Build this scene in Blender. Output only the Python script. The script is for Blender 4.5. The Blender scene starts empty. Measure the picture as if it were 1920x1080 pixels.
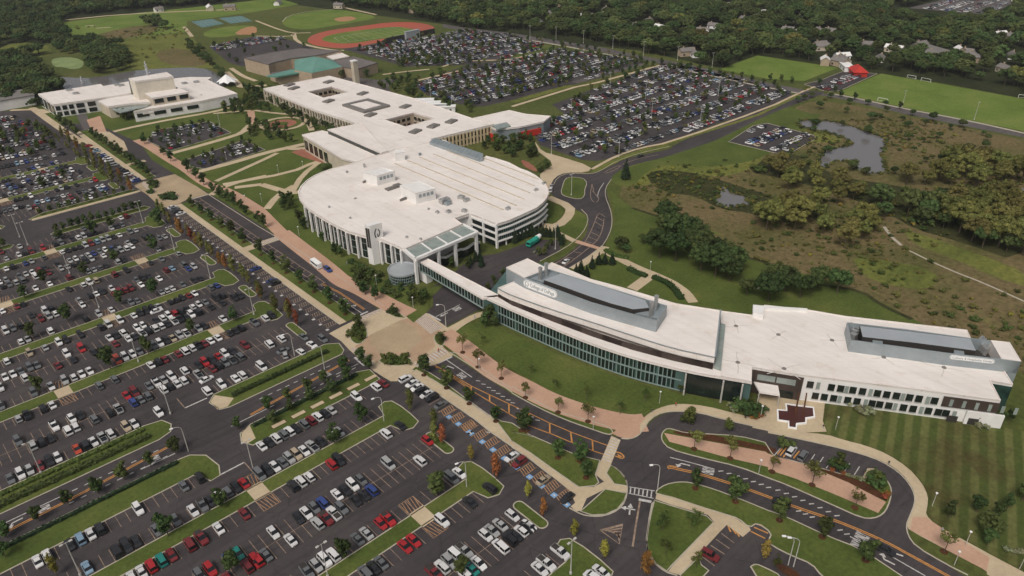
import bpy, bmesh, math, random
import numpy as np
from mathutils import Vector, Matrix
from mathutils.geometry import tessellate_polygon
random.seed(7); rnd = random.Random(11)
sc = bpy.context.scene
COL = sc.collection

# ------------------------------------------------------------------ camera (campus frame: X along the bay rows, Y up the boulevard)
FPX, PITCH, ROLL, HEAD, CAMH = 1378.727, math.radians(30.0673), math.radians(-0.94697), math.radians(47.3065), 155.0
def _axes():
    cp, sp = math.cos(PITCH), math.sin(PITCH)
    F = Vector((0, cp, -sp)); U = Vector((0, sp, cp)); R = Vector((1, 0, 0))
    cr, sr = math.cos(ROLL), math.sin(ROLL)
    R2 = R*cr + U*sr; U2 = U*cr - R*sr
    a = HEAD
    e1 = Vector((math.sin(a), math.cos(a), 0)); e2 = Vector((-math.cos(a), math.sin(a), 0))
    M = Matrix((e1, e2, (0, 0, 1)))
    return M@R2, M@U2, M@F
CR, CU, CF = _axes()
cam = bpy.data.cameras.new('camera'); camo = bpy.data.objects.new('camera', cam); COL.objects.link(camo)
camo.matrix_world = Matrix(((CR.x, CU.x, -CF.x, 0), (CR.y, CU.y, -CF.y, 0), (CR.z, CU.z, -CF.z, CAMH), (0, 0, 0, 1)))
cam.sensor_width = 36; cam.sensor_fit = 'HORIZONTAL'; cam.lens = FPX*36/1920
cam.clip_start = 1; cam.clip_end = 9000
sc.camera = camo

# ------------------------------------------------------------------ sky and sun (bright overcast)
world = bpy.data.worlds.new("World"); sc.world = world; world.use_nodes = True
nt = world.node_tree; nt.nodes.clear()
sky = nt.nodes.new('ShaderNodeTexSky'); sky.sky_type = 'NISHITA'; sky.sun_disc = False
SUN_EL, SUN_ROT = math.radians(52), math.radians(250)
sky.sun_elevation = SUN_EL; sky.sun_rotation = SUN_ROT; sky.air_density = 0.8; sky.dust_density = 6.0; sky.ozone_density = 0.6
bg = nt.nodes.new('ShaderNodeBackground'); bg.inputs[1].default_value = 0.095
wo = nt.nodes.new('ShaderNodeOutputWorld')
hs_ = nt.nodes.new('ShaderNodeHueSaturation'); hs_.inputs['Saturation'].default_value = 0.35; nt.links.new(sky.outputs[0], hs_.inputs['Color']); nt.links.new(hs_.outputs[0], bg.inputs[0]); nt.links.new(bg.outputs[0], wo.inputs[0])
sd = bpy.data.lights.new('sun', 'SUN'); sd.energy = 1.6; sd.angle = math.radians(20); sd.color = (1.0, 0.93, 0.85)
so = bpy.data.objects.new('sun', sd); COL.objects.link(so)
# nishita: rotation measured from +Y towards +X
sdir = Vector((math.sin(SUN_ROT)*math.cos(SUN_EL), math.cos(SUN_ROT)*math.cos(SUN_EL), math.sin(SUN_EL)))
so.rotation_euler = sdir.to_track_quat('Z', 'Y').to_euler(); so.location = (0, 0, 400)
sc.view_settings.view_transform = 'Standard'; sc.view_settings.look = 'None'
sc.view_settings.exposure = -0.06; sc.view_settings.gamma = 1.0
sc.cycles.max_bounces = 4; sc.cycles.diffuse_bounces = 2; sc.cycles.glossy_bounces = 2; sc.cycles.transparent_max_bounces = 4
sc.cycles.use_adaptive_sampling = True; sc.cycles.adaptive_threshold = 0.02
sc.cycles.use_denoising = True

# ------------------------------------------------------------------ survey: a sight line of the photograph meets the level plane z = h
def gz(x, y, h=0.0):
    d = CR*((x-960)/FPX) - CU*((y-540)/FPX) + CF
    t = (CAMH-h)/-d.z
    return (d.x*t, d.y*t)
def pj(X, Y, Z=0.0):
    v = Vector((X, Y, Z-CAMH)); z = v.dot(CF)
    if z <= 1: return (-9e9, -9e9)
    return (960+FPX*v.dot(CR)/z, 540-FPX*v.dot(CU)/z)
def W(s, h=0.0):
    """'12 680,0 940,160' : sheet column and row, then points read on that sheet; 'px' = whole picture"""
    ox = oy = 0; k = 4.0; out = []
    for tk in s.split():
        if ',' not in tk:
            if tk == 'px': ox = oy = 0; k = 1.0
            else: ox, oy, k = 480*int(tk[0]), 270*int(tk[1]), 4.0
            continue
        a, b = tk.split(','); out.append(gz(ox+float(a)/k, oy+float(b)/k, h))
    return out
def smooth(pts, closed=False, n=1):
    for _ in range(n):
        q = []; L = len(pts)
        rng = range(L) if closed else range(L-1)
        if not closed: q.append(pts[0])
        for i in rng:
            a, b = pts[i], pts[(i+1) % L]
            q.append((a[0]*.75+b[0]*.25, a[1]*.75+b[1]*.25)); q.append((a[0]*.25+b[0]*.75, a[1]*.25+b[1]*.75))
        if not closed: q.append(pts[-1])
        pts = q
    return pts
def inside(p, poly):
    x, y = p; c = False; n = len(poly); j = n-1
    for i in range(n):
        xi, yi = poly[i]; xj, yj = poly[j]
        if (yi > y) != (yj > y) and x < (xj-xi)*(y-yi)/(yj-yi)+xi: c = not c
        j = i
    return c
def area(poly): return 0.5*sum(poly[i][0]*poly[(i+1) % len(poly)][1]-poly[(i+1) % len(poly)][0]*poly[i][1] for i in range(len(poly)))
def ccw(poly): return poly if area(poly) > 0 else poly[::-1]
def rect(x0, y0, x1, y1): return [(x0, y0), (x1, y0), (x1, y1), (x0, y1)]
def rrect(x0, y0, x1, y1, r): 
    out = []
    for cx, cy, a0 in ((x1-r, y0+r, -90), (x1-r, y1-r, 0), (x0+r, y1-r, 90), (x0+r, y0+r, 180)):
        for k in range(5):
            a = math.radians(a0+k*22.5); out.append((cx+r*math.cos(a), cy+r*math.sin(a)))
    return out
def blob(cx, cy, rx, ry, rot=0, n=20, w=0.0, seed=0):
    r = random.Random(seed); out = []
    for i in range(n):
        a = 2*math.pi*i/n; k = 1+w*(r.random()-.5); x, y = rx*k*math.cos(a), ry*k*math.sin(a)
        out.append((cx+x*math.cos(rot)-y*math.sin(rot), cy+x*math.sin(rot)+y*math.cos(rot)))
    return out

# ------------------------------------------------------------------ materials
MATS = {}
def newmat(name):
    m = bpy.data.materials.new(name); m.use_nodes = True; MATS[name] = m
    n = m.node_tree.nodes; return m, n, m.node_tree.links, n['Principled BSDF']
def posnode(n, l, scale):
    g = n.new('ShaderNodeNewGeometry'); t = n.new('ShaderNodeTexNoise'); t.inputs['Scale'].default_value = scale
    t.inputs['Detail'].default_value = 5; t.inputs['Roughness'].default_value = 0.65
    l.new(g.outputs['Position'], t.inputs['Vector']); return t
def ramp(n, l, src, stops):
    r = n.new('ShaderNodeValToRGB'); e = r.color_ramp.elements
    while len(e) < len(stops): e.new(0.5)
    for k, (p, c) in enumerate(stops): e[k].position = p; e[k].color = (*c, 1)
    l.new(src, r.inputs[0]); return r
def mixc(n, l, a, b, f, mode='MIX'):
    m = n.new('ShaderNodeMix'); m.data_type = 'RGBA'; m.blend_type = mode
    if isinstance(f, float): m.inputs[0].default_value = f
    else: l.new(f, m.inputs[0])
    for s, i in ((a, 6), (b, 7)):
        if isinstance(s, tuple): m.inputs[i].default_value = (*s, 1)
        else: l.new(s, m.inputs[i])
    return m.outputs[2]
def plain(name, c, rough=0.7, c2=None, scale=0.3, metal=0.0, spec=0.3):
    m, n, l, b = newmat(name)
    b.inputs['Roughness'].default_value = rough; b.inputs['Metallic'].default_value = metal; b.inputs['Specular IOR Level'].default_value = spec
    if c2 is None: c2 = tuple(x*0.86 for x in c)
    t = posnode(n, l, scale); r = ramp(n, l, t.outputs[0], [(0.35, c2), (0.65, c)]); l.new(r.outputs[0], b.inputs['Base Color'])
    return m
def two_scale(name, stops, s1, fine, s2, rough=0.9, amt=0.5, bump=0.0):
    """broad colour patches from one noise, multiplied by a finer grain"""
    m, n, l, b = newmat(name); b.inputs['Roughness'].default_value = rough; b.inputs['Specular IOR Level'].default_value = 0.15
    t = posnode(n, l, s1); r = ramp(n, l, t.outputs[0], stops)
    t2 = posnode(n, l, s2); r2 = ramp(n, l, t2.outputs[0], [(0.3, fine[0]), (0.7, fine[1])])
    l.new(mixc(n, l, r.outputs[0], r2.outputs[0], amt, 'MULTIPLY'), b.inputs['Base Color'])
    if bump:
        bp = n.new('ShaderNodeBump'); bp.inputs['Strength'].default_value = bump; bp.inputs['Distance'].default_value = 0.5
        l.new(t2.outputs[0], bp.inputs['Height']); l.new(bp.outputs[0], b.inputs['Normal'])
    return m
def asphaltmat(name, a, b_, c):
    m, n, l, b = newmat(name); b.inputs['Roughness'].default_value = 0.85; b.inputs['Specular IOR Level'].default_value = 0.25
    t = posnode(n, l, 0.03); r = ramp(n, l, t.outputs[0], [(0.3, a), (0.5, b_), (0.75, c)])
    ge = n.new('ShaderNodeNewGeometry'); mp = n.new('ShaderNodeMapping'); mp.inputs['Scale'].default_value = (0.02, 0.55, 1); l.new(ge.outputs['Position'], mp.inputs[0])
    tr = n.new('ShaderNodeTexNoise'); tr.inputs['Scale'].default_value = 1.0; tr.inputs['Detail'].default_value = 2; l.new(mp.outputs[0], tr.inputs['Vector'])
    rr = ramp(n, l, tr.outputs[0], [(0.35, (.86,)*3), (0.6, (1.12,)*3)]); x = mixc(n, l, r.outputs[0], rr.outputs[0], 0.8, 'MULTIPLY')
    vo = n.new('ShaderNodeTexVoronoi'); vo.feature = 'DISTANCE_TO_EDGE'; vo.inputs['Scale'].default_value = 0.07; l.new(ge.outputs['Position'], vo.inputs['Vector'])
    rv = ramp(n, l, vo.outputs['Distance'], [(0.004, (.72,)*3), (0.012, (1, 1, 1))]); x = mixc(n, l, x, rv.outputs[0], 0.7, 'MULTIPLY')
    t2 = posnode(n, l, 0.5); r2 = ramp(n, l, t2.outputs[0], [(0.28, (.7,)*3), (0.45, (1, 1, 1)), (0.7, (1.12,)*3)]); l.new(mixc(n, l, x, r2.outputs[0], 0.7, 'MULTIPLY'), b.inputs['Base Color'])
G1, G2 = (0.55, 0.55, 0.55), (1.3, 1.3, 1.3)
asphaltmat('asphalt', (0.044, 0.038, 0.039), (0.057, 0.049, 0.050), (0.078, 0.067, 0.065))
asphaltmat('asphalt_old', (0.085, 0.076, 0.073), (0.105, 0.093, 0.089), (0.13, 0.115, 0.108))
two_scale('lawn', [(0.25, (0.056, 0.080, 0.018)), (0.5, (0.084, 0.112, 0.025)), (0.78, (0.145, 0.150, 0.042))], 0.045, (G1, G2), 0.9, 0.95, 0.6, 0.3)
two_scale('turf', [(0.3, (0.100, 0.150, 0.027)), (0.5, (0.13, 0.185, 0.036)), (0.72, (0.185, 0.215, 0.055))], 0.035, (G1, G2), 0.5, 0.95, 0.35)
two_scale('grass', [(0.25, (0.050, 0.068, 0.019)), (0.42, (0.078, 0.096, 0.024)), (0.6, (0.105, 0.112, 0.032)), (0.8, (0.14, 0.13, 0.042))], 0.012, (G1, G2), 0.35, 0.95, 0.8, 0.6)
two_scale('meadow', [(0.3, (0.085, 0.088, 0.027)), (0.45, (0.130, 0.112, 0.044)), (0.6, (0.165, 0.125, 0.060)), (0.78, (0.150, 0.148, 0.044))], 0.03, (G1, G2), 0.45, 0.95, 0.9, 0.8)
two_scale('meadow_olive', [(0.3, (0.090, 0.108, 0.024)), (0.5, (0.140, 0.155, 0.036)), (0.75, (0.20, 0.19, 0.048))], 0.03, (G1, G2), 0.4, 0.95, 0.9, 0.8)
two_scale('marsh', [(0.3, (0.030, 0.036, 0.013)), (0.7, (0.062, 0.060, 0.022))], 0.05, (G1, G2), 0.4, 0.95, 0.8, 0.8)
two_scale('forest_floor', [(0.3, (0.018, 0.024, 0.009)), (0.7, (0.040, 0.046, 0.016))], 0.03, (G1, G2), 0.3, 0.95, 0.8)
two_scale('mulch', [(0.3, (0.060, 0.026, 0.014)), (0.7, (0.105, 0.045, 0.020))], 0.2, (G1, G2), 1.5, 0.95, 0.8)
two_scale('tan_paving', [(0.3, (0.45, 0.355, 0.235)), (0.7, (0.56, 0.455, 0.31))], 0.08, ((0.85,)*3, (1.1,)*3), 0.8, 0.8, 0.6)
two_scale('brick_paving', [(0.3, (0.44, 0.27, 0.185)), (0.7, (0.54, 0.345, 0.245))], 0.06, ((0.85,)*3, (1.12,)*3), 1.2, 0.8, 0.7)
two_scale('red_brick_paving', [(0.3, (0.26, 0.105, 0.07)), (0.7, (0.36, 0.15, 0.10))], 0.2, ((0.8,)*3, (1.15,)*3), 1.2, 0.8, 0.7)
two_scale('plaza_brick', [(0.3, (0.37, 0.255, 0.165)), (0.7, (0.48, 0.34, 0.225))], 0.09, ((0.85,)*3, (1.1,)*3), 1.0, 0.8, 0.6)
two_scale('plaza_paving', [(0.3, (0.34, 0.26, 0.165)), (0.7, (0.45, 0.345, 0.225))], 0.09, ((0.85,)*3, (1.1,)*3), 1.0, 0.8, 0.6)
plain('kerb', (0.48, 0.43, 0.34), 0.8, (0.38, 0.34, 0.27), 0.5)
plain('white_paint', (0.62, 0.60, 0.57), 0.6, (0.36, 0.34, 0.32), 1.5)
plain('bay_paint', (0.40, 0.29, 0.20), 0.6, (0.17, 0.12, 0.095), 0.8)
plain('hatch_paint', (0.46, 0.26, 0.13), 0.6, (0.22, 0.13, 0.08), 1.0)
plain('yellow_paint', (0.62, 0.30, 0.08), 0.6, (0.45, 0.20, 0.06), 1.0)
plain('blue_paint', (0.20, 0.38, 0.62), 0.6)
plain('track', (0.42, 0.085, 0.05), 0.8, (0.34, 0.10, 0.065), 0.02)
plain('infield', (0.42, 0.22, 0.11), 0.9)
plain('pool_stone', (0.075, 0.026, 0.022), 0.4)
plain('court', (0.10, 0.20, 0.19), 0.8)
plain('algae', (0.26, 0.32, 0.13), 0.6, (0.16, 0.22, 0.08), 0.08)
def roofmat(name, c, c2):
    m, n, l, b = newmat(name); b.inputs['Roughness'].default_value = 0.75; b.inputs['Specular IOR Level'].default_value = 0.2
    t = posnode(n, l, 0.06); r = ramp(n, l, t.outputs[0], [(0.3, c2), (0.6, c)])
    g = n.new('ShaderNodeNewGeometry'); mp = n.new('ShaderNodeMapping'); mp.inputs['Scale'].default_value = (0.5, 0.035, 1)
    l.new(g.outputs['Position'], mp.inputs[0]); t2 = n.new('ShaderNodeTexNoise'); t2.inputs['Scale'].default_value = 1.0; t2.inputs['Detail'].default_value = 3
    l.new(mp.outputs[0], t2.inputs['Vector']); r2 = ramp(n, l, t2.outputs[0], [(0.3, (0.88,)*3), (0.55, (1.0,)*3)])
    x = mixc(n, l, r.outputs[0], r2.outputs[0], 0.6, 'MULTIPLY')
    bt = n.new('ShaderNodeTexBrick'); bt.inputs['Scale'].default_value = 1.0; bt.inputs['Brick Width'].default_value = 22; bt.inputs['Row Height'].default_value = 3.1; bt.inputs['Mortar Size'].default_value = 0.05
    bt.inputs['Color1'].default_value = (1, 1, 1, 1); bt.inputs['Color2'].default_value = (.965, .96, .95, 1); bt.inputs['Mortar'].default_value = (.84, .82, .8, 1)
    mp2 = n.new('ShaderNodeMapping'); mp2.inputs['Rotation'].default_value = (0, 0, 0.75); l.new(g.outputs['Position'], mp2.inputs[0]); l.new(mp2.outputs[0], bt.inputs[0]); x = mixc(n, l, x, bt.outputs[0], 0.8, 'MULTIPLY')
    t3 = posnode(n, l, 0.16); r3 = ramp(n, l, t3.outputs[0], [(0.30, (.84, .79, .73)), (0.44, (1, 1, 1))]); l.new(mixc(n, l, x, r3.outputs[0], 0.6, 'MULTIPLY'), b.inputs['Base Color']); return m
roofmat('white_roof', (0.80, 0.745, 0.70), (0.73, 0.67, 0.62))
plain('white_wall', (0.80, 0.785, 0.76), 0.6, (0.72, 0.70, 0.67), 0.2)
plain('cream_wall', (0.56, 0.49, 0.38), 0.8, (0.46, 0.40, 0.31), 0.15)
plain('stage_wall', (0.66, 0.60, 0.50), 0.8)
plain('roof_dirt', (0.52, 0.47, 0.42), 0.8, (0.64, 0.59, 0.54), 0.6)
plain('sand_wall', (0.62, 0.50, 0.31), 0.8)
plain('tan_brick', (0.42, 0.33, 0.24), 0.85, (0.36, 0.275, 0.195), 0.3)
plain('grey_metal', (0.34, 0.38, 0.40), 0.45, (0.28, 0.32, 0.335), 0.2, 0.3)
plain('pale_metal', (0.47, 0.50, 0.52), 0.4, (0.42, 0.45, 0.47), 0.15, 0.3)
plain('steel', (0.50, 0.50, 0.49), 0.4, None, 1, 0.6)
plain('dark_metal', (0.045, 0.04, 0.036), 0.6)
plain('dark_cladding', (0.070, 0.050, 0.042), 0.6, (0.05, 0.036, 0.03), 0.3)
plain('grey_roof', (0.17, 0.15, 0.142), 0.85, (0.135, 0.12, 0.112), 0.05)
plain('gravel_roof', (0.20, 0.185, 0.17), 0.9)
plain('copper_roof', (0.16, 0.31, 0.26), 0.6, (0.10, 0.24, 0.19), 0.05)
plain('red_cladding', (0.50, 0.04, 0.028), 0.5)
plain('mullion', (0.27, 0.34, 0.32), 0.5)
plain('teal_frame', (0.085, 0.145, 0.13), 0.5, (0.06, 0.105, 0.095), 0.3)
plain('pole', (0.50, 0.48, 0.44), 0.5)
plain('bark', (0.10, 0.075, 0.05), 0.9)
plain('tyre', (0.02, 0.02, 0.02), 0.8)
plain('skin', (0.45, 0.28, 0.20), 0.6)
plain('shingle', (0.22, 0.20, 0.185), 0.9, (0.16, 0.145, 0.135), 0.5)
plain('bright_white', (0.85, 0.84, 0.82), 0.5, (0.8, 0.79, 0.77))
def glass(name, c, rough=0.12, c2=None, scale=0.25):
    m, n, l, b = newmat(name); b.inputs['Roughness'].default_value = rough; b.inputs['Specular IOR Level'].default_value = 0.6
    t = posnode(n, l, scale); r = ramp(n, l, t.outputs[0], [(0.35, c2 or tuple(x*0.5 for x in c)), (0.65, c)]); l.new(r.outputs[0], b.inputs['Base Color']); return m
glass('dark_glass', (0.016, 0.024, 0.022), 0.2); glass('green_glass', (0.035, 0.075, 0.062), 0.12, (0.012, 0.025, 0.02)); glass('pale_glass', (0.30, 0.34, 0.31), 0.2, (0.22, 0.26, 0.24))
glass('car_glass', (0.015, 0.017, 0.020), 0.08)
def watermat():
    m, n, l, b = newmat('water'); b.inputs['Base Color'].default_value = (0.16, 0.152, 0.15, 1); b.inputs['Roughness'].default_value = 0.1
    b.inputs['Specular IOR Level'].default_value = 0.9
    t = posnode(n, l, 0.6); bp = n.new('ShaderNodeBump'); bp.inputs['Strength'].default_value = 0.12; bp.inputs['Distance'].default_value = 0.3
    l.new(t.outputs[0], bp.inputs['Height']); l.new(bp.outputs[0], b.inputs['Normal'])
watermat()
def carpaint():
    m, n, l, b = newmat('car_paint'); o = n.new('ShaderNodeObjectInfo'); l.new(o.outputs['Color'], b.inputs['Base Color'])
    b.inputs['Roughness'].default_value = 0.32; b.inputs['Coat Weight'].default_value = 0.4; b.inputs['Specular IOR Level'].default_value = 0.4
    m, n, l, b = newmat('car_lot_paint'); a = n.new('ShaderNodeAttribute'); a.attribute_name = 'paint'; l.new(a.outputs['Color'], b.inputs['Base Color'])
    b.inputs['Roughness'].default_value = 0.4
carpaint()
def foliage(name, dark, mid, light, var=0.35, hue=0.03):
    m, n, l, b = newmat(name); b.inputs['Roughness'].default_value = 0.8; b.inputs['Specular IOR Level'].default_value = 0.15
    tc = n.new('ShaderNodeTexCoord'); t = n.new('ShaderNodeTexNoise'); t.inputs['Scale'].default_value = 0.9; t.inputs['Detail'].default_value = 3
    l.new(tc.outputs['Object'], t.inputs['Vector']); r = ramp(n, l, t.outputs[0], [(0.3, dark), (0.5, mid), (0.72, light)])
    o = n.new('ShaderNodeObjectInfo'); h = n.new('ShaderNodeHueSaturation')
    mr = n.new('ShaderNodeMapRange'); mr.inputs[3].default_value = 1-var; mr.inputs[4].default_value = 1+var; l.new(o.outputs['Random'], mr.inputs[0]); l.new(mr.outputs[0], h.inputs['Value'])
    ml = n.new('ShaderNodeMath'); ml.operation = 'FRACT'; mm = n.new('ShaderNodeMath'); mm.operation = 'MULTIPLY'; mm.inputs[1].default_value = 7.31
    l.new(o.outputs['Random'], mm.inputs[0]); l.new(mm.outputs[0], ml.inputs[0])
    m2 = n.new('ShaderNodeMapRange'); m2.inputs[3].default_value = 0.5-hue; m2.inputs[4].default_value = 0.5+hue; l.new(ml.outputs[0], m2.inputs[0]); l.new(m2.outputs[0], h.inputs['Hue'])
    l.new(r.outputs[0], h.inputs['Color']); l.new(h.outputs[0], b.inputs['Base Color'])
    return m
foliage('leaf_dark', (0.030, 0.048, 0.015), (0.048, 0.072, 0.021), (0.076, 0.104, 0.031))
foliage('leaf_mid', (0.040, 0.055, 0.014), (0.066, 0.088, 0.022), (0.11, 0.13, 0.035))
foliage('leaf_wood', (0.040, 0.058, 0.019), (0.064, 0.090, 0.028), (0.098, 0.126, 0.040), 0.5, 0.03)
foliage('leaf_olive', (0.075, 0.080, 0.022), (0.125, 0.125, 0.034), (0.19, 0.172, 0.052), 0.3, 0.03)
foliage('leaf_yellow', (0.12, 0.11, 0.02), (0.21, 0.175, 0.035), (0.30, 0.24, 0.055), 0.25)
foliage('leaf_rust', (0.13, 0.055, 0.018), (0.22, 0.09, 0.03), (0.30, 0.14, 0.045), 0.25)
foliage('leaf_conifer', (0.014, 0.024, 0.012), (0.024, 0.038, 0.018), (0.040, 0.058, 0.026), 0.25)
foliage('leaf_silver', (0.13, 0.14, 0.075), (0.22, 0.23, 0.13), (0.33, 0.33, 0.20), 0.2)

# ------------------------------------------------------------------ mesh building
class MB:
    def __init__(s): s.v = []; s.f = []; s.m = []
    def face(s, pts, m=0):
        k = len(s.v); s.v += [tuple(p) for p in pts]; s.f.append(tuple(range(k, k+len(pts)))); s.m.append(m)
    def poly(s, pts, z, m=0, holes=()):
        pts = ccw(list(pts)); loops = [[Vector((p[0], p[1], 0)) for p in pts]]+[[Vector((p[0], p[1], 0)) for p in ccw(list(h))[::-1]] for h in holes]
        flat = [p for L in loops for p in L]; k = len(s.v); s.v += [(p.x, p.y, z) for p in flat]
        for t in tessellate_polygon(loops):
            a, b, c = (flat[i] for i in t)
            if (b-a).cross(c-a).z < 0: t = t[::-1]
            s.f.append(tuple(k+i for i in t)); s.m.append(m)
    def walls(s, pts, z0, z1, m=0, closed=True, flip=False):
        n = len(pts)
        for i in range(n if closed else n-1):
            a, b = pts[i], pts[(i+1) % n]
            if flip: a, b = b, a
            s.face([(a[0], a[1], z0), (b[0], b[1], z0), (b[0], b[1], z1), (a[0], a[1], z1)], m)
    def prism(s, pts, z0, z1, m=0, mt=None, top=True):
        pts = ccw(list(pts)); s.walls(pts, z0, z1, m)
        if top: s.poly(pts, z1, m if mt is None else mt)
    def ribbon(s, pts, w, z0, z1, m=0, closed=False, side=0):
        """a strip of width w along a line; side -1/0/1 = right, centred, left"""
        n = len(pts); L = []; R = []
        for i in range(n):
            if closed: a, b = pts[i-1], pts[(i+1) % n]
            else: a, b = pts[max(i-1, 0)], pts[min(i+1, n-1)]
            dx, dy = b[0]-a[0], b[1]-a[1]; d = math.hypot(dx, dy) or 1; nx, ny = -dy/d, dx/d
            lo, hi = {0: (-w/2, w/2), 1: (0, w), -1: (-w, 0)}[side]
            R.append((pts[i][0]+nx*lo, pts[i][1]+ny*lo)); L.append((pts[i][0]+nx*hi, pts[i][1]+ny*hi))
        for i in range(n if closed else n-1):
            j = (i+1) % n
            s.face([(*R[i], z1), (*R[j], z1), (*L[j], z1), (*L[i], z1)], m)
            if z1-z0 > 0.03:
                s.face([(*R[i], z0), (*R[j], z0), (*R[j], z1), (*R[i], z1)], m); s.face([(*L[j], z0), (*L[i], z0), (*L[i], z1), (*L[j], z1)], m)
        if not closed and z1-z0 > 0.03:
            s.face([(*R[0], z1), (*L[0], z1), (*L[0], z0), (*R[0], z0)], m); s.face([(*R[-1], z0), (*L[-1], z0), (*L[-1], z1), (*R[-1], z1)], m)
    def box(s, x0, y0, z0, x1, y1, z1, m=0): s.prism(rect(x0, y0, x1, y1), z0, z1, m)
    def wbox(s, A, B, s0, s1, z0, z1, d0, d1, m=0):
        """box on the wall line A->B between distances s0,s1; d0..d1 = how far it stands out to the right of A->B"""
        dx, dy = B[0]-A[0], B[1]-A[1]; L = math.hypot(dx, dy); dx /= L; dy /= L; nx, ny = dy, -dx
        q = [(A[0]+dx*u+nx*d, A[1]+dy*u+ny*d) for u, d in ((s0, d0), (s1, d0), (s1, d1), (s0, d1))]
        s.prism(q, z0, z1, m); s.poly(q, z0, m)
    def tube(s, p, q, r0, r1, n=8, m=0, cap=True):
        p, q = Vector(p), Vector(q); z = (q-p).normalized(); x = z.orthogonal().normalized(); y = z.cross(x); k = len(s.v)
        for c, r in ((p, r0), (q, r1)):
            for i in range(n):
                a = 2*math.pi*i/n; s.v.append(tuple(c+x*(r*math.cos(a))+y*(r*math.sin(a))))
        for i in range(n):
            j = (i+1) % n; s.f.append((k+i, k+j, k+n+j, k+n+i)); s.m.append(m)
        if cap: s.f.append(tuple(k+n+i for i in range(n))); s.m.append(m)
    def mesh(s, name, mats, off=(0, 0, 0)):
        me = bpy.data.meshes.new(name); o = off
        me.from_pydata([(v[0]-o[0], v[1]-o[1], v[2]-o[2]) for v in s.v], [], s.f)
        if isinstance(mats, str): mats = [mats]
        for k in mats: me.materials.append(MATS[k])
        if len(mats) > 1: me.polygons.foreach_set('material_index', s.m)
        me.update(); return me
    def build(s, name, mats, parent=None):
        r = parent
        while r is not None and r.parent is not None: r = r.parent
        me = s.mesh(name, mats, tuple(r.location) if r is not None else (0, 0, 0))
        o = bpy.data.objects.new(name, me); COL.objects.link(o); o.parent = parent; return o
def thing(name, loc, label, cat, group=None, rz=0):
    o = bpy.data.objects.new(name, None); COL.objects.link(o); o.location = loc; o.rotation_euler = (0, 0, rz); o.empty_display_size = 1
    o['label'] = label; o['category'] = cat
    if group: o['group'] = group
    return o
def tag(o, label, cat, group=None, kind=None):
    o['label'] = label; o['category'] = cat
    if group: o['group'] = group
    if kind: o['kind'] = kind
    return o
def structure(mb, name, mats):
    o = mb.build(name, mats); o['kind'] = 'structure'; return o
ORD = 'first second third fourth fifth sixth seventh eighth ninth tenth eleventh twelfth thirteenth fourteenth fifteenth sixteenth seventeenth eighteenth nineteenth twentieth'.split()
TENS = {2: 'twenty', 3: 'thirty', 4: 'forty', 5: 'fifty', 6: 'sixty', 7: 'seventy', 8: 'eighty', 9: 'ninety'}
def ordw(i):
    i += 1
    if i <= 20: return ORD[i-1]
    t, u = divmod(i, 10)
    if t >= 10: return 'hundred-and-'+ordw(i-101) if i > 100 else 'hundredth'
    return TENS[t]+'-'+ORD[u-1] if u else TENS[t][:-1]+'ieth'

def haze():
    m = bpy.data.materials.new('haze'); m.use_nodes = True; n = m.node_tree.nodes; l = m.node_tree.links; n.clear()
    v = n.new('ShaderNodeVolumePrincipled'); v.inputs['Color'].default_value = (.82, .86, .90, 1); v.inputs['Density'].default_value = HAZE; v.inputs['Anisotropy'].default_value = 0.3
    o = n.new('ShaderNodeOutputMaterial'); l.new(v.outputs[0], o.inputs['Volume']); MATS['haze'] = m
    mb = MB(); mb.box(-2600, -700, -1.0, 3600, 4300, 158.0); mb.poly(rect(-2600, -700, 3600, 4300), -1.0); mb.f[-1] = mb.f[-1][::-1]; mb.f[-2] = mb.f[-2][::-1]
    ob = mb.build('haze', 'haze'); ob['kind'] = 'stuff'; ob['label'] = 'thin pale haze in the air over the whole campus'; ob['category'] = 'haze'
HAZE = 0.00009
haze()

# ================================================================== GROUND, ROADS, PAVING (the setting)
g = MB(); g.poly(rect(-2500, -600, 3500, 4200), 0); structure(g, 'ground', 'grass')
LAYER = {}
def lay(mat, pts, z, kind=None, holes=()): LAYER.setdefault((kind or mat, mat), MB()).poly(pts, z, 0, holes)
def strip(mat, pts, w, z, kind=None, side=0): LAYER.setdefault((kind or mat, mat), MB()).ribbon(pts, w, z, z, 0, False, side)
kerbs = MB(); soil = {}
def kerbline(pts, closed=False, w=0.32, h=0.15): kerbs.ribbon(pts, w, 0.0, h, 0, closed)
def island(pts, mat='lawn', h=0.13, kerb=True):
    """raised grass island with its kerb"""
    pts = ccw(list(pts)); MBs = LAYER.setdefault(('lawn' if mat != 'mulch' else 'planting_bed', mat), MB()); MBs.poly(pts, h)
    if kerb: kerbs.ribbon(pts, 0.34, 0.0, h+0.02, 0, True)
    else: MBs.walls(pts, 0, h)
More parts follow.
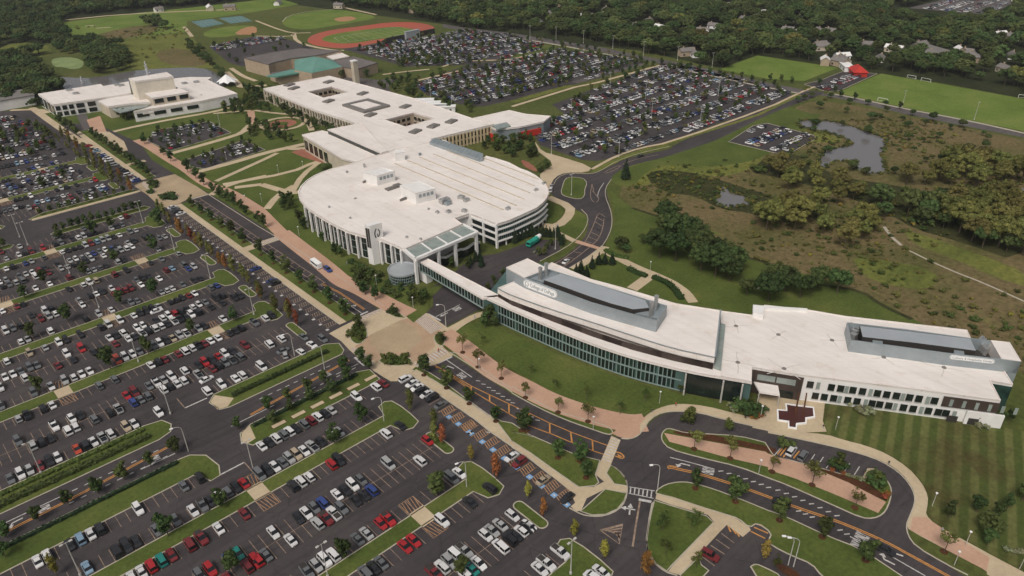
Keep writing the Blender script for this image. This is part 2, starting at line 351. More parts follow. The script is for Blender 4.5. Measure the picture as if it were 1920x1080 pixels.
# ---- wild land
lay('meadow', smooth(W('px 1168,345 1215,318 1262,292 1330,275 1378,288 1440,300 1490,240 1478,222 1500,192 1560,190 1700,217 1920,262 2700,430 2900,1000 2300,1000 1915,705 1890,660 1822,632 1740,612 1700,592 1650,565 1600,545 1540,522 1440,497 1380,478 1290,436 1245,412 1190,392 1160,372'), True), 0.010, 'meadow')
lay('meadow_olive', smooth(W('px 1150,340 1172,310 1262,285 1330,268 1400,290 1440,296 1380,330 1300,330 1230,330 1210,352'), True), 0.018, 'meadow')
lay('meadow_olive', smooth(W('px 1165,400 1200,395 1300,420 1370,445 1300,432 1220,405 1170,420'), True), 0.018, 'meadow')
lay('meadow_olive', smooth(W('31 1000,640 1200,690 1500,800 1700,870 1920,960 1980,1080 1700,1000 1400,860 1100,760'), True), 0.022, 'meadow')
lay('meadow_olive', smooth(W('30 0,860 200,820 350,960 420,990 600,1060 380,1075 200,1060 60,1000'), True), 0.018, 'meadow')
lay('meadow_olive', smooth(W('31 620,830 900,880 1150,920 1300,1000 1200,1100 900,1060 700,980'), True), 0.022, 'meadow')
lay('marsh', smooth(W('21 1000,220 1150,190 1450,230 1560,270 1750,330 1920,380 31 60,420 0,560 21 1800,520 1560,490 1380,390 1180,370 1050,310'), True), 0.026, 'meadow')
lay('marsh', smooth(W('31 -200,200 200,280 500,360 900,520 1100,640 1400,720 1920,900 1980,560 1700,420 1300,380 900,300 600,260 380,180 200,60 0,100'), True), 0.014, 'meadow')
lay('lawn', smooth(W('px 1140,352 1160,372 1190,392 1245,412 1290,436 1380,478 1440,497 1540,522 1600,545 1650,565 1700,592 1740,612 1600,640 1300,600 1200,560 1120,520 1130,470 1155,430 1150,380'), True), 0.030, 'lawn')
for s in ('21 900,480 1020,520 1150,560 1300,650 1450,730 1600,800 1750,850 1920,890 31 150,990 400,1060 32 700,20 850,130 1080,235', '31 1060,800 1200,870 1400,960 1560,1020 1700,1080 1920,1180'):
    strip('marsh' if s[0] == '2' else 'kerb', smooth(W(s)), 2.2 if s[0] == '2' else 1.0, 0.040, 'meadow' if s[0] == '2' else 'path')
strip('kerb', smooth(W('31 870,620 930,700 1000,760')), 1.6, 0.040, 'path')
# fields to the west and the woods floor
lay('forest_floor', W('px -500,-120 -500,140 0,140 60,105 110,60 130,38 280,22 560,10 830,45 980,72 1200,95 1350,128 1420,104 1580,127 1640,137 1760,155 1920,185 2300,240 2400,-60 1500,-140 500,-150'), 0.006, 'forest_floor')
lay('turf', W('px 118,42 260,24 360,14 520,-4 560,8 480,22 350,40 352,60 240,70 140,68'), 0.02, 'turf')
lay('meadow_olive', smooth(W('px 130,72 240,66 352,58 385,100 410,126 370,130 240,132 225,112 160,95'), True), 0.014, 'meadow')
lay('meadow', smooth(W('px 165,70 230,52 300,44 290,62 200,78'), True), 0.026, 'meadow')
lay('meadow', smooth(W('px 285,98 340,88 390,112 380,125 310,122'), True), 0.026, 'meadow')
lay('meadow_olive', smooth(W('px 0,85 60,78 100,90 90,108 0,112'), True), 0.014, 'meadow')
lay('algae', smooth(W('00 380,450 430,432 520,430 590,440 635,470 610,510 540,520 480,505 400,500'), True), 0.05, 'pond_weed')
water = MB()
for s in ('px 60,140 130,146 180,146 240,134 300,128 380,126 412,140 428,158 400,168 330,160 200,172 120,178 80,165',
          '30 228,905 330,893 345,945 400,900 520,920 600,940 700,975 860,1030 910,1060 31 868,40 855,90 890,190 884,226 720,226 640,160 590,122 480,140 380,205 385,70 470,40 620,8 30 626,1068 560,1030 430,990 350,990 330,970 240,960',
          '21 1575,300 1620,350 1700,385 1775,400 1800,462 1650,468 1600,487 1495,428 1560,390', '31 1895,490 1960,470 2000,500 1960,530 1880,510', '31 1880,330 1990,340 1990,365 1890,356'):
    water.poly(smooth(W(s), True), 0.045)
structure(water, 'pond_water', 'water')
# playing fields
for s in ('px 1350,130 1420,104 1572,127 1508,152 1440,148', '30 530,692 850,552 1300,630 1930,745 2200,800 2200,1060 1930,985 1500,900 1000,800 620,722'): lay('turf', W(s), 0.035, 'turf')
lay('turf', smooth(W('10 190,165 240,122 400,88 600,66 850,105 910,140 700,172 450,218 330,222 230,205'), True), 0.03, 'turf')
lay('infield', smooth(W('10 565,142 700,118 770,142 640,168'), True), 0.045, 'infield')
lay('turf', smooth(W('00 1505,258 1600,213 1800,190 1925,196 1925,240 1600,290'), True), 0.03, 'turf'); lay('infield', smooth(W('00 1740,262 1830,205 1925,195 1925,258'), True), 0.045, 'infield')
TRK = smooth(W('10 380,300 420,262 560,225 800,195 1000,166 1200,166 1320,190 1350,225 1250,262 1100,290 900,322 760,352 640,366 500,352 400,328'), True)
lay('track', TRK, 0.04, 'running_track')
lay('turf', smooth(W('10 480,300 530,268 640,245 850,218 1050,198 1150,212 1250,236 1130,262 900,298 740,325 600,328'), True), 0.052, 'turf')
fm = [W(s)[0] for s in ('10 585,282', '10 1055,202', '10 1245,238', '10 640,322')]
strip('white_paint', fm+[fm[0]], 0.5, 0.06, 'field_markings')
for k in range(1, 10):
    a = [fm[0][i]+(fm[1][i]-fm[0][i])*k/10 for i in (0, 1)]; b = [fm[3][i]+(fm[2][i]-fm[3][i])*k/10 for i in (0, 1)]; strip('white_paint', [a, b], 0.3, 0.06, 'field_markings')
for s in ('00 1430,162 1590,141 1680,178 1520,208', '00 1640,136 1810,119 1895,158 1730,178'):
    q = W(s); lay('court', q, 0.05, 'tennis_court')
    for k in range(5):
        u0, u1 = (k+.15)/5, (k+.85)/5
        L = lambda u, v: tuple((q[0][i]*(1-u)+q[1][i]*u)*(1-v)+(q[3][i]*(1-u)+q[2][i]*u)*v for i in (0, 1))
        strip('white_paint', [L(u0, .12), L(u1, .12), L(u1, .88), L(u0, .88), L(u0, .12)], 0.2, 0.058, 'court_markings')
for s, w in (('00 490,150 900,108 1450,82 1800,70', 5), ('00 1380,200 1440,275', 4), ('10 0,155 140,210 270,250 410,245', 3), ('10 285,252 300,310 420,350 600,380 660,378', 4), ('10 0,270 260,275 285,250', 3),
             ('00 640,195 720,190', 3), ('00 720,212 830,205', 3), ('10 590,40 720,70 900,110', 4), ('20 0,440 110,415 21 0,-700', 0), ('00 0,500 60,530 95,580 40,640 -60,650', 9)):
    if w: strip('tan_paving', smooth(W(s)), w, 0.062, 'path')
strip('kerb', smooth(W('10 195,165 235,120 400,82 580,70')), 1.0, 0.065, 'path')
# ---- asphalt
lay('asphalt', W('px -420,222 48,207 76,207 110,232 180,232 262,268 285,300 330,328 398,366 485,420 527,447 575,480 651,528 720,590 838,660 960,740 995,755 1040,780 1081,792 1130,812 1172,823 1255,842 1360,865 1440,897 1540,935 1615,972 1717,1022 1800,1075 1960,1170 1500,1350 -420,1350'), 0.020, 'asphalt')
ZR = 0.026
R1L = W('px 799,587 812,574 812,560 806,548 815,535 840,528')
lay('asphalt', W('px 799,587 812,574 812,560 806,548 815,535 845,520 862,500 900,480 930,476 962,465 1000,450 1046,450 1052,470 1010,492 960,515 937,560 900,580 836,613 820,605'), ZR, 'asphalt')
lay('asphalt', smooth(W('px 905,560 960,528 1000,506 1050,487 1085,460 1101,437 1104,410 1098,400 1060,385 1036,368 1028,350 1032,335 1045,325 1065,324 1105,326 1125,322 1155,305 1185,294 1258,280 1262,272 1340,238 1400,210 1462,186 1512,170 1555,172 1500,192 1440,215 1390,240 1345,262 1320,271 1240,297 1190,308 1155,322 1138,345 1137,362 1146,392 1147,420 1137,455 1118,476 1066,504 1010,535 940,580'), True), ZR, 'asphalt')
lay('asphalt', smooth(W('px 1172,823 1195,822 1212,800 1232,780 1262,771 1310,771 1400,795 1500,815 1580,832 1620,845 1665,870 1700,898 1716,930 1712,960 1702,985 1704,1003 1722,1030 1690,1010 1617,972 1300,880'), True), ZR, 'asphalt')
lay('asphalt_old', W('20 -520,180 -300,215 0,248 320,300 700,360 1000,425 1300,478 1600,545 30 0,620 240,668 430,702 620,730 1000,810 1500,905 1930,1000 2400,1100 2400,1150 1930,1035 1500,950 1000,850 600,752 380,712 200,700 20 1900,640 1600,590 1240,505 1000,455 700,395 300,325 0,275 -300,240 -520,205'), 0.024, 'asphalt')
def lot(s, mat='asphalt', z=0.024): p = W(s); lay(mat, p, z, 'asphalt'); return p
LOT_NE = lot('px 1035,196 1240,119 1290,124 1480,172 1488,181 1235,272 1180,290 1118,302 1092,300 1062,290 1012,272 1000,250 1010,225 1060,215')
LOT_N2 = lot('px 775,158 806,146 880,121 965,110 1040,90 1100,98 1190,112 1208,118 1130,145 1090,155 985,182 905,200 860,195 800,178')
LOT_N1 = lot('px 640,92 730,78 820,66 870,55 960,66 1040,88 965,108 870,122 760,125 700,108')
LOT_N0 = lot('px 392,88 430,78 470,69 530,70 572,85 590,90 520,105 455,125 430,118')
LOT_PD = lot('px 1508,158 1540,150 1585,132 1612,136 1645,138 1575,170 1550,172')
LOT_PO = lot('px 1366,266 1378,258 1412,236 1438,231 1526,254 1530,260 1478,289 1462,289')
LOT_C1 = lot('px 274,263 300,243 393,228 433,249 317,284', z=0.10)
LOT_C2 = lot('px 343,302 457,263 497,281 385,317 360,313', z=0.10)
LOT_FAR = lot('30 1050,60 1300,0 1900,0 1700,90 1560,110 1400,90', 'asphalt_old')
lot('30 480,20 640,0 760,10 620,60', 'asphalt_old')
# ---- campus green between the halls: lawns with a web of walks
core = W('px 75,207 110,200 180,205 300,215 440,178 500,162 625,205 660,225 570,250 640,330 560,372 600,420 700,520 790,548 840,528 806,560 799,587 775,605 740,575 651,528 575,480 527,447 485,420 398,366 330,328 285,300 262,268 180,232 110,232')
LAYER.setdefault(('lawn', 'lawn'), MB()).poly(core, 0.09)
WK = [0]
def walk(s, w, mat='tan_paving', z=0.125, n=1): WK[0] += 1; z += .0012*(WK[0] % 12)-.006; strip(mat, smooth(W(s), n=n), w, z, 'path' if mat == 'tan_paving' else 'brick_walk')
Z1, Z2 = 0.120, 0.135
walk('px 258,262 282,275 305,290 327,304 350,317 372,335 395,349 425,358 450,372 475,388 485,394 507,417 530,440 545,452', 6.5, 'brick_paving', Z2, 2)
walk('11 190,665 320,768 450,865 560,955 650,1035 12 780,5 900,75 1040,150 1150,200', 8.5, 'brick_paving', Z2+.008, 2)
walk('12 1400,340 1560,450 1740,600 1890,690 22 90,745 280,850 600,960 880,1020 1000,1010', 8.6, 'brick_paving', Z2+.004, 2)
for s, w in (('px 213,247 255,237 320,224 395,211 440,200 493,187', 4), ('px 305,292 380,272 445,253 455,247 490,230', 4.5), ('px 365,324 430,307 500,286 545,276 572,270', 5), ('px 405,340 500,297 520,287', 3.2),
             ('px 418,346 545,324 592,303 640,292', 3.4), ('px 395,366 430,345 500,330', 4), ('px 500,187 530,200 573,217 585,245', 4), ('px 455,247 470,232 500,228 540,232', 4), ('px 533,277 560,280 590,275', 5),
             ('px 548,360 567,328 600,303', 3.4), ('px 500,392 520,367 552,348', 4), ('px 490,346 530,358 550,362 570,358', 4.5), ('px 440,352 490,346', 4), ('px 478,207 520,213 560,215', 3), ('px 400,213 470,207', 3),
             ('px 425,135 445,155 452,165 500,160', 5), ('px 433,128 455,143 480,152', 4), ('px 60,202 100,232 155,268', 5), ('px 90,212 75,205 20,207', 4)): walk(s, w, 'tan_paving', Z1)
walk('px 470,208 474,232', 5, 'brick_paving', Z2)
for rr, mt, z in ((16, 'tan_paving', .128), (13, 'lawn', .133), (9.5, 'red_brick_paving', .138), (4, 'lawn', .142)):
    c = W('px 530,232')[0]; lay(mt, blob(c[0], c[1], rr, rr), z, 'path' if 'pav' in mt else 'lawn')
walk('11 305,50 430,100 545,130', 8, 'red_brick_paving', Z2)
# lots inside the green: raised kerb round them
for L in (LOT_C1, LOT_C2): kerbline(L, True, 0.5, 0.16)
# fore-court of the arts building and walks beside the far-west drive
lay('tan_paving', W('00 600,1040 720,985 820,990 930,1060 960,1130 760,1180'), 0.11, 'path')
lay('brick_paving', W('00 650,900 750,870 800,990 690,990'), 0.13, 'brick_walk')
lay('asphalt_old', W('00 560,840 650,860 700,985 640,1000'), 0.118, 'asphalt')
# plazas
PL1 = W('01 1000,310 1060,290 1180,258 1300,228 1350,226 1450,300 1565,378 1480,400 1400,418 1340,450 1250,478 1190,462 1110,385 1060,352')
PL2 = W('12 548,342 640,292 700,262 940,150 1000,130 1120,170 1285,190 1440,300 1340,370 1440,480 1480,505 1340,580 1200,600 1160,650 1095,672 1060,700 1010,700 950,665 880,620 700,465 640,400')
lay('plaza_paving', PL1, 0.050, 'plaza'); lay('tan_paving', PL2, 0.050, 'plaza')
lay('plaza_brick', W('12 740,440 860,350 1080,243 1180,215 1400,330 1330,380 1345,440 1200,550 1160,560 1100,530 940,520 905,560'), 0.058, 'plaza')
lay('plaza_paving', W('12 890,445 1000,410 1060,480 930,500'), 0.064, 'plaza')
lay('plaza_paving', W('12 860,350 1080,243 1190,300 1250,390 1150,470 1060,480 1000,410 860,440'), 0.061, 'plaza')
BEDS = []
for s in ('12 700,350 715,300 740,262 790,270 830,310 838,360 800,410 760,425 715,400', '12 915,540 980,520 1060,505 1150,525 1172,550 1130,578 1040,588 950,570', '12 990,185 1040,165 1110,215 1125,228 1050,222 1000,200', '12 1330,365 1370,340 1420,400 1400,440 1350,420',
          '01 1105,320 1130,285 1170,265 1200,300 1170,330 1120,345', '01 1190,400 1240,380 1320,385 1348,410 1300,425 1220,420', '01 1110,370 1150,360 1160,372 1125,380'):
    p = smooth(W(s), True); BEDS.append(p); island(p, 'lawn', 0.15)
# ---- islands of the lots (regular grid: strips 40.5 m apart)
def strip_island(y0, y1, xr, pads=()):
    island([(-90, y0)]+[(xr-6, y0), (xr-4.6, y0-4.8), (xr-1.5, y0-6), (xr+1.6, y0-4.6), (xr+2, y0), (xr+2, y1), (xr+1.4, y1+4.4), (xr-.6, y1+5.8), (xr-3.4, y1+5), (xr-4.6, y1)]+[(-90, y1)])
for y0, y1, xr in ((79.5, 85.2, 100.5), (120.1, 125.3, 100.5), (160.1, 165.6, 100), (249.8, 255.9, 100), (288.9, 294.4, 100), (330.3, 336, 100), (370.6, 376.2, 100), (456.9, 462.5, 101), (494, 499.6, 102)): strip_island(y0, y1, xr)
for yc in (102.7, 142.9, 232, 273.2, 312.4, 353, 439, 478): island(rrect(98.6, yc-6, 101.8, yc+6, 1.5), 'planting_bed' if 0 else 'lawn')
for x0, x1, yc in ((27, 32, 122.6), (27+57, 89, 122.6), (5, 10, 163), (63, 68, 163), (96, 99, 163), (10, 15, 163+.0)): pass
# pads where walks cross the strips
PADS = [W(s)[0] for s in ('03 1880,380', '13 1250,630', '02 480,785', '02 810,210', '02 1620,320', '02 45,125', '01 1060,875', '01 380,810', '01 320,185', '01 30,430', '12 -1600,0')]
for x, y in PADS[:-1]:
    yc = min((82.4, 122.7, 162.9, 252.9, 291.7, 333.2, 373.4, 459.7, 496.8), key=lambda v: abs(v-y))
    lay('tan_paving', rect(x-2.4, yc-3.2, x+2.4, yc+3.2), 0.150, 'path')
    for sgn in (-1, 1): # hatched no-parking bays beside the pad
        for k in range(5):
            a = x-2.3+k*0.95; yy = yc+sgn*3.3; strip('hatch_paint', [(a, yy), (a+0.9, yy+sgn*4.6)], 0.22, 0.034, 'bay_markings')
        strip('hatch_paint', [(x-2.3, yc+sgn*3.3), (x-2.3, yc+sgn*8), (x+2.3, yc+sgn*8), (x+2.3, yc+sgn*3.3)], 0.22, 0.035, 'bay_markings')
# green bands either side of the entry road, with rounded mouths at the cross aisle (X 42-57)
for s in ([( -90, 205.2), (38, 205.2), (42, 206.5), (43.5, 210), (42, 214), (37, 215.2), (-90, 215.2)], [(58, 206), (61, 205), (104, 205.2), (106, 207), (107, 212), (103, 215.2), (60, 215.2), (57, 212)],
          [(-90, 182.2), (30, 182.2), (40, 182.2), (42, 176.5), (45, 176.8), (46.5, 181), (45.5, 188), (42, 191.5), (38, 192.1), (-90, 192.1)], [(58, 182.2), (100, 182.2), (105.5, 183), (106, 190), (102, 192), (62, 192), (57.5, 190), (56, 186)]): island(s)
lay('tan_paving', [(57.4, 206.5), (60.5, 205.6), (64, 208.5), (60, 214.6), (57.4, 212)], 0.150, 'path'); lay('tan_paving', [(57, 184), (60, 184.5), (61.5, 191.6), (58.5, 190.8), (56.2, 186.5)], 0.150, 'path')
for x in range(66, 103, 7): island(rect(x, 184.6, x+5.0, 186.6), 'mulch', 0.16, False); lay('tan_paving', rect(x+.2, 184.8, x+4.8, 186.4), 0.168, 'path')
# north cross road (Y 397-418)
for s in ([(-90, 391.4), (38, 391.4), (40, 394), (38, 396.4), (-90, 396.4)], [(57, 391.4), (101, 391.2), (103.6, 393), (102, 397), (60, 397), (56, 394.5)]): island(s)
for s in ([(-90, 418.8), (40, 418.8), (42, 421.5), (40, 425), (-90, 425)], [(54, 418.6), (106, 418.6), (108, 422), (104, 426), (60, 426), (53, 422)]): island(s)
lay('tan_paving', rect(-90, 419.2, 40, 421.4), 0.150, 'path'); lay('tan_paving', rect(54, 419.0, 108, 421.4), 0.150, 'path')
# accessible-bay walk, lawn and kerbs west of the boulevard
def band(x0, x1, y0, y1, mat, z): lay(mat, rect(x0, y0, x1, y1), z, 'path' if 'pav' in mat else 'lawn')
for y0, y1 in ((223, 386), (436, 560)):
    kerbline([(114.2, y0), (114.2, y1)]); band(114.3, 117.2, y0, y1, 'tan_paving', 0.14); band(117.2, 122.3, y0, y1, 'lawn', 0.13); kerbline([(122.4, y0), (122.4, y1)])
kerbline([(134.4, 223.5), (134.6, 300), (133.4, 330), (133, 388)])
lay('tan_paving', rect(114.2, 308, 122.4, 313), 0.146, 'path')
lay('tan_paving', rect(114, 466, 128, 470), 0.146, 'path')
# south of the plaza: walk and lawn wedge between the lot and the curving road
ws = W('12 1160,650 1290,745 1450,855 1640,985 13 1750,-5 1920,110 23 0,115 150,215 300,335 430,440 530,500 440,565')
we = W('12 1200,612 1260,640 1320,690 1480,790 1640,895 1800,1000 13 1920,80 23 0,75 140,165 300,280 490,415 620,415 680,385')
lay('tan_paving', ws[:10]+[W('23 500,590')[0], W('23 545,500')[0]]+we[::-1][1:], 0.140, 'path')
kerbline(ws[:9])
lawn1 = W('12 1170,615 1200,590 1290,630 1400,700 1600,850 1740,950 1840,1000 22 0,1015 160,1120 23 0,0 150,30 460,165 560,190 660,215 625,320 650,380 620,405 500,415 300,275 140,160 0,70 13 1920,75 12 1800,995 1640,890 1480,785 1320,685')
island(lawn1, 'lawn', 0.13)
# crossing, refuge and walk to the south-east
lay('tan_paving', W('23 665,218 742,245 705,310 765,390 860,405 860,455 700,430 560,500 520,590 480,600 440,560 530,490 620,410 690,375 625,320'), 0.142, 'path')
island(smooth(W('23 740,250 800,290 850,350 862,405 765,390 708,310'), n=0))
island(W('23 700,430 858,460 840,520 790,580 700,620 600,625 515,595 600,520'))
kerbline(smooth(W('23 430,570 520,620 600,635 700,630 800,585 850,520 868,430 855,350 800,285 740,250')))
lay('tan_paving', W('12 0,0 1,1 2,0') if 0 else W('23 815,60 742,245 665,220 745,30'), 0.055, 'path')
for k in range(9):
    u0, u1 = (k+.25)/9, (k+.6)/9; A, B, C, D = W('23 750,40 810,62 738,235 672,212')
    f = lambda P, Q, u: (P[0]+(Q[0]-P[0])*u, P[1]+(Q[1]-P[1])*u)
    lay('white_paint', [f(A, D, u0), f(B, C, u0), f(B, C, u1), f(A, D, u1)], 0.062, 'road_markings')
E1 = smooth(W('23 1085,440 1150,395 1250,375 1340,380 1500,425 1700,500 1920,590 33 0,590 120,630 440,780 700,880 1000,1080 1100,1150 500,1150 400,1080 330,990 180,930 40,860 0,820 30,760 23 1840,680 1780,720 1700,650 1600,620 1400,560 1250,510 1080,460'))
island(E1)
lay('tan_paving', W('23 1085,460 1200,488 1450,570 1640,628 1780,715 1790,740 1730,790 1690,760 1610,700 1560,750 1260,1075 1170,1050 1200,1010 1515,680 1470,625 1200,550 1075,505'), 0.146, 'path')
island(W('23 1070,515 1200,556 1460,632 1510,682 1190,1010 1160,1045 1080,990 1020,900 1008,800 1030,640 1050,540'))
kerbline(smooth(W('23 1070,510 1045,600 1015,760 1010,880 1060,980 1150,1050 1240,1078')))
island(W('23 1260,1075 1400,940 1420,1000 1475,1040 1420,1100 1280,1100'))
island(smooth(W('23 1790,1010 1830,990 1900,1020 33 100,1080 60,1110 23 1850,1110')))
lay('mulch', smooth(W('33 30,960 130,1000 260,1075 200,1110 80,1040'), True), 0.03, 'planting_bed')
# drop-off drive: inner island with brick walk, outer walk, lawns
inner = smooth(W('23 1120,20 1150,-20 1190,-25 1300,10 1450,15 1700,30 1900,80 33 -20,85 40,180 80,190 250,235 440,285 560,320 740,352 760,285 800,275 870,335 915,400 928,460 900,560 860,620 790,650 700,645 500,555 150,400 0,345 23 1700,260 1400,190 1180,128 1125,70'), True)
island(inner)
lay('brick_paving', W('23 1140,10 1300,40 1900,150 33 0,165 300,255 600,380 885,528 825,610 500,470 200,350 0,285 23 1920,265 1600,190 1180,75'), 0.150, 'brick_walk')
lay('mulch', smooth(W('23 1180,0 1300,-10 1600,40 1920,110 33 0,110 300,210 560,330 750,380 900,500 885,528 600,380 300,250 0,160 23 1900,145 1300,35'), True), 0.146, 'planting_bed')
lay('asphalt', W('33 80,95 330,150 620,230 800,275 720,355 560,318 260,232 40,180'), 0.152, 'asphalt'); lay('tan_paving', W('33 745,275 790,275 805,300 750,352 705,350'), 0.158, 'path')
outer = smooth(W('22 840,1075 900,1060 960,1000 1040,930 1150,885 1260,868 1450,885 1700,950 1900,990 32 200,1080 33 440,20 560,60 740,105 900,170 1050,270 1150,380 1200,480 1195,560 1180,625 1260,700 1500,830 1700,940 1930,1060 2100,1150 1900,1200 1640,1080 1640,1040 1400,920 1060,740 1035,700 1060,640 1095,550 1105,480 1080,410 1000,310 900,240 750,180 500,110 200,50 0,10 32 0,1090 22 1920,1065 1600,985 1400,935 1250,922 1130,930 1040,975 1000,1040 23 960,20 900,50 850,55 780,30'))
lay('tan_paving', outer, 0.148, 'path')
lay('brick_paving', W('33 1085,640 1180,640 1330,740 1660,945 1640,1045 1400,920 1065,735'), 0.156, 'brick_walk')
lay('brick_paving', W('22 770,1080 850,975 930,985 1010,965 960,1030 960,1075 23 960,15 900,48 820,45 740,10'), 0.156, 'brick_walk')
kerbline(smooth(W('33 1500,1075 1330,990 1110,860 1050,780 1035,700 1060,640 1100,540 1100,470 1060,390 980,300 850,220 700,165 450,100 0,5 22 1920,1062 1600,990 1400,935 1250,925 1130,932 1040,980 990,1050 23 950,30 880,55 820,50')))
# lawns in front of the curved hall and along the walk
FL = smooth(W('12 1490,330 1580,270 1700,262 22 0,350 600,610 1200,790 1480,830 1560,900 1700,960 1880,985 1700,950 1450,885 1260,868 1150,885 1040,930 960,960 880,975 700,930 400,830 280,770 0,610 12 1900,600 1700,470'))
LAYER.setdefault(('lawn', 'lawn'), MB()).poly(FL, 0.10)
island(smooth(W('12 1450,480 1560,500 1740,640 1920,760 22 0,735 100,800 300,920 560,990 720,1040 760,1080 23 740,20 700,15 22 600,1060 400,990 200,900 0,790 12 1920,780 1700,640')))
lay('tan_paving', smooth(W('12 1400,320 1500,265 1620,200 1720,170 1720,205 1640,235 1560,280 1490,335')), 0.13, 'path')
# entrance court with its cross-shaped pool
lay('tan_paving', W('32 -80,790 0,810 250,815 430,830 410,1000 440,1080 200,1090 0,1075 -120,1050 -50,960'), 0.146, 'path')
lay('plaza_paving', smooth(W('22 1230,20 900,-10 0,0'), n=0) if 0 else W('px 1,1 2,1 2,2'), -1.0, 'path')
# walks and lawns behind the curved hall
for s, w in (('21 460,940 560,880 680,790 700,770', 4), ('21 690,800 800,860 940,930 1080,985 1200,1040 1260,1080 22 1310,40 1360,110', 4.2), ('21 1050,980 900,1090', 5), ('21 240,610 330,660 470,730', 3), ('21 270,400 440,470 430,540 340,620 230,610', 5)): walk(s, w, 'tan_paving', 0.12)
LAYER.setdefault(('lawn', 'lawn'), MB()).poly(smooth(W('21 270,440 350,470 385,500 370,560 280,605 240,590'), True), 0.10)
LAYER.setdefault(('lawn', 'lawn'), MB()).poly(smooth(W('21 470,490 560,540 570,600 530,660 470,720 350,660 350,620 430,560'), True), 0.10)
LAYER.setdefault(('lawn', 'lawn'), MB()).poly(smooth(W('21 480,950 700,810 1040,970 900,1090 700,1060'), True), 0.10)
lay('brick_paving', W('21 490,720 660,775 640,790 470,740'), 0.06, 'brick_walk')
# oval road island, east forecourt
lay('tan_paving', smooth(W('21 170,-20 230,60 330,85 600,170 570,215 400,215 320,250 280,330 275,400 250,300 200,240 240,200 320,150 200,60'), n=1), 0.11, 'path')
island(smooth(W('21 400,260 440,248 530,255 565,290 545,340 545,390 510,418 400,395 365,370 380,310'), True))
lay('red_brick_paving', smooth(W('21 60,110 150,150 200,210 150,200 90,170'), True), 0.10, 'brick_walk')
kerbline(smooth(W('21 210,880 400,780 490,710 555,630 575,545 520,490')), h=0.16); kerbline(smooth(W('21 430,930 640,805 700,735 745,640 752,560 735,480 700,400 700,330 745,265')), h=0.16)
kerbline(smooth(W('21 270,400 300,330 340,250 420,220 590,225 660,205 780,130 950,70 1180,20')), h=0.16)
# yellow-green verge and walk between lot and road
LAYER.setdefault(('lawn', 'meadow_olive'), MB()).poly(W('21 600,200 800,95 1000,30 1180,5 1200,20 1000,60 850,110 660,205 580,212'), 0.08)
strip('tan_paving', smooth(W('21 600,190 780,90 960,30 1180,-10 30 0,810 230,700 350,650')), 2.2, 0.13, 'path')
strip('meadow_olive', smooth(W('21 640,200 800,115 1000,50 30 -80,868 0,825 240,712')), 3.0, 0.10, 'lawn')
strip('tan_paving', W('20 0,800 470,655 640,620 1110,490'), 3.2, 0.13, 'path'); strip('meadow_olive', W('20 0,765 450,640'), 7, 0.11, 'lawn'); strip('asphalt_old', W('20 470,620 980,480'), 7, 0.10, 'asphalt')
strip('kerb', smooth(W('20 60,290 360,340 640,395 940,450')), 3.0, 0.13, 'path'); strip('kerb', smooth(W('20 1230,512 1450,560 1900,655 30 230,700')), 2.6, 0.13, 'path')
strip('kerb', smooth(W('30 450,700 620,728 1000,812 1500,905 1930,1002 2200,1060')), 2.6, 0.13, 'path')
lay('lawn', W('20 0,410 130,375 200,330 340,350 330,375 200,400 0,440'), 0.10, 'lawn'); strip('tan_paving', W('20 -520,500 -400,460 -80,450 0,445 110,418'), 3, 0.13, 'path')
strip('tan_paving', W('10 1190,610 1400,560 1530,530'), 3, 0.13, 'path'); strip('tan_paving', W('10 950,560 1100,540 1300,520'), 3, 0.13, 'path')
lay('asphalt_old', W('10 560,545 640,590 760,640 900,700 1040,720 990,650 1060,590 900,600 700,570'), 0.10, 'asphalt')
# mown lawn with broad mower stripes
def stripe_mat():
    m, n, l, b = newmat('striped_lawn'); b.inputs['Roughness'].default_value = 0.95; b.inputs['Specular IOR Level'].default_value = 0.1
    p0, p1 = W('33 1190,100 1150,480'); ang = math.atan2(p1[1]-p0[1], p1[0]-p0[0])
    ge = n.new('ShaderNodeNewGeometry'); mp = n.new('ShaderNodeMapping'); mp.inputs['Rotation'].default_value = (0, 0, -ang); l.new(ge.outputs['Position'], mp.inputs[0])
    w = n.new('ShaderNodeTexWave'); w.wave_type = 'BANDS'; w.bands_direction = 'Y'; w.inputs['Scale'].default_value = 0.07; w.inputs['Distortion'].default_value = 1.2; w.inputs['Detail'].default_value = 2; w.inputs['Detail Scale'].default_value = 0.4
    l.new(mp.outputs[0], w.inputs['Vector']); r = ramp(n, l, w.outputs[1], [(0.3, (0.070, 0.092, 0.024)), (0.72, (0.130, 0.136, 0.046))])
    t = posnode(n, l, 0.05); r0 = ramp(n, l, t.outputs[0], [(0.42, (0.072, 0.078, 0.026)), (0.62, (0.07, 0.055, 0.022))])
    fa = ramp(n, l, t.outputs[0], [(0.45, (0, 0, 0)), (0.7, (1, 1, 1))]); mx = mixc(n, l, r.outputs[0], r0.outputs[0], fa.outputs[0])
    t2 = posnode(n, l, 0.7); r2 = ramp(n, l, t2.outputs[0], [(0.3, G1), (0.7, G2)]); l.new(mixc(n, l, mx, r2.outputs[0], 0.6, 'MULTIPLY'), b.inputs['Base Color'])
stripe_mat()
LAYER.setdefault(('lawn', 'striped_lawn'), MB()).poly(W('32 430,840 800,890 1500,1000 1920,1080 33 2200,60 2300,1100 2100,1130 1930,1050 1700,930 1500,820 1260,690 1190,620 1205,480 1150,370 1050,265 900,165 740,100 560,58 440,15 32 445,1080 412,1000'), 0.095)
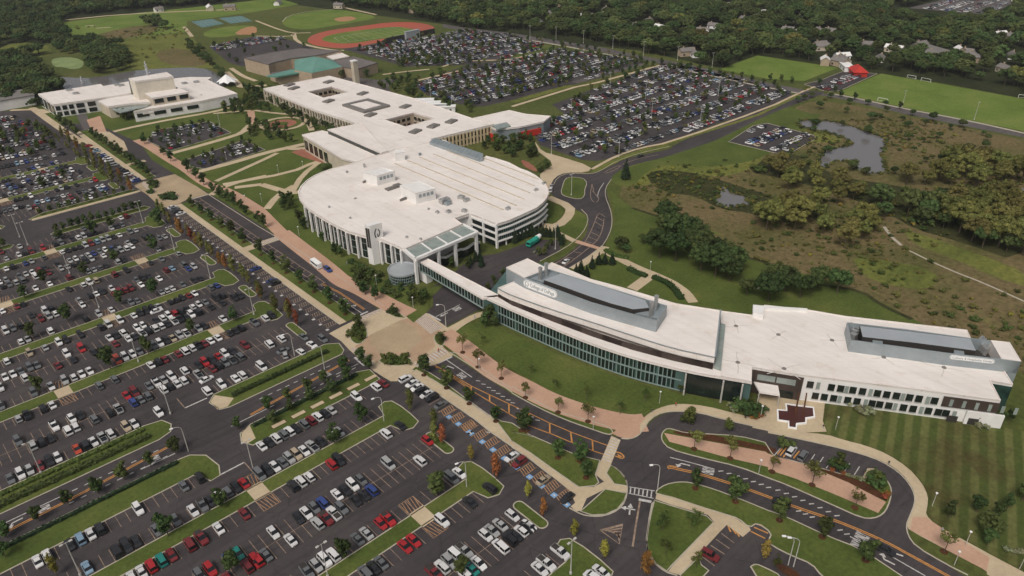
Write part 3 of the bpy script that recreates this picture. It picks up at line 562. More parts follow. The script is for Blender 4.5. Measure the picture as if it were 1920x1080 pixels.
# ---- markings
def mark(mat, pts, w, z=0.036): strip(mat, pts, w, z, 'road_markings')
for dx in (-.3, .3): mark('yellow_paint', [(-80, 196.6+dx-.8), (-6, 196.9+dx), (10, 197.5+dx), (41, 200.1+dx)], 0.3)
for dx in (-.3, .3): mark('yellow_paint', [(64, 196.4+dx), (72, 197.3+dx), (88, 198.8+dx), (104, 200.3+dx)], 0.3)
x = 10
for x in [8+3.3*k for k in range(11)]:
    if x < 36: mark('white_paint', [(x, 200.6), (x+1.5, 200.6)], 0.35); mark('white_paint', [(x+1, 196.0), (x+2.5, 196.0)], 0.35)
mark('white_paint', [(-80, 200.7), (8, 200.6)], 0.3); mark('white_paint', [(29, 195.7), (39, 195.5)], 0.3); mark('white_paint', [(96, 196), (105, 196)], 0.3); mark('white_paint', [(57, 195.4), (72, 195.6)], 0.3)
for k in range(9): mark('white_paint', [(70+3.2*k, 202), (71.5+3.2*k, 202)], 0.3); mark('white_paint', [(76+3.2*k, 194.6), (77.5+3.2*k, 194.6)], 0.3)
mark('white_paint', [(106, 193.4), (106, 198)], 0.7); mark('white_paint', [(45, 177), (52.6, 177)], 0.5); mark('white_paint', [(50, 215), (57.5, 215)], 0.5)
mark('bay_paint', [(52.6, 177), (52.6, 170)], 0.3); mark('bay_paint', [(50, 215), (50, 222)], 0.3)
# boulevard median ladder
for y0, y1 in ((256, 308), (314, 386)):
    for xx in (124.4, 127.4): mark('bay_paint', [(xx, y0), (xx, y1)], 0.35)
    yy = y0
    while yy < y1: mark('bay_paint', [(124.4, yy), (127.4, yy+.9)], 0.4); yy += 5.2
for dx in (-.3, .3): mark('yellow_paint', [(127.4+dx, 226), (127.4+dx, 245), (126+dx, 256)], 0.28)
mark('white_paint', [(123, 223.6), (127.5, 223.6)], 0.9); mark('white_paint', [(125, 224.5), (125, 236)], 0.3)
for k in range(7): mark('white_paint', [(125, 240+2.4*k), (125, 241.2+2.4*k)], 0.3)
mark('white_paint', [(122.8, 388), (132.8, 388)], 0.8)
for k in range(12): mark('white_paint', [(122.8+k*.95, 308.8), (122.8+k*.95, 313.2)], 0.4, 0.05)
lay('plaza_paving', rect(122.5, 308.5, 134, 313.5), 0.042, 'path')
# crosswalks of the great crossing
def zebra(s, n, mat='white_paint', duty=.45, z=0.072, base='plaza_brick'):
    A, B, C, D = W(s)
    if base: lay(base, [A, B, C, D], z-.004, 'plaza')
    for k in range(n):
        u0, u1 = (k+.2)/n, (k+.2+duty)/n; lay(mat, [f(A, B, u0), f(A, B, u1), f(D, C, u1), f(D, C, u0)], z, 'road_markings')
zebra('12 740,235 940,150 1000,140 790,248', 9); zebra('12 1170,225 1270,195 1410,295 1310,345', 9); zebra('12 705,455 770,450 885,560 880,600', 8); zebra('12 1180,570 1400,445 1450,480 1240,605', 10)
zebra('01 1060,292 1080,280 1170,345 1110,352', 5); zebra('23 880,412 1070,442 1062,498 875,460', 6, 'white_paint', .3, 0.036, None)
mark('white_paint', W('23 880,412 1070,442'), 0.3); mark('white_paint', W('23 875,460 1062,498'), 0.3); mark('white_paint', W('23 950,506 1045,524'), 0.9); mark('bay_paint', W('23 960,520 930,690 905,860'), 0.5)
mark('white_paint', W('12 1360,565 1470,515'), 0.9); mark('white_paint', W('12 1290,195 1385,245'), 0.8); mark('white_paint', W('12 1350,215 1530,125'), 0.3); mark('white_paint', W('12 740,520 770,545'), 0.9)
mark('white_paint', W('12 1430,540 1620,670'), 0.32)
for s in ('1650,695 1690,720 1730,745 1765,768 1800,790 1835,812 1875,838 1910,860', ): 
    for p in W('12 '+s): mark('white_paint', [p, (p[0]+.9, p[1]-1.2)], 0.35)
for p in W('22 35,905 85,935 130,965 175,990 23 -200,0'): mark('white_paint', [p, (p[0]+.9, p[1]-1.2)], 0.35)
U = '12 1335,575 1620,738 1750,800 1895,868 22 120,935 280,1012 400,1062 23 440,0 600,60 745,112'; Lo = '12 1365,600 1610,765 1750,850 1900,945 22 120,1030 280,1090 23 290,12 450,80 605,140 700,172'
mark('yellow_paint', W(U), 0.3); mark('yellow_paint', W(Lo), 0.3); mark('yellow_paint', W('12 1345,590 1500,680 1612,752'), 0.3)
for s in ('12 1615,738 1612,765', '12 1752,800 1752,850', '12 1897,870 1897,945', '22 125,938 125,1032', '22 282,1012 284,1092', '23 440,0 450,80', '23 603,60 607,138'): mark('yellow_paint', W(s), 0.45)
mark('yellow_paint', smooth(W('23 780,150 820,160 845,190 820,200 775,180')), 0.4); lay('yellow_paint', W('23 790,165 830,185 800,190'), .036, 'road_markings')
for dd in (-.35, .35):
    q = smooth(W('23 1170,262 1400,312 1700,405 1920,485 33 200,562 500,662 700,742 900,832 1100,942 1350,1080 1500,1160')); mark('yellow_paint', [(p[0]+dd*.7, p[1]+dd*.7) for p in q], 0.32)
mark('yellow_paint', smooth(W('23 1180,278 1165,265 1175,250 1240,262')), 0.3)
mark('white_paint', smooth(W('23 1185,190 1350,232 1520,280')), 0.3)
for s in ('23 1548,295 1608,313 1670,333 1733,353 1792,374 1850,395 1905,418', '33 55,438 118,463 180,488 242,515 307,541 370,570 433,600 498,630', '33 210,595 262,617 312,640 385,672 450,707 520,738 572,768'):
    for p in W(s): mark('white_paint', [p, (p[0]+1.2, p[1]-.9)], 0.35)
mark('white_paint', smooth(W('33 615,785 850,890 1180,1080')), 0.3)
for k in range(6):
    A, B, C = W('23 665,735 828,692 805,838'); u = (k+.3)/6; v = u
    mark('bay_paint', [f(A, B, v), f(A, C, v*.9)] if 0 else [f(B, C, v), f(A, f(B, C, .5), v*.96+.02)], 0.45)
mark('bay_paint', W('23 660,735 830,690 805,840 660,735'), 0.35)
def lettering(txt, x, y, rot, size, mat='white_paint', z=0.036, name='lane_lettering'):
    cu = bpy.data.curves.new(name, 'FONT'); cu.body = txt; cu.size = size; cu.align_x = 'CENTER'; cu.align_y = 'CENTER'; cu.materials.append(MATS[mat]); cu.offset = 0.04
    o = bpy.data.objects.new(name, cu); COL.objects.link(o); o.location = (x, y, z); o.rotation_euler = (0, 0, rot); return o
def road_word(s, toward, size=3.2):
    p = W(s)[0]; q = W(toward)[0]; o = lettering('ONLY', p[0], p[1], math.atan2(q[1]-p[1], q[0]-p[0])-math.pi/2, 0.95); o.data.offset = 0.05; o.scale = (1, 4.6, 1); o['kind'] = 'structure'
for a, b in (('12 1545,660', '12 1445,590'), ('23 1475,295', '23 1280,240'), ('33 710,790', '33 560,720'), ('33 680,850', '33 540,780'), ('03 330,575', '03 100,680'), ('03 1150,205', '03 1330,120'), ('12 520,655', '12 750,530'), ('12 660,95', '12 710,130'), ('12 1510,155', '12 1410,200')): road_word(a, b)
def arrow(s, toward, turn=0):
    p = W(s)[0]; q = W(toward)[0]; a = math.atan2(q[1]-p[1], q[0]-p[0]); ca, sa = math.cos(a), math.sin(a)
    P = lambda u, v: (p[0]+u*ca-v*sa, p[1]+u*sa+v*ca)
    mark('white_paint', [P(-2, 0), P(.6, 0)]+([P(1.2, .9*turn)] if turn else []), 0.45)
    h = [P(.6, -.8), P(2.2, 0), P(.6, .8)] if not turn else [P(.4, .8*turn), P(1.3, 2.0*turn), P(2.2, .8*turn)]
    lay('white_paint', h, 0.037, 'road_markings')
for a, b, tn in (('12 1450,590', '12 1370,560', 1), ('23 1285,240', '23 1185,215', 1), ('33 950,910', '33 860,880', 0), ('33 890,965', '33 800,920', -1), ('03 110,675', '03 0,730', 1), ('23 885,580', '23 890,540', 0), ('23 870,575', '23 840,570', 0), ('12 710,130', '12 760,170', 1), ('12 1410,200', '12 1360,225', 0), ('32 -100,0', '32 -90,0', 0)): arrow(a, b, tn)
# bay lines
ROWS = []   # (y of row head, direction, x0, x1, name)
def row(y, d, x0, x1, name, far=False): ROWS.append((y, d, x0, x1, name))
def lines(y, d, x0, x1, step=2.56, mat='bay_paint', L=5.4):
    m_ = LAYER.setdefault(('bay_markings', mat), MB()); x = x0
    while x <= x1+.01: m_.ribbon([(x, y), (x, y+d*L)], 0.16, 0.036, 0.036); x += step
for yc, nm in ((102.7, 'lowest double row'), (142.9, 'second double row up'), (232, 'first double row above the hedge'), (273.2, 'second double row above the hedge'), (312.4, 'third double row above the hedge'), (353, 'fourth double row above the hedge')):
    row(yc, -1, -70, 97.5, 'lower side of '+nm); row(yc, 1, -70, 97.5, 'upper side of '+nm)
    strip('bay_paint', [(-70, yc), (97.5, yc)], 0.16, 0.037, 'bay_markings')
for y, d, nm in ((79.5, -1, 'below the bottom grass strip'), (85.2, 1, 'above the bottom grass strip'), (120.1, -1, 'below the second grass strip'), (125.3, 1, 'above the second grass strip'), (160.1, -1, 'below the third grass strip'), (165.6, 1, 'above the third grass strip'),
                 (182.2, -1, 'below the entry road verge'), (215.2, 1, 'above the long hedge'), (249.8, -1, 'below the fourth grass strip'), (255.9, 1, 'above the fourth grass strip'), (288.9, -1, 'below the fifth grass strip'), (294.4, 1, 'above the fifth grass strip'),
                 (330.3, -1, 'below the sixth grass strip'), (336, 1, 'above the sixth grass strip'), (370.6, -1, 'below the seventh grass strip'), (376.2, 1, 'above the seventh grass strip'), (391.4, -1, 'below the cross road')):
    row(y, d, -70, 94.5 if y not in (182.2, 215.2) else 96, 'row '+nm)
for y, d in ((439, -1), (439, 1), (478, -1), (478, 1), (456.9, -1), (462.5, 1), (494, -1), (499.6, 1), (520, -1), (418.8+7.5, 1)): row(y, d, -70, 96, 'far row')
for y, d, x0, x1, nm in ROWS:
    if y in (182.2,): lines(y, d, -70, 38); lines(y, d, 60, 98)
    elif y == 215.2: lines(y, d, -70, 36); lines(y, d, 62, 98)
    else: lines(y, d, x0, x1)
# accessible bays, boulevard side
for k in range(30):
    y = 361.1+9-5.2*k
    if y < 224: break
    m_ = LAYER.setdefault(('bay_markings', 'bay_paint'), MB())
    for dy in (0, 2.6): m_.ribbon([(109.2, y+dy), (114, y+dy)], 0.18, 0.036, 0.036)
    for j in range(5): m_.ribbon([(109.4+j*.95, y), (110.4+j*.95, y+2.6)], 0.22, 0.037, 0.037)
    lay('white_paint', rect(108.2, y-1.8, 109.4, y-.6), 0.040, 'bay_markings')
pa = W('13 1616,20 1700,82 1784,145'); pb = W('23 -145,135 -60,195 30,265 125,335 222,402 320,470 420,540')
hat = W('12 1430,925 1500,975 1580,1035')+W('13 1560,-15 1655,40 1740,95 1830,155 1925,215')+W('23 105,285 200,345 295,412 390,480')
hat = [(111.6, h[1]) for h in hat]
for x, y in hat:
    for j in range(6): strip('hatch_paint', [(109.3+j*.85, y-1.3), (110.1+j*.85, y+1.3)], 0.3, 0.038, 'bay_markings')
    strip('hatch_paint', [(109, y-1.4), (114.4, y-1.4)], 0.2, 0.038, 'bay_markings'); strip('hatch_paint', [(109, y+1.4), (114.4, y+1.4)], 0.2, 0.038, 'bay_markings')
    lay('blue_paint', rect(109.2, y-3.6, 110.9, y-1.9), 0.040, 'bay_markings')
    lay('white_paint', rect(109.75, y-3.15, 110.35, y-2.35), 0.044, 'bay_markings')
for y in [178-2.6*k for k in range(12)]: strip('bay_paint', [(109.2, y), (113.6, y)], 0.2, 0.037, 'bay_markings')
for s in ('33 110,105 45,180', '33 350,170 305,240', '33 415,190 375,250', '33 485,208 435,275', '33 612,238 560,318', '33 685,262 640,335', '23 1570,760 1665,832', '23 1530,805 1632,875', '23 1490,850 1595,918', '23 1420,930 1520,1005'): mark('white_paint' if s[0] == '3' else 'bay_paint', W(s), 0.25, 0.160 if s[0] == '3' else 0.038)
for s in ('33 70,170 120,110', '33 90,180 140,115', '33 115,190 160,125', '33 190,200 235,145', '33 215,210 260,155', '23 1620,705 1640,750', '23 1645,715 1680,765', '23 1670,730 1705,785', '23 1790,745 1900,800', '23 1815,715 1920,760', '23 1835,690 1925,725'): mark('yellow_paint', W(s), 0.4, 0.165 if s[0] == '3' else 0.160 if 'x' in s else 0.050)
# pond-lot and other far lots get their line work from the parking table below

# painted median of the east road
mL = smooth(W('21 640,530 615,600 580,680 540,745 430,830 320,900')); mR = smooth(W('21 690,560 680,640 650,710 600,760 500,840 390,920'))
for q in (mL, mR): mark('bay_paint', q, 0.35)
for k in range(15): u = k/14; mark('bay_paint', [along_(mL, u), along_(mR, u)] if 0 else [mL[int(u*(len(mL)-1))], mR[int(u*(len(mR)-1))]], 0.35)
mark('bay_paint', smooth(W('21 640,530 660,520 695,545')), 0.35)
mark('bay_paint', smooth(W('21 600,300 585,380 600,430 640,440 655,400 620,380 600,300')), 0.3); mark('bay_paint', W('21 600,350 650,400'), 0.3); mark('white_paint', smooth(W('21 690,290 650,350 640,400')), 0.35)
for s in ('21 690,215 740,185 830,150 780,195 700,220', '21 830,150 960,105 1100,80'): mark('bay_paint', smooth(W(s)), 0.35)
for k in range(5): a, b = W('21 %g,%g %g,%g' % (710+28*k, 210-14*k, 740+26*k, 212-15*k)); mark('bay_paint', [a, b], 0.3)
LAYER.setdefault(('lawn', 'lawn'), MB()).poly(smooth(W('21 780,200 900,170 1100,110 1330,45 30 120,780 300,850 440,860 31 0,75 21 1850,110 1700,150 1450,170 1150,150 1000,210 900,330 780,310 740,260'), True), 0.0225)
for L in (LOT_PO, LOT_PD): kerbline(L, True, 0.35, 0.16)

# ================================================================== BUILDINGS
def offs(pts, d, closed=False):
    """shift a line d metres to its left"""
    n = len(pts); out = []
    for i in range(n):
        if closed: a, b = pts[i-1], pts[(i+1) % n]
        else: a, b = pts[max(i-1, 0)], pts[min(i+1, n-1)]
        dx, dy = b[0]-a[0], b[1]-a[1]; L = math.hypot(dx, dy) or 1; out.append((pts[i][0]-dy/L*d, pts[i][1]+dx/L*d))
    return out
def along(pts, s):
    for i in range(len(pts)-1):
        a, b = pts[i], pts[i+1]; L = math.dist(a, b)
        if s <= L or i == len(pts)-2: u = s/L; return (a[0]+(b[0]-a[0])*u, a[1]+(b[1]-a[1])*u)
        s -= L
def length(pts): return sum(math.dist(pts[i], pts[i+1]) for i in range(len(pts)-1))
def onwall(A, B, s):
    """(distance along A->B, height) of points read on the upright wall through A and B"""
    out = []; ox = oy = 0; k = 4.0; dx, dy = B[0]-A[0], B[1]-A[1]; L = math.hypot(dx, dy)
    for tk in s.split():
        if ',' not in tk:
            if tk == 'px': ox = oy = 0; k = 1.0
            else: ox, oy = 480*int(tk[0]), 270*int(tk[1])
            continue
        a, b = map(float, tk.split(',')); d = CR*((ox+a/k-960)/FPX) - CU*((oy+b/k-540)/FPX) + CF
        nx, ny = dy/L, -dx/L; t = (A[0]*nx+A[1]*ny)/(d.x*nx+d.y*ny); X, Y = d.x*t, d.y*t
        out.append(((X-A[0])*dx/L+(Y-A[1])*dy/L, CAMH+d.z*t))
    return out
def parapet(mb, pts, z, h=0.5, w=0.5, m=0, closed=True):
    pts = ccw(pts) if closed else pts; mb.ribbon(pts, w, z-.2, z+h, m, closed, 1 if closed else 0)
def part(mb, name, mats, parent): return mb.build(name, mats, parent)
def unit(parent, name, x, y, z, w, d, h, m='steel', rz=0.0):
    mb = MB(); c, s = math.cos(rz), math.sin(rz)
    q = [(x+u*c-v*s, y+u*s+v*c) for u, v in ((-w/2, -d/2), (w/2, -d/2), (w/2, d/2), (-w/2, d/2))]; mb.prism(q, z, z+h); q2 = [(x+(a-x)*.6, y+(b-y)*.6) for a, b in q]; mb.prism(q2, z+h, z+h+.3)
    return mb.build(name, m, parent)
def sign_plate(parent, A, B, s0, s1, z0, z1, txt, out=0.25, size=None, logo=True):
    dx, dy = B[0]-A[0], B[1]-A[1]; L = math.hypot(dx, dy); dx /= L; dy /= L; nx, ny = dy, -dx; r = (z1-z0)/2
    P = lambda s, z, o: (A[0]+dx*s+nx*o, A[1]+dy*s+ny*o, z)
    ring = [(s1-r+r*math.cos(a), (z0+z1)/2+r*math.sin(a)) for a in [math.radians(-90+15*k) for k in range(13)]]+[(s0+r+r*math.cos(a), (z0+z1)/2+r*math.sin(a)) for a in [math.radians(90+15*k) for k in range(13)]]
    mb = MB(); mb.face([P(s, z, out) for s, z in ring]); n = len(ring)
    for i in range(n): j = (i+1) % n; mb.face([P(*ring[i], 0.02), P(*ring[j], 0.02), P(*ring[j], out), P(*ring[i], out)])
    pl = mb.build('sign', 'bright_white', parent)
    mb = MB(); ri = [((s-(s0+s1)/2)*(1-.5/(s1-s0))+(s0+s1)/2, (z-(z0+z1)/2)*.84+(z0+z1)/2) for s, z in ring]; ro = [((s-(s0+s1)/2)*(1-.2/(s1-s0))+(s0+s1)/2, (z-(z0+z1)/2)*.93+(z0+z1)/2) for s, z in ring]
    for i in range(n): j = (i+1) % n; mb.face([P(*ro[i], out+.02), P(*ro[j], out+.02), P(*ri[j], out+.02), P(*ri[i], out+.02)])
    if logo:
        c = s0+r*1.15; zc = (z0+z1)/2; emblem(mb, lambda u, v: P(c+u*r, zc+v*r, out+.03), .78)
    mb.build('border', 'grey_metal', pl)
    cu = bpy.data.curves.new('lettering', 'FONT'); cu.body = txt; cu.align_x = 'CENTER'; cu.align_y = 'CENTER'; cu.size = 1.0; cu.materials.append(MATS['grey_metal']); cu.offset = 0.02
    o = bpy.data.objects.new('lettering', cu); COL.objects.link(o); o.parent = pl
    lo = s0+(2.1*r if logo else .9*r); hi = s1-.8*r; cs = (lo+hi)/2
    bpy.context.view_layer.update(); wdt = o.dimensions.x or 1; k = min((hi-lo)/wdt, r*1.55)
    rl = parent
    while rl.parent: rl = rl.parent
    X = Vector((dx, dy, 0)); Z = Vector((0, 0, 1)); N = Vector((nx, ny, 0)); p = Vector(P(cs, (z0+z1)/2, out+.03))-rl.location
    k2 = r*1.35
    o.matrix_local = Matrix(((X.x*(hi-lo)/wdt, 0, N.x, p.x), (X.y*(hi-lo)/wdt, 0, N.y, p.y), (0, k2, 0, p.z), (0, 0, 0, 1)))
    return pl
def emblem(mb, P, k):
    """two facing brush strokes, the mark on the tower"""
    def arc(pts, w):
        for i in range(len(pts)-1):
            (a, b), (c, d) = pts[i], pts[i+1]; L = math.hypot(c-a, d-b); nx, ny = -(d-b)/L*w/2, (c-a)/L*w/2
            mb.face([P((a+nx)*k, (b+ny)*k), P((a-nx)*k, (b-ny)*k), P((c-nx)*k, (d-ny)*k), P((c+nx)*k, (d+ny)*k)])
    arc([(-.15, .95), (-.5, .4), (-.62, -.1), (-.55, -.5), (-.4, -.95)], .26); arc([(.25, .75), (.55, .3), (.6, -.05), (.45, -.5), (.1, -.85)], .22); arc([(.1, -.85), (.0, -.55), (.05, -.15)], .18)

# ---------------- curved hall with the glazed front
HR, HL = 14.0, 9.6
edge = W('px 933,541 945,548 960,555 1035,582 1110,605 1185,630 1260,654 1340,671', HR); back = W('px 1350,583 1267,570 1220,556 1166,540 1107,524 1035,493 1000,510 961,530', HR)
ledge = W('px 906,556 930,567 945,574 960,581 1035,614 1110,645 1185,670 1260,689 1315,701 1388,713 1410,717', HL)
brown = W('px 934,557 960,572.5 1035,602.5 1110,631 1185,656 1260,676 1336,693', HL)
c0 = W('px 1140,600')[0]
ch = thing('curved_hall', (c0[0], c0[1], 0), 'long curved hall with green glazing and a grey rooftop house with a rounded sign', 'building', 'campus halls')
wl = offs(smooth(ledge, n=1), 0.9)      # glazed wall line (ledge runs left to right, hall on its left)
bk = offs(back, 0)
mb = MB(); fpt = wl+W('px 1350,583 1267,570 1220,556 1166,540 1107,524 1035,493 989,485 949,503', 10)
mb.prism(fpt, 0, HL-.8); part(mb, 'wall', 'teal_frame', ch)
mb = MB(); lp = smooth(ledge)+back; mb.prism(lp, HL-.8, HL); parapet(mb, lp, HL, .25, .4); part(mb, 'ledge_roof', 'white_roof', ch)
mb = MB(); mb.walls(offs(smooth(brown), .0), HL, 12.0, 0, False); mb.prism(brown+W('px 1345,590 1267,573 1166,545 1040,500 975,525', HR), HL, 12.0, 0, None, False); part(mb, 'clerestory', 'dark_cladding', ch)
mb = MB(); top = smooth(edge)+back; mb.prism(top, 11.9, HR); mb.poly(top, 11.9); parapet(mb, top, HR, .35, .5); part(mb, 'roof', 'white_roof', ch)
mb = MB(); mb.ribbon(offs(smooth(edge), -.02), .12, HR+.02, HR+.42); mb.ribbon(W('px 1341,670 1351,583', HR), .5, HR, HR+.6); part(mb, 'roof_edge', 'grey_metal', ch)
mb = MB(); q = W('px 1350,606 1360,609 1352,691 1339,687', HL+1); mb.prism(q, HL, HL+1.2); part(mb, 'skylight', 'pale_glass', ch)
# glazing: two storeys of dark windows between pale fins
Lw = length(wl); nb = 50; s_0 = 7.0; pitch = (Lw-s_0-24)/nb
fins = MB(); rails = MB()
for k in range(nb):
    sA = s_0+k*pitch; 
    for z0, z1 in ((0.9, 4.1), (5.1, 8.3)):
        w = pitch*(.66 if (k*7+int(z0)) % 5 else .36)
        a = along(wl, sA+.28); b = along(wl, sA+.28+w)
        m = MB(); m.wbox(a, b, 0, math.dist(a, b), z0, z1, 0.02, 0.14); m.build('window', 'dark_glass' if (k*5+int(z0)*3) % 6 else 'green_glass', ch)
    for u in (0,):
        a = along(wl, sA+u*pitch*1.32); b = along(wl, sA+u*pitch*1.32+.16); fins.wbox(a, b, 0, .2, 0.2, HL-.9, 0.0, 0.15)
for z in (0.3, 4.5, 8.5):
    rails = MB(); pts = offs([along(wl, s_0+i*(Lw-s_0-22)/60) for i in range(61)], -.1); rails.ribbon(pts, .3, z, z+.28); part(rails, 'spandrel', 'mullion', ch)
part(fins, 'mullion', 'mullion', ch)
mb = MB(); pts = [along(wl, Lw-20.5+i*2.0) for i in range(10)]; mb.ribbon(offs(pts, -.25), .3, .2, HL-.9)
part(mb, 'corner_glazing', 'dark_glass', ch)
for s in (Lw-20, Lw-8, Lw-2):
    mb = MB(); a = along(offs(wl, -1.6), s); mb.tube((a[0], a[1], 0), (a[0], a[1], HL-.8), .3, .3); part(mb, 'column', 'pole', ch)
# stair block and rooftop plant house
TW = 18.6
tb = W('px 989,485 949,502 984,521 1027,504', TW)
mb = MB(); mb.prism(tb, 0, TW-.3, 0); part(mb, 'stair_tower', 'grey_metal', ch)
mb = MB(); mb.poly(tb, TW); mb.walls(ccw(tb), TW-.3, TW); parapet(mb, tb, TW, .2, .4); part(mb, 'tower_roof', 'white_roof', ch)
pf = W('px 984,521 1042,543 1107,567 1166,584 1232,602', TW); pb_ = W('px 1251,573 1190,554 1107,529 1060,514 1027,504', TW)
ph = pf+pb_
mb = MB(); phc = ccw(ph); mb.walls(phc, HR, TW); mb.walls(offs(phc, .5, True), HR, TW, 0, True, True); n = len(phc); inn = offs(phc, .5, True)
for i in range(n): j = (i+1) % n; mb.face([(*phc[i], TW), (*phc[j], TW), (*inn[j], TW), (*inn[i], TW)])
pent = part(mb, 'plant_house', 'grey_metal', ch)
mb = MB(); mb.poly(offs(phc, .6, True), HR+.6); part(mb, 'plant_deck', 'dark_metal', ch)  # deck coloured dark to stand for the shade inside the plant house
mb = MB(); ir = W('px 1020,525 1031,520 1051,513 1107,530 1166,549 1210,563 1217,577 1187,580 1146,569 1107,556 1060,539', TW-.1); mb.prism(ir, HR+.7, TW-.1, 0, 1); part(mb, 'inner_roof', ['dark_metal', 'pale_metal'], ch)  # sides painted dark as the shaded gap behind the front wall; top pale metal
mb = MB(); ir = W('px 990,521 1027,506 1046,513 1018,529', TW-1); mb.prism(ir, HR+1.5, TW-1.0); part(mb, 'plant_panel', 'grey_metal', ch); mb = MB(); ir = W('px 1190,588 1222,582 1238,574 1247,577 1234,598', TW-1.6); mb.prism(ir, HR+1.5, TW-1.5); part(mb, 'plant_panel', 'grey_metal', ch)
for s in ('1013,524', '1024,516', '1220,590', '1229,578'):
    x, y = W('px '+s, TW-1)[0]; mb = MB(); mb.tube((x, y, HR+1), (x, y, TW+3.8), .7, .7, 12); mb.tube((x, y, TW+3.8), (x, y, TW+4.2), .85, .85, 12); part(mb, 'exhaust_stack', 'steel', ch)
SA, SB = pf[0], pf[1]
sg = onwall(SA, SB, 'px 980,527 1047,556'); Ls = math.dist(SA, SB)
sign_plate(ch, SA, SB, -0.6, Ls+.8, HR+.9, TW-.5, 'College of DuPage', 0.3)
for s in ('1081,549', '1150,600'): pass

# ---------------- white hall
c0 = W('px 1650,690')[0]
wh = thing('white_hall', (c0[0], c0[1], 0), 'white two storey hall with rows of small square windows beside the striped lawn', 'building', 'campus halls')
A, B = W('px 1509,705 1876,752', 10.0)
wroof = W('px 1351,584 1412,592 1433,573 1515,582 1585,594 1813,620 1822,640 1884,698 1899,722 1857,715 1876,752 1689,727 1509,705 1410,689 1409,716 1352,706', 9.9)
wwall = wroof[:13]+W('px 1410,689', 9.9)+W('px 1356,640', 9.9)
mb = MB(); mb.prism(wwall, 0, 9.4); part(mb, 'wall', 'white_wall', wh)
mb = MB(); mb.prism(W('px 1352,640 1410,660 1410,700 1399,703 1350,694', 9.9), 0, 9.4); part(mb, 'corner_glazing', 'dark_glass', wh)
mb = MB(); mb.prism(wroof, 9.4, 10.0); parapet(mb, wroof, 10.0, .3, .45); part(mb, 'roof', 'white_roof', wh)
mb = MB(); q = W('px 1412,571 1432,573 1432,590 1412,586', 12); mb.prism(q, 9.9, 12); q = W('px 1432,573 1514,578 1514,581 1432,577', 11); mb.prism(q, 9.9, 11); part(mb, 'roof_box', 'white_wall', wh)
Lw2 = math.dist(A, B)
for up, s in ((1, '320 380n 478 548 593n 640 712 772n 823 893 965 1013n 1063 1133 1200n 1250'), (0, '358 425 495 540n 600 670 735n 783 840 908 957n 1018 1090 1152n 1205 1278 1335 1398n')):
    for t_ in s.split():
        nar = t_.endswith('n'); x = float(t_.strip('n')); y = 708+(x-320)*.145 if up else 795+(x-358)*.143
        (sd_, zd), = onwall(A, B, '32 %g,%g' % (x, y)); w = .55 if nar else 1.02
        z0 = 5.7 if up else 1.5
        m = MB(); m.wbox(A, B, sd_-w, sd_+w, z0, z0+2.5, .02, .12); fr = m.build('window', 'dark_glass' if not nar else 'pale_glass', wh)
        m = MB(); m.wbox(A, B, sd_-w-.08, sd_+w+.08, z0-.14, z0-.02, .02, .2); m.build('sill', 'steel', fr)
(s0, _), (s1, _) = onwall(A, B, '32 1325,800 1740,850')
mb = MB(); mb.wbox(A, B, s0, Lw2+.2, 5.4, 9.2, .02, .25); mb.build('upper_glazing', 'dark_cladding', wh)
for k in range(6): m = MB(); m.wbox(A, B, s0+2+k*3.6, s0+3+k*3.6, 5.8, 8.4, .25, .33); m.build('upper_window', 'pale_glass', wh)
B2 = (B[0]+(B[0]-A[0])/Lw2*4, B[1]+(B[1]-A[1])/Lw2*4)
mb = MB(); mb.wbox(A, B2, Lw2-8, Lw2+2.5, 0, 5.0, .05, .7); part(mb, 'terrace_wall', 'white_wall', wh)
for k in range(2): m = MB(); m.wbox(A, B2, Lw2-13+6*k, Lw2-10+6*k, 0.2, 2.6, .72, .8); m.build('garage_opening', 'dark_metal', wh)
# entrance wall
EA, EB = W('px 1410,689 1509,705', 10.0); LE = math.dist(EA, EB)
mb = MB(); mb.wbox(EA, EB, 0.1, LE-.1, 0.1, 9.3, .02, .3); part(mb, 'entrance_wall', 'dark_cladding', wh)
m = MB(); m.wbox(EA, EB, LE*.13, LE*.47, 5.8, 8.0, .32, .4); m.build('window', 'pale_glass', wh); m = MB(); m.wbox(EA, EB, LE*.5, LE*.86, 5.8, 8.0, .32, .4); m.build('window', 'pale_glass', wh)
m = MB(); m.wbox(EA, EB, LE*.55, LE*.86, .2, 3.2, .32, .4); m.build('entrance_door', 'dark_glass', wh)
q = W('px 1411,712 1458,719 1462,741 1424,735', 4.6); mb = MB(); mb.prism(q, 4.1, 4.7); mb.poly(q, 4.1); part(mb, 'entrance_canopy', 'white_roof', wh)
mb = MB()
for x, y in (q[2], q[3]): mb.tube((x, y, 0), (x, y, 4.1), .18, .18)
part(mb, 'canopy_post', 'pole', wh)
# glass end and rooftop plant house
q = W('px 1857,716 1899,723 1886,757 1876,752', 9.9); mb = MB(); mb.ribbon([q[0], q[1]], .3, 0.1, 9.3); mb.ribbon([q[0], B], .3, 5.2, 9.2); part(mb, 'corner_glazing', 'green_glass', wh)
TP = 14.6
pf2 = W('32 622,392 1350,492 1900,553', TP); pbk = W('32 1812,408 1668,392 1500,372 1050,310 592,257', TP)
ph2 = ccw(pf2+pbk); mb = MB(); inn = offs(ph2, .5, True); n = len(ph2); mb.walls(ph2, 9.9, TP); mb.walls(inn, 9.9, TP, 0, True, True)
for i in range(n): j = (i+1) % n; mb.face([(*ph2[i], TP), (*ph2[j], TP), (*inn[j], TP), (*inn[i], TP)])
part(mb, 'plant_house', 'grey_metal', wh)
mb = MB(); mb.poly(offs(ph2, .6, True), 10.6); part(mb, 'plant_deck', 'dark_metal', wh)  # dark deck colour stands in for shade down in the gap
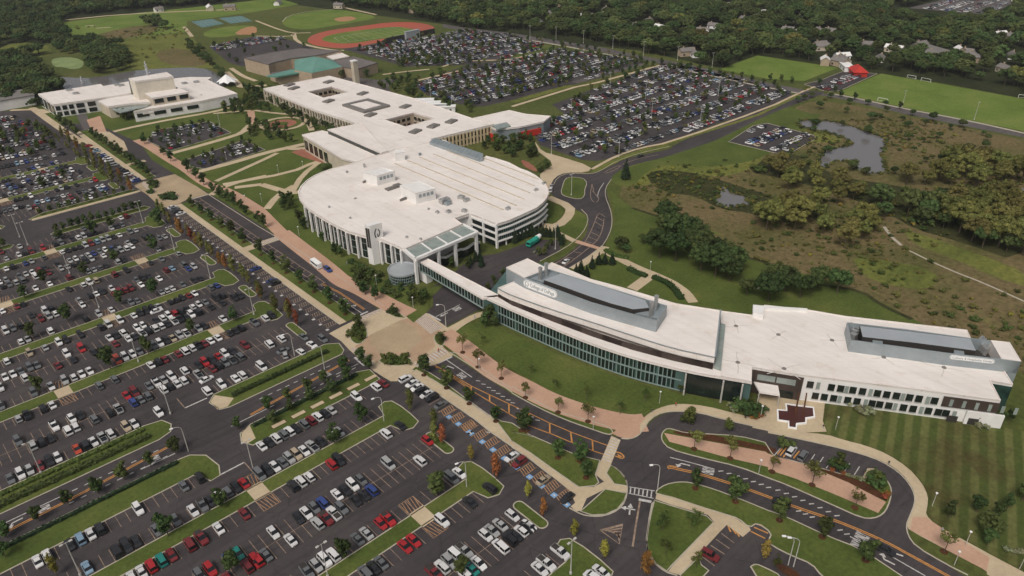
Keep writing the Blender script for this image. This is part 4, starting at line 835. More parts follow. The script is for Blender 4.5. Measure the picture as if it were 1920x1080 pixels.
mb = MB(); mb.prism(W('32 690,284 1050,326 1518,382 1560,470 1100,410 710,366', TP-.1), 10.7, TP-.1, 0, 1); part(mb, 'inner_roof', ['dark_metal', 'pale_metal'], wh)  # shade of the gap is put into the dark side colour; top pale
mb = MB(); mb.prism(W('32 785,385 860,395 860,425 785,415', TP-1), 11, TP-.9); part(mb, 'plant_panel', 'grey_metal', wh); mb = MB(); mb.prism(W('32 1395,466 1470,476 1472,500 1395,492', TP-1), 11, TP-.9); part(mb, 'plant_panel', 'grey_metal', wh)
q = W('32 1668,394 1812,409 1898,552 1748,532', TP); mb = MB(); mb.prism(q, 9.9, TP+.05); parapet(mb, q, TP+.05, .15, .4); part(mb, 'stair_roof', 'white_roof', wh)
mb = MB(); e = pf2[-1]; e2 = pbk[0]; mb.prism([e, e2, (e2[0]+(pf2[1][0]-e[0])*.12, e2[1]+(pf2[1][1]-e[1])*.12), (e[0]+(pf2[1][0]-e[0])*.12, e[1]+(pf2[1][1]-e[1])*.12)], 0, TP-.1); part(mb, 'stair_tower', 'grey_metal', wh)
mb = MB()
for k in range(5):
    x, y = W('32 %g,%g' % (1590+k*14, 400+k*15), 12)[0]; mb.box(x-2.2, y-.5, 10.6, x+2.2, y+.5, 13.2)
for s in ('630,290', '650,330', '640,360', '670,320'):
    x, y = W('32 '+s, 12)[0]; mb.box(x-1, y-1, 10.6, x+1, y+1, 13)
part(mb, 'plant_equipment', 'steel', wh)
Ls2 = math.dist(pf2[1], pf2[2]); (s0, za), (s1, zb) = onwall(pf2[1], pf2[2], '32 1362,515 1700,552')
sign_plate(wh, pf2[1], pf2[2], s0, s1, TP-1.9, TP-.35, 'Culinary & Hospitality Center', 0.25, None, False)
for s in ('1680,283', '1692,558', '1240,1'): pass
for s in ('22 1680,285', '22 1693,558', '32 78,350', '32 120,605', '32 1320,597', '32 868,520', '32 480,392'):   # roof drains
    x, y = W(s, 10)[0]; mb = MB(); mb.tube((x, y, 10), (x, y, 10.25), .8, .6, 10); part(mb, 'roof_drain', 'gravel_roof', wh); mb = MB()
    for a0 in (.5, 1.9, 3.6, 5.0): aa = a0+x*.1; L9 = 4+3*((x*7) % 1); mb.ribbon([(x+.8*math.cos(aa), y+.8*math.sin(aa)), (x+L9*.5*math.cos(aa+.06), y+L9*.5*math.sin(aa+.06)), (x+L9*math.cos(aa), y+L9*math.sin(aa))], .32, 10.02, 10.02)
    part(mb, 'roof_stain', 'roof_dirt', wh)
# memorial pool
p0 = W('32 210,955')[0]
mem = thing('memorial_pool', (p0[0], p0[1], 0), 'dark cross shaped memorial pool with a pale rim and two rusty steel beams', 'memorial')
cr = W('32 135,868 200,878 340,895 348,965 285,975 285,1010 215,1018 212,1050 155,1042 155,1000 75,988 72,912 140,918', 0.6)
mb = MB(); mb.ribbon(ccw(cr), .55, 0.1, .7, 0, True, 0); part(mb, 'rim', 'bright_white', mem)
mb = MB(); mb.poly(cr, .45); part(mb, 'basin', 'pool_stone', mem)
for s, e_ in (('32 205,950', 3.0), ('32 262,960', 3.0)):
    x, y = W(s, .6)[0]; u, v = W('32 %g,%g' % (float(s.split()[1].split(',')[0])+12, 845))[0]; mb = MB(); mb.tube((x, y, .4), (x+(u-x)*.8, y+(v-y)*.8, 4.5), .35, .3, 4); part(mb, 'steel_beam', 'mulch', mem)

# ---------------- oval hall
OH = 12.3
front = W('21 80,530 11 1905,572 1808,602', OH)
left = W('11 1195,862 1110,792 1030,752 930,714 810,690 690,655 610,617 520,568 450,525 390,482 350,442 322,405 315,360', OH)
top_ = W('11 335,320 380,275 430,242 490,215 560,190 680,160 790,122 880,95 980,62', OH); top2 = W('11 1040,40 1130,25 1300,-10 1400,25 1560,75 1700,110 1725,92 1800,110 1900,142 21 60,185 120,206 175,235 220,270 255,305 272,340 275,375 262,408 235,440 190,478 130,507', OH)
rightc = front
oval = top_+top2+front+W('11 1700,560 1600,522 1490,558 1550,600 1110,792', OH)[:4]
oc = W('px 800,370')[0]
ov = thing('oval_hall', (oc[0], oc[1], 0), 'huge oval hall with a broad white roof, a tall corner tower and a glass canopy', 'building', 'campus halls')
rp = left[::-1]  # placeholder orientation
outline = left[1:]+top_+top2+front+W('11 1605,523 1490,560 1548,603', OH)
mb = MB(); mb.prism(outline, OH-1.1, OH); mb.poly(outline, OH-1.1); parapet(mb, outline, OH, .35, .6); part(mb, 'roof', 'white_roof', ov)
oc_ccw = ccw(outline)
wallin = offs(smooth(oc_ccw, True), 1.6, True)
mb = MB(); mb.prism(wallin, 0, OH-1.1, 0, None, False); part(mb, 'wall', 'white_wall', ov)
# front-left colonnade with tall dark glazing
fl = offs(smooth(left[1:-1], n=1), -1.55) ; fl0 = smooth(left[1:-1], n=1)
if (Vector(along(fl, 20))-Vector(oc)).length > (Vector(along(fl0, 20))-Vector(oc)).length: fl = offs(fl0, 1.55)
sgn = 1 if (Vector(along(offs(fl0, 1), 20))-Vector(oc)).length < (Vector(along(fl0, 20))-Vector(oc)).length else -1
Lf = length(fl0)
k = 0; s = 2.0
wall_l = offs(fl0, sgn*1.45)
while s < Lf-5:
    a = along(fl0, s); b = along(fl0, s+.9); m = MB(); cx, cy = (a[0]+b[0])/2, (a[1]+b[1])/2
    m.prism([(cx-.4, cy-.4), (cx+.4, cy-.4), (cx+.4, cy+.4), (cx-.4, cy+.4)], 0, OH-1.1); m.build('column', 'white_wall', ov)
    p_, q_ = along(wall_l, s+1.1), along(wall_l, s+6.0); m = MB(); m.ribbon([p_, q_], .2, 0.6, OH-1.5); gl = m.build('window', 'dark_glass', ov)
    m = MB()
    for u in (.25, .5, .75):
        cxx, cyy = p_[0]+(q_[0]-p_[0])*u, p_[1]+(q_[1]-p_[1])*u; m.ribbon([(cxx-.07, cyy), (cxx+.07, cyy)], .34, .6, OH-1.5)
    for z in (4.0, 7.5): m.ribbon([p_, q_], .3, z, z+.18)
    m.build('mullion', 'mullion', gl); s += 6.6
# right side: three storeys of curved green glass bands
rc = smooth(W('21 268,405 240,440 190,478 130,507 80,530 11 1905,572 1808,602', OH))
cw = 1 if (Vector(along(offs(rc, 1), 10))-Vector(oc)).length < (Vector(along(rc, 10))-Vector(oc)).length else -1
for z0, z1 in ((3.6, 5.9), (6.9, 8.9), (9.6, 11.0)):
    m = MB(); m.ribbon(offs(rc, cw*.7), .3, z0, z1); w_ = m.build('window', 'green_glass', ov); m = MB()
    for i in range(34):
        p_ = along(offs(rc, cw*.5), (i+.5)*length(rc)/34); m.tube((p_[0], p_[1], z0), (p_[0], p_[1], z1), .09, .09, 5)
    m.build('mullion', 'mullion', w_)
for z in (3.0, 6.0, 9.0): m = MB(); m.ribbon(offs(rc, cw*.4), 1.4, z, z+.6); m.build('floor_band', 'white_wall', ov)
for i in range(9): m = MB(); p_ = along(offs(rc, cw*.6), 1+i*(length(rc)-2)/8); m.tube((p_[0], p_[1], 0), (p_[0], p_[1], 3.2), .35, .35); m.build('column', 'white_wall', ov)
m = MB(); m.ribbon(offs(rc, cw*1.2), .3, .1, 3.0); m.build('ground_glazing', 'dark_metal', ov)
# service face with framed openings
FA, FB = W('11 1605,523 1808,602', OH); LF_ = math.dist(FA, FB)
for i in range(2):
    for z0 in (1.2, 4.6, 8.0):
        m = MB(); m.wbox(FA, FB, LF_*(.08+.47*i), LF_*(.46+.47*i), z0, z0+2.2, -1.0, .05); m.build('window', 'dark_glass', ov)
m = MB()
for u in (.02, .5, .98): m.wbox(FA, FB, LF_*u-.5, LF_*u+.5, 0, OH, -.4, .5)
for z in (3.6, 7.0, 10.4): m.wbox(FA, FB, 0, LF_, z, z+.9, -.4, .4)
m.build('frame', 'white_wall', ov)
# glazed canopy over the entrance
cn = W('11 1110,792 1550,603 1662,662 1195,864', OH-.5)
mb = MB(); zc = OH-.7
for a, b, w in ((cn[0], cn[1], .9), (cn[1], cn[2], .9), (cn[2], cn[3], 1.3), (cn[3], cn[0], 1.3)): mb.ribbon([a, b], w, zc-.5, zc+.7)
for u in (.27, .52, .76): mb.ribbon([f(cn[0], cn[1], u), f(cn[3], cn[2], u)], .6, zc-.3, zc+.5)
can = part(mb, 'canopy', 'white_wall', ov)
mb = MB(); mb.poly(cn, zc+.1); mb.build('glass', 'pale_glass', can)
for u in (0.0, .35, .62, .97): x, y = f(cn[3], cn[2], u); m = MB(); m.box(x-.6, y-.6, 0, x+.6, y+.6, zc-.4); m.build('column', 'white_wall', ov)
m = MB(); wv = [f(cn[3], cn[2], u) for u in (.3, .45, .6, .75, .9, 1.0)]; ww = [(x+(-1)**i*1.5+5, y+4+(-1)**i*1.2) for i, (x, y) in enumerate(wv)]; m.ribbon(smooth(ww), .6, 3.8, 4.8); m.build('wavy_fascia', 'white_wall', ov)
m = MB(); m.ribbon(smooth(ww), .3, .2, 3.8); gl = m.build('lobby_glazing', 'dark_glass', ov)
# round glazed bay under the roof corner
bx, by = W('11 1100,940', 5)[0]; bay = [(bx+6*math.cos(a), by+6*math.sin(a)) for a in [math.radians(k*15) for k in range(24)]]
m = MB(); m.prism(bay, 0.2, 4.6, 0, None, False); w_ = m.build('bay_window', 'dark_glass', ov); m = MB()
for k in range(48): a = math.radians(k*7.5); m.tube((bx+6.05*math.cos(a), by+6.05*math.sin(a), .2), (bx+6.05*math.cos(a), by+6.05*math.sin(a), 4.6), .1, .1, 4)
for z in (.3, 1.7, 3.1, 4.3): m.ribbon(bay+[bay[0]], .3, z, z+.18)
m.build('mullion', 'mullion', w_)
m = MB(); m.prism(blob(bx, by, 6.5, 6.5, n=28), 4.6, 5.0); m.ribbon(blob(bx, by, 6.3, 6.3, n=28), .4, 5.0, 5.5, 0, True); m.build('bay_roof', 'pale_metal', ov)
# corner tower with the emblem
TT = 19.3
ta, tb_, tc = W('11 812,603 850,615 943,590', TT); td = (ta[0]+tc[0]-tb_[0], ta[1]+tc[1]-tb_[1])
tw = MB(); tw.prism([ta, tb_, tc, td], 0, TT); tw.poly([ta, tb_, tc, td], TT+.01); two = tw.build('tower', 'white_wall', ov)
LT = math.dist(tb_, tc); m = MB(); dx, dy = (tc[0]-tb_[0])/LT, (tc[1]-tb_[1])/LT; nx, ny = dy, -dx
if (tb_[0]-td[0])*nx+(tb_[1]-td[1])*ny < 0: nx, ny = -nx, -ny
emblem(m, lambda u, v: (tb_[0]+dx*(LT*.55+u*2.0)+nx*.1, tb_[1]+dy*(LT*.55+u*2.0)+ny*.1, TT-4.2+v*2.3), 1.0); m.build('emblem', 'dark_metal', two)
LT2 = math.dist(ta, tb_); m = MB(); m.wbox(ta, tb_, LT2*.12, LT2*.5, TT-11, TT-1.5, -.1, .08); m.wbox(ta, tb_, LT2*.56, LT2*.92, TT-11, TT-1.5, -.1, .08); m.build('louvre', 'dark_metal', two)
# rooftop: plant houses, long raised seams, small units
for s, hh in (('11 800,212 905,242 1040,205 940,175', 5.2), ('11 1078,312 1198,372 1345,335 1225,276', 5.6), ('11 1032,52 1045,72 1115,62 1100,42', 4.5)):
    q = W(s, OH+hh); m = MB(); m.prism(q, OH, OH+hh); parapet(m, q, OH+hh, .25, .35); pn = m.build('plant_house', 'white_wall', ov)
    if hh > 5:
        qa, qb = q[1], q[2]; Lq = math.dist(qa, qb); m = MB()
        for i in range(4): m.wbox(qa, qb, Lq*(.14+.2*i), Lq*(.28+.2*i), OH+hh-2.6, OH+hh-.9, .02, .1)
        m.build('louvre', 'grey_metal', pn)
m = MB()
for s in ('px 740,307 944,394', 'px 764,301 968,386', 'px 786,295 983,374', 'px 812,289 993,362', 'px 838,283 1002,349', 'px 866,281 1010,337'): m.ribbon(W(s, OH), .55, OH, OH+.3)
m.build('roof_seam', 'cream_wall', ov)
for s, w, d, h, mt in (('1415,440', 7, 4, 2.2, 'steel'), ('1440,455', 4, 3, 1.6, 'grey_metal'), ('1540,410', 4, 3, 1.6, 'steel'), ('1580,430', 4, 2.5, 1.4, 'steel'), ('1445,515', 3, 2.5, 1.2, 'steel'), ('1562,508', 3, 2.5, 1.2, 'steel'), ('1360,518', 2, 2, 1, 'steel'), ('1020,335', 9, 4, .8, 'gravel_roof'), ('1060,320', 5, 4, 1.2, 'gravel_roof'),
                      ('830,285', 6, 1.2, 1, 'gravel_roof'), ('1110,420', 6, 1.2, 1, 'gravel_roof'), ('815,176', 1.2, 1.2, 2, 'steel'), ('1890,492', 3, 2, 1.2, 'steel'), ('1130,703', 1.4, 1.4, .7, 'steel'), ('550,478', 1.2, 1.2, .7, 'steel'), ('707,560', 1.2, 1.2, .7, 'steel'), ('1235,718', 1.2, 1.2, .7, 'steel'), ('683,215', 1.5, 1.5, .8, 'steel'),
                      ('1295,492', 1.5, 1, .6, 'steel'), ('745,412', 2, 1, .4, 'steel'), ('1230,85', 2, 1.4, 1.2, 'grey_metal'), ('2100,350', 3, 1.5, 1, 'steel'), ('2160,300', 3, 1.5, 1, 'steel')):
    x, y = W('11 '+s, OH)[0]; unit(ov, 'roof_unit', x, y, OH, w*.75, d*.75, h, mt, rnd.choice((0, .1, -1.2)) if w < 5 else -.75 if w > 8 and mt == 'steel' else 0)

# ---------------- footbridge
br = thing('footbridge', (*W('px 830,520')[0], 0), 'white roofed glazed footbridge joining the oval hall to the curved hall', 'footbridge')
ba, bb = W('11 1270,880 12 1712,125', 9.6); bt = W('11 1320,868 12 1780,90', 9.6)
ba, bb, bt0, bt1 = W('px 786,490 905,560 800,484 940,556', 9.6)
q = [ba, bb, bt1, bt0]; mb = MB(); mb.prism(q, 9.0, 9.6); mb.poly(q, 9.0); parapet(mb, q, 9.6, .2, .3); part(mb, 'roof', 'white_roof', br)
mb = MB(); inn = offs(ccw(q), .35, True); mb.prism(inn, 4.9, 9.0); mb.poly(inn, 4.9); part(mb, 'deck', 'teal_frame', br)
LB = math.dist(ba, bb); nbay = 22
for k in range(nbay):
    m = MB(); m.wbox(ba, bb, (k+.12)*LB/nbay, (k+.72)*LB/nbay, 5.5, 8.6, -.34, -.18); m.build('window', 'dark_glass' if k % 4 else 'green_glass', br)
m = MB()
for k in range(nbay+1): m.wbox(ba, bb, k*LB/nbay-.1, k*LB/nbay+.12, 5.0, 9.0, -.36, .02)
m.wbox(ba, bb, 0, LB, 4.9, 5.3, -.36, .06); m.build('mullion', 'mullion', br)
for u in (.03, .97):
    c1, c2 = f(ba, bb, u), f(bt0, bt1, u); cx, cy = (c1[0]+c2[0])/2, (c1[1]+c2[1])/2; m = MB(); m.box(cx-1.6, cy-2.4, 0, cx+1.6, cy+2.4, 9.3 if u < .5 else 4.9); m.build('pier', 'white_wall' if u < .5 else 'dark_cladding', br)

# ---------------- long courtyard hall
BH = 9.5
lh = thing('courtyard_hall', (*W('px 700,220')[0], 0), 'long white roofed hall with two open courtyards and a cream arcaded side', 'building', 'campus halls')
bo = W('10 55,665 550,570 870,655 1190,740 1640,895 1785,932 1310,1045 1000,990 735,922 400,812', BH)
cy1 = W('10 385,690 570,650 695,690 505,735', BH); cy2 = W('10 965,900 1180,845 1340,890 1120,952', BH)
mb = MB(); mb.poly(bo, BH, 0, (cy1, cy2)); mb.walls(ccw(bo), BH-1, BH); parapet(mb, bo, BH, .3, .6)
for c in (cy1, cy2): mb.walls(ccw(c), BH-1, BH, 0, True, True); mb.ribbon(ccw(c), .5, BH-.2, BH+.3, 0, True)
part(mb, 'roof', 'white_roof', lh)
mb = MB(); mb.prism(offs(ccw(bo), .5, True), 0, BH-1, 0, None, False)
for c in (cy1, cy2): mb.walls(offs(ccw(c), -.6, True), 0, BH-1, 0, True, True)
part(mb, 'wall', 'cream_wall', lh)
mb = MB()
for c in (cy1, cy2): mb.poly(c, .16)
part(mb, 'courtyard_paving', 'red_brick_paving', lh)
mb = MB()
for c in (cy1, cy2):
    cc = ccw(c)
    for i in range(4):
        a, b = cc[i], cc[(i+1) % 4]; L = math.dist(a, b)
        for z in (1.5, 5.2):
            k = 1.0
            while k < L-3: mb.wbox(b, a, k, k+2.6, z, z+2, .62, .75); k += 4
part(mb, 'courtyard_window', 'dark_glass', lh)
for P_, Q_, n, zz in ((bo[9], bo[0], 14, 0), (bo[8], bo[9], 16, 0), (bo[6], bo[5], 18, 1)):
    A_, B_ = (P_, Q_); L = math.dist(A_, B_)
    A2, B2_ = (A_, B_) if (lambda dx, dy: ((A_[0]+B_[0])/2+dy-lh.location.x)**2+((A_[1]+B_[1])/2-dx-lh.location.y)**2 > ((A_[0]+B_[0])/2-dy-lh.location.x)**2+((A_[1]+B_[1])/2+dx-lh.location.y)**2)((B_[0]-A_[0])/L, (B_[1]-A_[1])/L) else (B_, A_)
    for k in range(n):
        u0, u1 = L*(k+.2)/n, L*(k+.75)/n
        for z0, z1 in ((1.0, 3.6), (5.0, 7.6)): m = MB(); m.wbox(A2, B2_, u0, u1, z0, z1, -.48, -.3); m.build('window', 'dark_glass', lh)
    m = MB()
    for k in range(n+1): m.wbox(A2, B2_, L*k/n-.5 if k else 0, L*k/n+.5, 0, BH-1, -.5, .5)
    m.build('arcade_pier', 'cream_wall' if not zz else 'sand_wall', lh)
mb = MB()
q = W('10 645,780 840,735 1005,785 810,835', BH+1.6); q2 = W('10 700,780 830,752 945,785 818,818', BH+1.6); mb.prism(q, BH, BH+1.5, 0, None, False); mb.poly(q, BH+1.5, 0, (q2,)); part(mb, 'raised_skylight', 'gravel_roof', lh)
mb = MB(); mb.poly(q2, BH+1.2); part(mb, 'skylight_centre', 'white_roof', lh)
for s in ('285,665', '545,618', '545,762', '800,705', '1120,803', '860,865', '1195,990', '1465,915', '1330,950', '250,640'):
    x, y = W('10 '+s, BH)[0]; unit(lh, 'roof_unit', x, y, BH, 8, 5, 1.0, 'gravel_roof', .3)
# red-banded annex at its east end
an = thing('red_annex', (*W('px 950,225')[0], 0), 'white roofed annex with a bright red wall band beside the big lot', 'building', 'campus halls')
q = W('px 886,222 955,207 985,214 1033,218 1020,228 975,238 930,243 905,233 889,239', 8); mb = MB(); mb.prism(q, 7.2, 8); parapet(mb, q, 8, .3, .5); part(mb, 'roof', 'white_roof', an)
mb = MB(); mb.prism(offs(ccw(q), .5, True), 0, 7.2, 0, None, False); part(mb, 'wall', 'grey_metal', an)
A_, B_ = W('px 972,238.5 1014,229.5', 8); mb = MB(); mb.wbox(A_, B_, 0, math.dist(A_, B_), 0.4, 4.4, -.4, .6); part(mb, 'red_wall', 'red_cladding', an)
A_, B_ = W('px 912,236 932,244', 8); mb = MB(); mb.wbox(A_, B_, 0, math.dist(A_, B_), 0.4, 4.2, -.4, .6); part(mb, 'red_wall', 'red_cladding', an)
mb = MB(); mb.prism(W('px 922,236 950,230 958,237 933,243', 8.6), 8, 9); part(mb, 'roof_lantern', 'pale_glass', an)
# wedge-roofed hall between them
wg = thing('wedge_hall', (*W('px 650,275')[0], 0), 'pale hall with a raised wedge roof between the oval hall and the courtyards', 'building', 'campus halls')
q = W('11 340,-5 500,-25 560,-12 870,72 740,130 640,150 600,140 520,100', 10.5); q = W('px 566,253 604,245 625,250 725,285 700,296 668,304 640,297 612,280', 10.5)
mb = MB(); mb.prism(q, 9.7, 10.5); parapet(mb, q, 10.5, .3, .5); part(mb, 'roof', 'white_roof', wg); mb = MB(); mb.prism(offs(ccw(q), .6, True), 0, 9.7, 0, None, False); part(mb, 'wall', 'cream_wall', wg)
q3 = W('px 614,243 677,231 705,262 727,283 714,287', 13.5); mb = MB(); mb.prism(q3, 8, 13.5); parapet(mb, q3, 13.5, .2, .5); part(mb, 'wedge_roof', 'white_roof', wg)
A_, B_ = q3[0], q3[4]; mb = MB(); mb.wbox(A_, B_, .5, math.dist(A_, B_)-.5, 11, 13, .02, .2); mb.wbox(B_, A_, .5, math.dist(A_, B_)-.5, 11, 13, .02, .2); part(mb, 'clerestory', 'dark_glass', wg)
A_, B_ = q[0], q[7]; L = math.dist(A_, B_)
for k in range(5):
    for sg_ in (0,): m = MB(); m.wbox(A_, B_, L*(k+.15)/5, L*(k+.85)/5, 1.5, 7.5, -.58, -.42); m.build('window', 'dark_glass', wg); m = MB(); m.wbox(B_, A_, L*(k+.15)/5, L*(k+.85)/5, 1.5, 7.5, .3, .42)
# roofs linking the halls
lk = thing('link_hall', (*W('px 780,270')[0], 0), 'flat white link roof with a long grey glazed ridge beside the oval hall', 'building', 'campus halls')
q = W('px 663,231 735,250 805,262 812,268 830,265 905,297 880,300 800,300 742,300 728,292 700,260', 9.0)
q = W('px 663,230 740,242 812,262 833,262 905,297 900,300 870,300 830,300 770,302 730,300 727,285 700,258', 11.2)
mb = MB(); mb.prism(q, 0, 11.2); part(mb, 'roof', 'white_roof', lk)
q = W('px 805,266 815,258 906,288 905,297 898,298', 14.0); mb = MB(); mb.prism(q, 11.0, 14.0); part(mb, 'glazed_ridge', 'grey_metal', lk)
m = MB(); ra, rb = q[1], q[2]; rc_, rd = q[0], q[4]
for k in range(1, 14): m.ribbon([f(ra, rb, k/14), f(rc_, rd, k/14)], .25, 14.0, 14.15)
m.build('glazing_bar', 'mullion', lk)

# ---------------- arts building by the lake
ab = thing('arts_building', (*W('px 260,190')[0], 0), 'white arts building with a tall cream stage house beside the lake', 'building', 'campus halls')
def wing(parent, s, h, wall='cream_wall', nm='roof'):
    q = W(s, h); mb = MB(); mb.prism(q, h-.9, h); parapet(mb, q, h, .3, .5); r = part(mb, nm, 'white_roof', parent); mb = MB(); mb.prism(offs(ccw(q), .3, True), 0, h-.9, 0, None, False); part(mb, 'wall', wall, parent); return q
q1 = wing(ab, '00 285,705 755,632 775,648 965,612 985,700 720,742 550,765 400,785', 9.5, 'white_wall')
q2 = wing(ab, '00 735,757 960,702 1060,730 1150,765 1000,775 810,800', 8.5)
q3 = wing(ab, '00 1290,592 1420,580 1590,582 1560,600 1640,640 1780,702 1500,760 1000,838 1150,790 1420,740 1300,650', 7.5, 'white_wall')
q4 = wing(ab, '00 1060,678 1300,645 1418,692 1140,738', 13)
q5 = wing(ab, '00 965,590 1250,543 1300,575 1010,612', 22, 'stage_wall', 'stage_roof')
def glazing(parent, A, B, z0, z1, n, d=.1, mat='dark_glass', lo=.15, hi=.85):
    L = math.dist(A, B)
    for k in range(n): m = MB(); m.wbox(A, B, L*(k+lo)/n, L*(k+hi)/n, z0, z1, -.2, d); m.build('window', mat, parent)
glazing(ab, q1[7], q1[6], 1, 3.8, 3); glazing(ab, q1[7], q1[6], 5, 8, 3); glazing(ab, q1[6], q1[5], 1, 3.8, 2); glazing(ab, q1[6], q1[5], 5, 8, 2)
glazing(ab, q4[3], q4[2], 9, 12, 3); glazing(ab, q1[0], q1[7], 1, 8, 4); glazing(ab, q3[7], q3[6], 3, 5.5, 4)
q = W('00 1050,828 1400,770 1420,790 1070,850', 5.5); m = MB(); m.prism(q, 4.6, 5.5); m.build('porch_roof', 'white_roof', ab)
q = W('00 830,815 1000,770 1150,770 1100,800 900,845', 7); m = MB(); m.prism(q, 6.4, 7.0); m.build('glass_porch', 'pale_glass', ab)
for s in ('870,845', '910,850', '1030,840', '1110,830'): x, y = W('00 '+s, 0)[0]; m = MB(); m.box(x-.5, y-.5, 0, x+.5, y+.5, 6.4); m.build('column', 'white_wall', ab)
for s in ('570,705', '520,680', '880,640', '910,645', '1380,610', '1470,600'): x, y = W('00 '+s, 9.5)[0]; unit(ab, 'roof_unit', x, y, 9.5 if float(s.split(',')[0]) < 1000 else 7.5, 4, 3, 1.2, 'steel')
x, y = W('00 1710,640', 0)[0]
tn = thing('white_tent', (x, y, 0), 'white peaked tent pavilion at the lake end of the arts building', 'tent')
m = MB(); pk = (x, y, 9); base_ = [(x+9*math.cos(a)*(1 if k % 2 else .75), y+9*math.sin(a)*(1 if k % 2 else .75), 3.2 if k % 2 else 4.2) for k, a in enumerate([math.radians(i*22.5) for i in range(16)])]
for i in range(16): m.face([base_[i], base_[(i+1) % 16], pk])
m.build('canopy', 'bright_white', tn); m = MB(); m.tube((x, y, 0), pk, .2, .2); 
for i in range(1, 16, 4): m.tube((base_[i][0], base_[i][1], 0), base_[i], .12, .12)
m.build('pole', 'pole', tn)

# ---------------- sports hall
sp = thing('sports_hall', (*W('px 560,120')[0], 0), 'tan brick sports hall with grey roofs and a green copper pavilion roof', 'building', 'campus halls')
def block(parent, s, h, wall, roof, nm='roof', h0=0):
    q = W(s, h); mb = MB(); mb.prism(q, h-.4, h); parapet(mb, q, h, .3, .4); part(mb, nm, roof, parent); mb = MB(); mb.prism(offs(ccw(q), .2, True), h0, h-.4, 0, None, False); part(mb, 'wall', wall, parent); return q
block(sp, 'px 457,109 505,99 560,91 640,95 600,103 545,110 515,117 503,121', 11, 'tan_brick', 'grey_roof')
block(sp, 'px 505,137 560,128 582,136 523,144', 6, 'tan_brick', 'grey_roof')
block(sp, 'px 625,112 662,106 708,118 667,131 640,125', 8, 'tan_brick', 'grey_roof')
block(sp, 'px 612,106 640,99 655,106 625,112', 9, 'tan_brick', 'white_roof', 'upper_roof')
mb = MB(); q = W('px 552,112 585,106 624,112 642,125 584,137 552,131', 9); top3 = W('px 575,108 590,105 607,108 592,112', 14); mb.prism(q, 0, 8.9, 1, 1)
for i in range(6):
    a, b = q[i], q[(i+1) % 6]; c, d = top3[min(i*4//6, 3)], top3[min(((i+1) % 6)*4//6, 3)]; mb.face([(*a, 9), (*b, 9), (*d, 13.5), (*c, 13.5)]) if c != d else mb.face([(*a, 9), (*b, 9), (*c, 13.5)])
mb.poly(top3, 13.5, 0); part(mb, 'copper_roof', ['copper_roof', 'tan_brick'], sp)
mb = MB(); q = W('px 500,143 545,131 575,130 580,134 520,144', 7); mb.prism(q, 6.3, 7.4); part(mb, 'lower_copper_roof', 'copper_roof', sp)
mb = MB(); q = W('px 588,139 640,126 643,128 590,141', 5); mb.prism(q, 4.5, 5.2); part(mb, 'walkway_roof', 'white_roof', sp)
x, y = W('10 755,640', 0)[0]; ch_ = thing('chimney_stack', (x, y, 0), 'tall pale chimney stack behind the courtyard hall', 'chimney'); m = MB(); m.box(x-2, y-2, 0, x+2, y+2, 19); m.build('shaft', 'cream_wall', ch_); m = MB(); m.box(x-2.3, y-2.3, 19, x+2.3, y+2.3, 20); m.build('cap', 'white_wall', ch_)
# small house-like buildings
def house(x, y, w, d, h, rz, wall, roof, label, name='house', cat='house', group=None, flat=False):
    t = thing(name, (x, y, 0), label, cat, group, rz); m = MB(); m.box(-w/2, -d/2, 0, w/2, d/2, h)
    if not flat: m.face([(w/2, -d/2, h), (w/2, d/2, h), (w/2, 0, h+d*.32)]); m.face([(-w/2, d/2, h), (-w/2, -d/2, h), (-w/2, 0, h+d*.32)])
    def ad(m, nm, mt): o = bpy.data.objects.new(nm, m.mesh(nm, mt)); COL.objects.link(o); o.parent = t; return o
    ad(m, 'wall', wall); m = MB(); e = .5
    if flat: m.box(-w/2-e, -d/2-e, h, w/2+e, d/2+e, h+.6)
    else:
        for s in (1, -1):
            a = [(-w/2-e, s*(d/2+e), h-.3), (w/2+e, s*(d/2+e), h-.3), (w/2+e, 0, h+d*.32+.15), (-w/2-e, 0, h+d*.32+.15)]; m.face(a if s < 0 else a[::-1]); m.face([(p[0], p[1], p[2]-.25) for p in (a[::-1] if s < 0 else a)])
    rf = ad(m, 'roof', roof)
    if not flat: m = MB(); m.box(w*.2, -1, h, w*.2+1, 0, h+d*.32+1.2); ad(m, 'chimney', 'tan_brick').parent = rf
    m = MB()
    for s in (1, -1):
        for u in (-.3, .3): m.box(u*w-.8, s*(d/2+.02)-.04, 1, u*w+.8, s*(d/2+.02)+.04, 2.4)
    ad(m, 'window', 'dark_glass'); return t
hs = [('px 630,20', 'grey'), ('px 393,10', 'white'), ('px 430,13', 'white'), ('px 298,14', 'grey')]
hl = '''30,100,235 30,150,215 30,235,240 30,395,215 30,390,325 30,410,335 30,560,400 30,520,425 30,580,435 30,540,450 30,845,415 30,950,348 30,1145,325 30,1240,385 30,1360,400 30,1440,365 30,1500,368 30,1520,400 30,1540,415 30,1840,395 30,1780,498 30,735,325 30,470,215 30,1745,238 30,1835,262 30,430,440 30,230,120 20,945,190 20,1115,195 20,1510,175 20,1430,215 20,1440,240 20,1750,140 20,1020,140 20,315,85 20,190,145 20,1370,380 20,1600,30 20,330,15 20,1310,375 00,1185,55 00,1570,45 00,1720,45 10,620,30 10,160,5 10,1180,60 20,1860,80 20,700,60 20,560,105'''.split()
hl = sorted(hl, key=lambda s: float(s.split(',')[1])+480*4*int(s[0]))
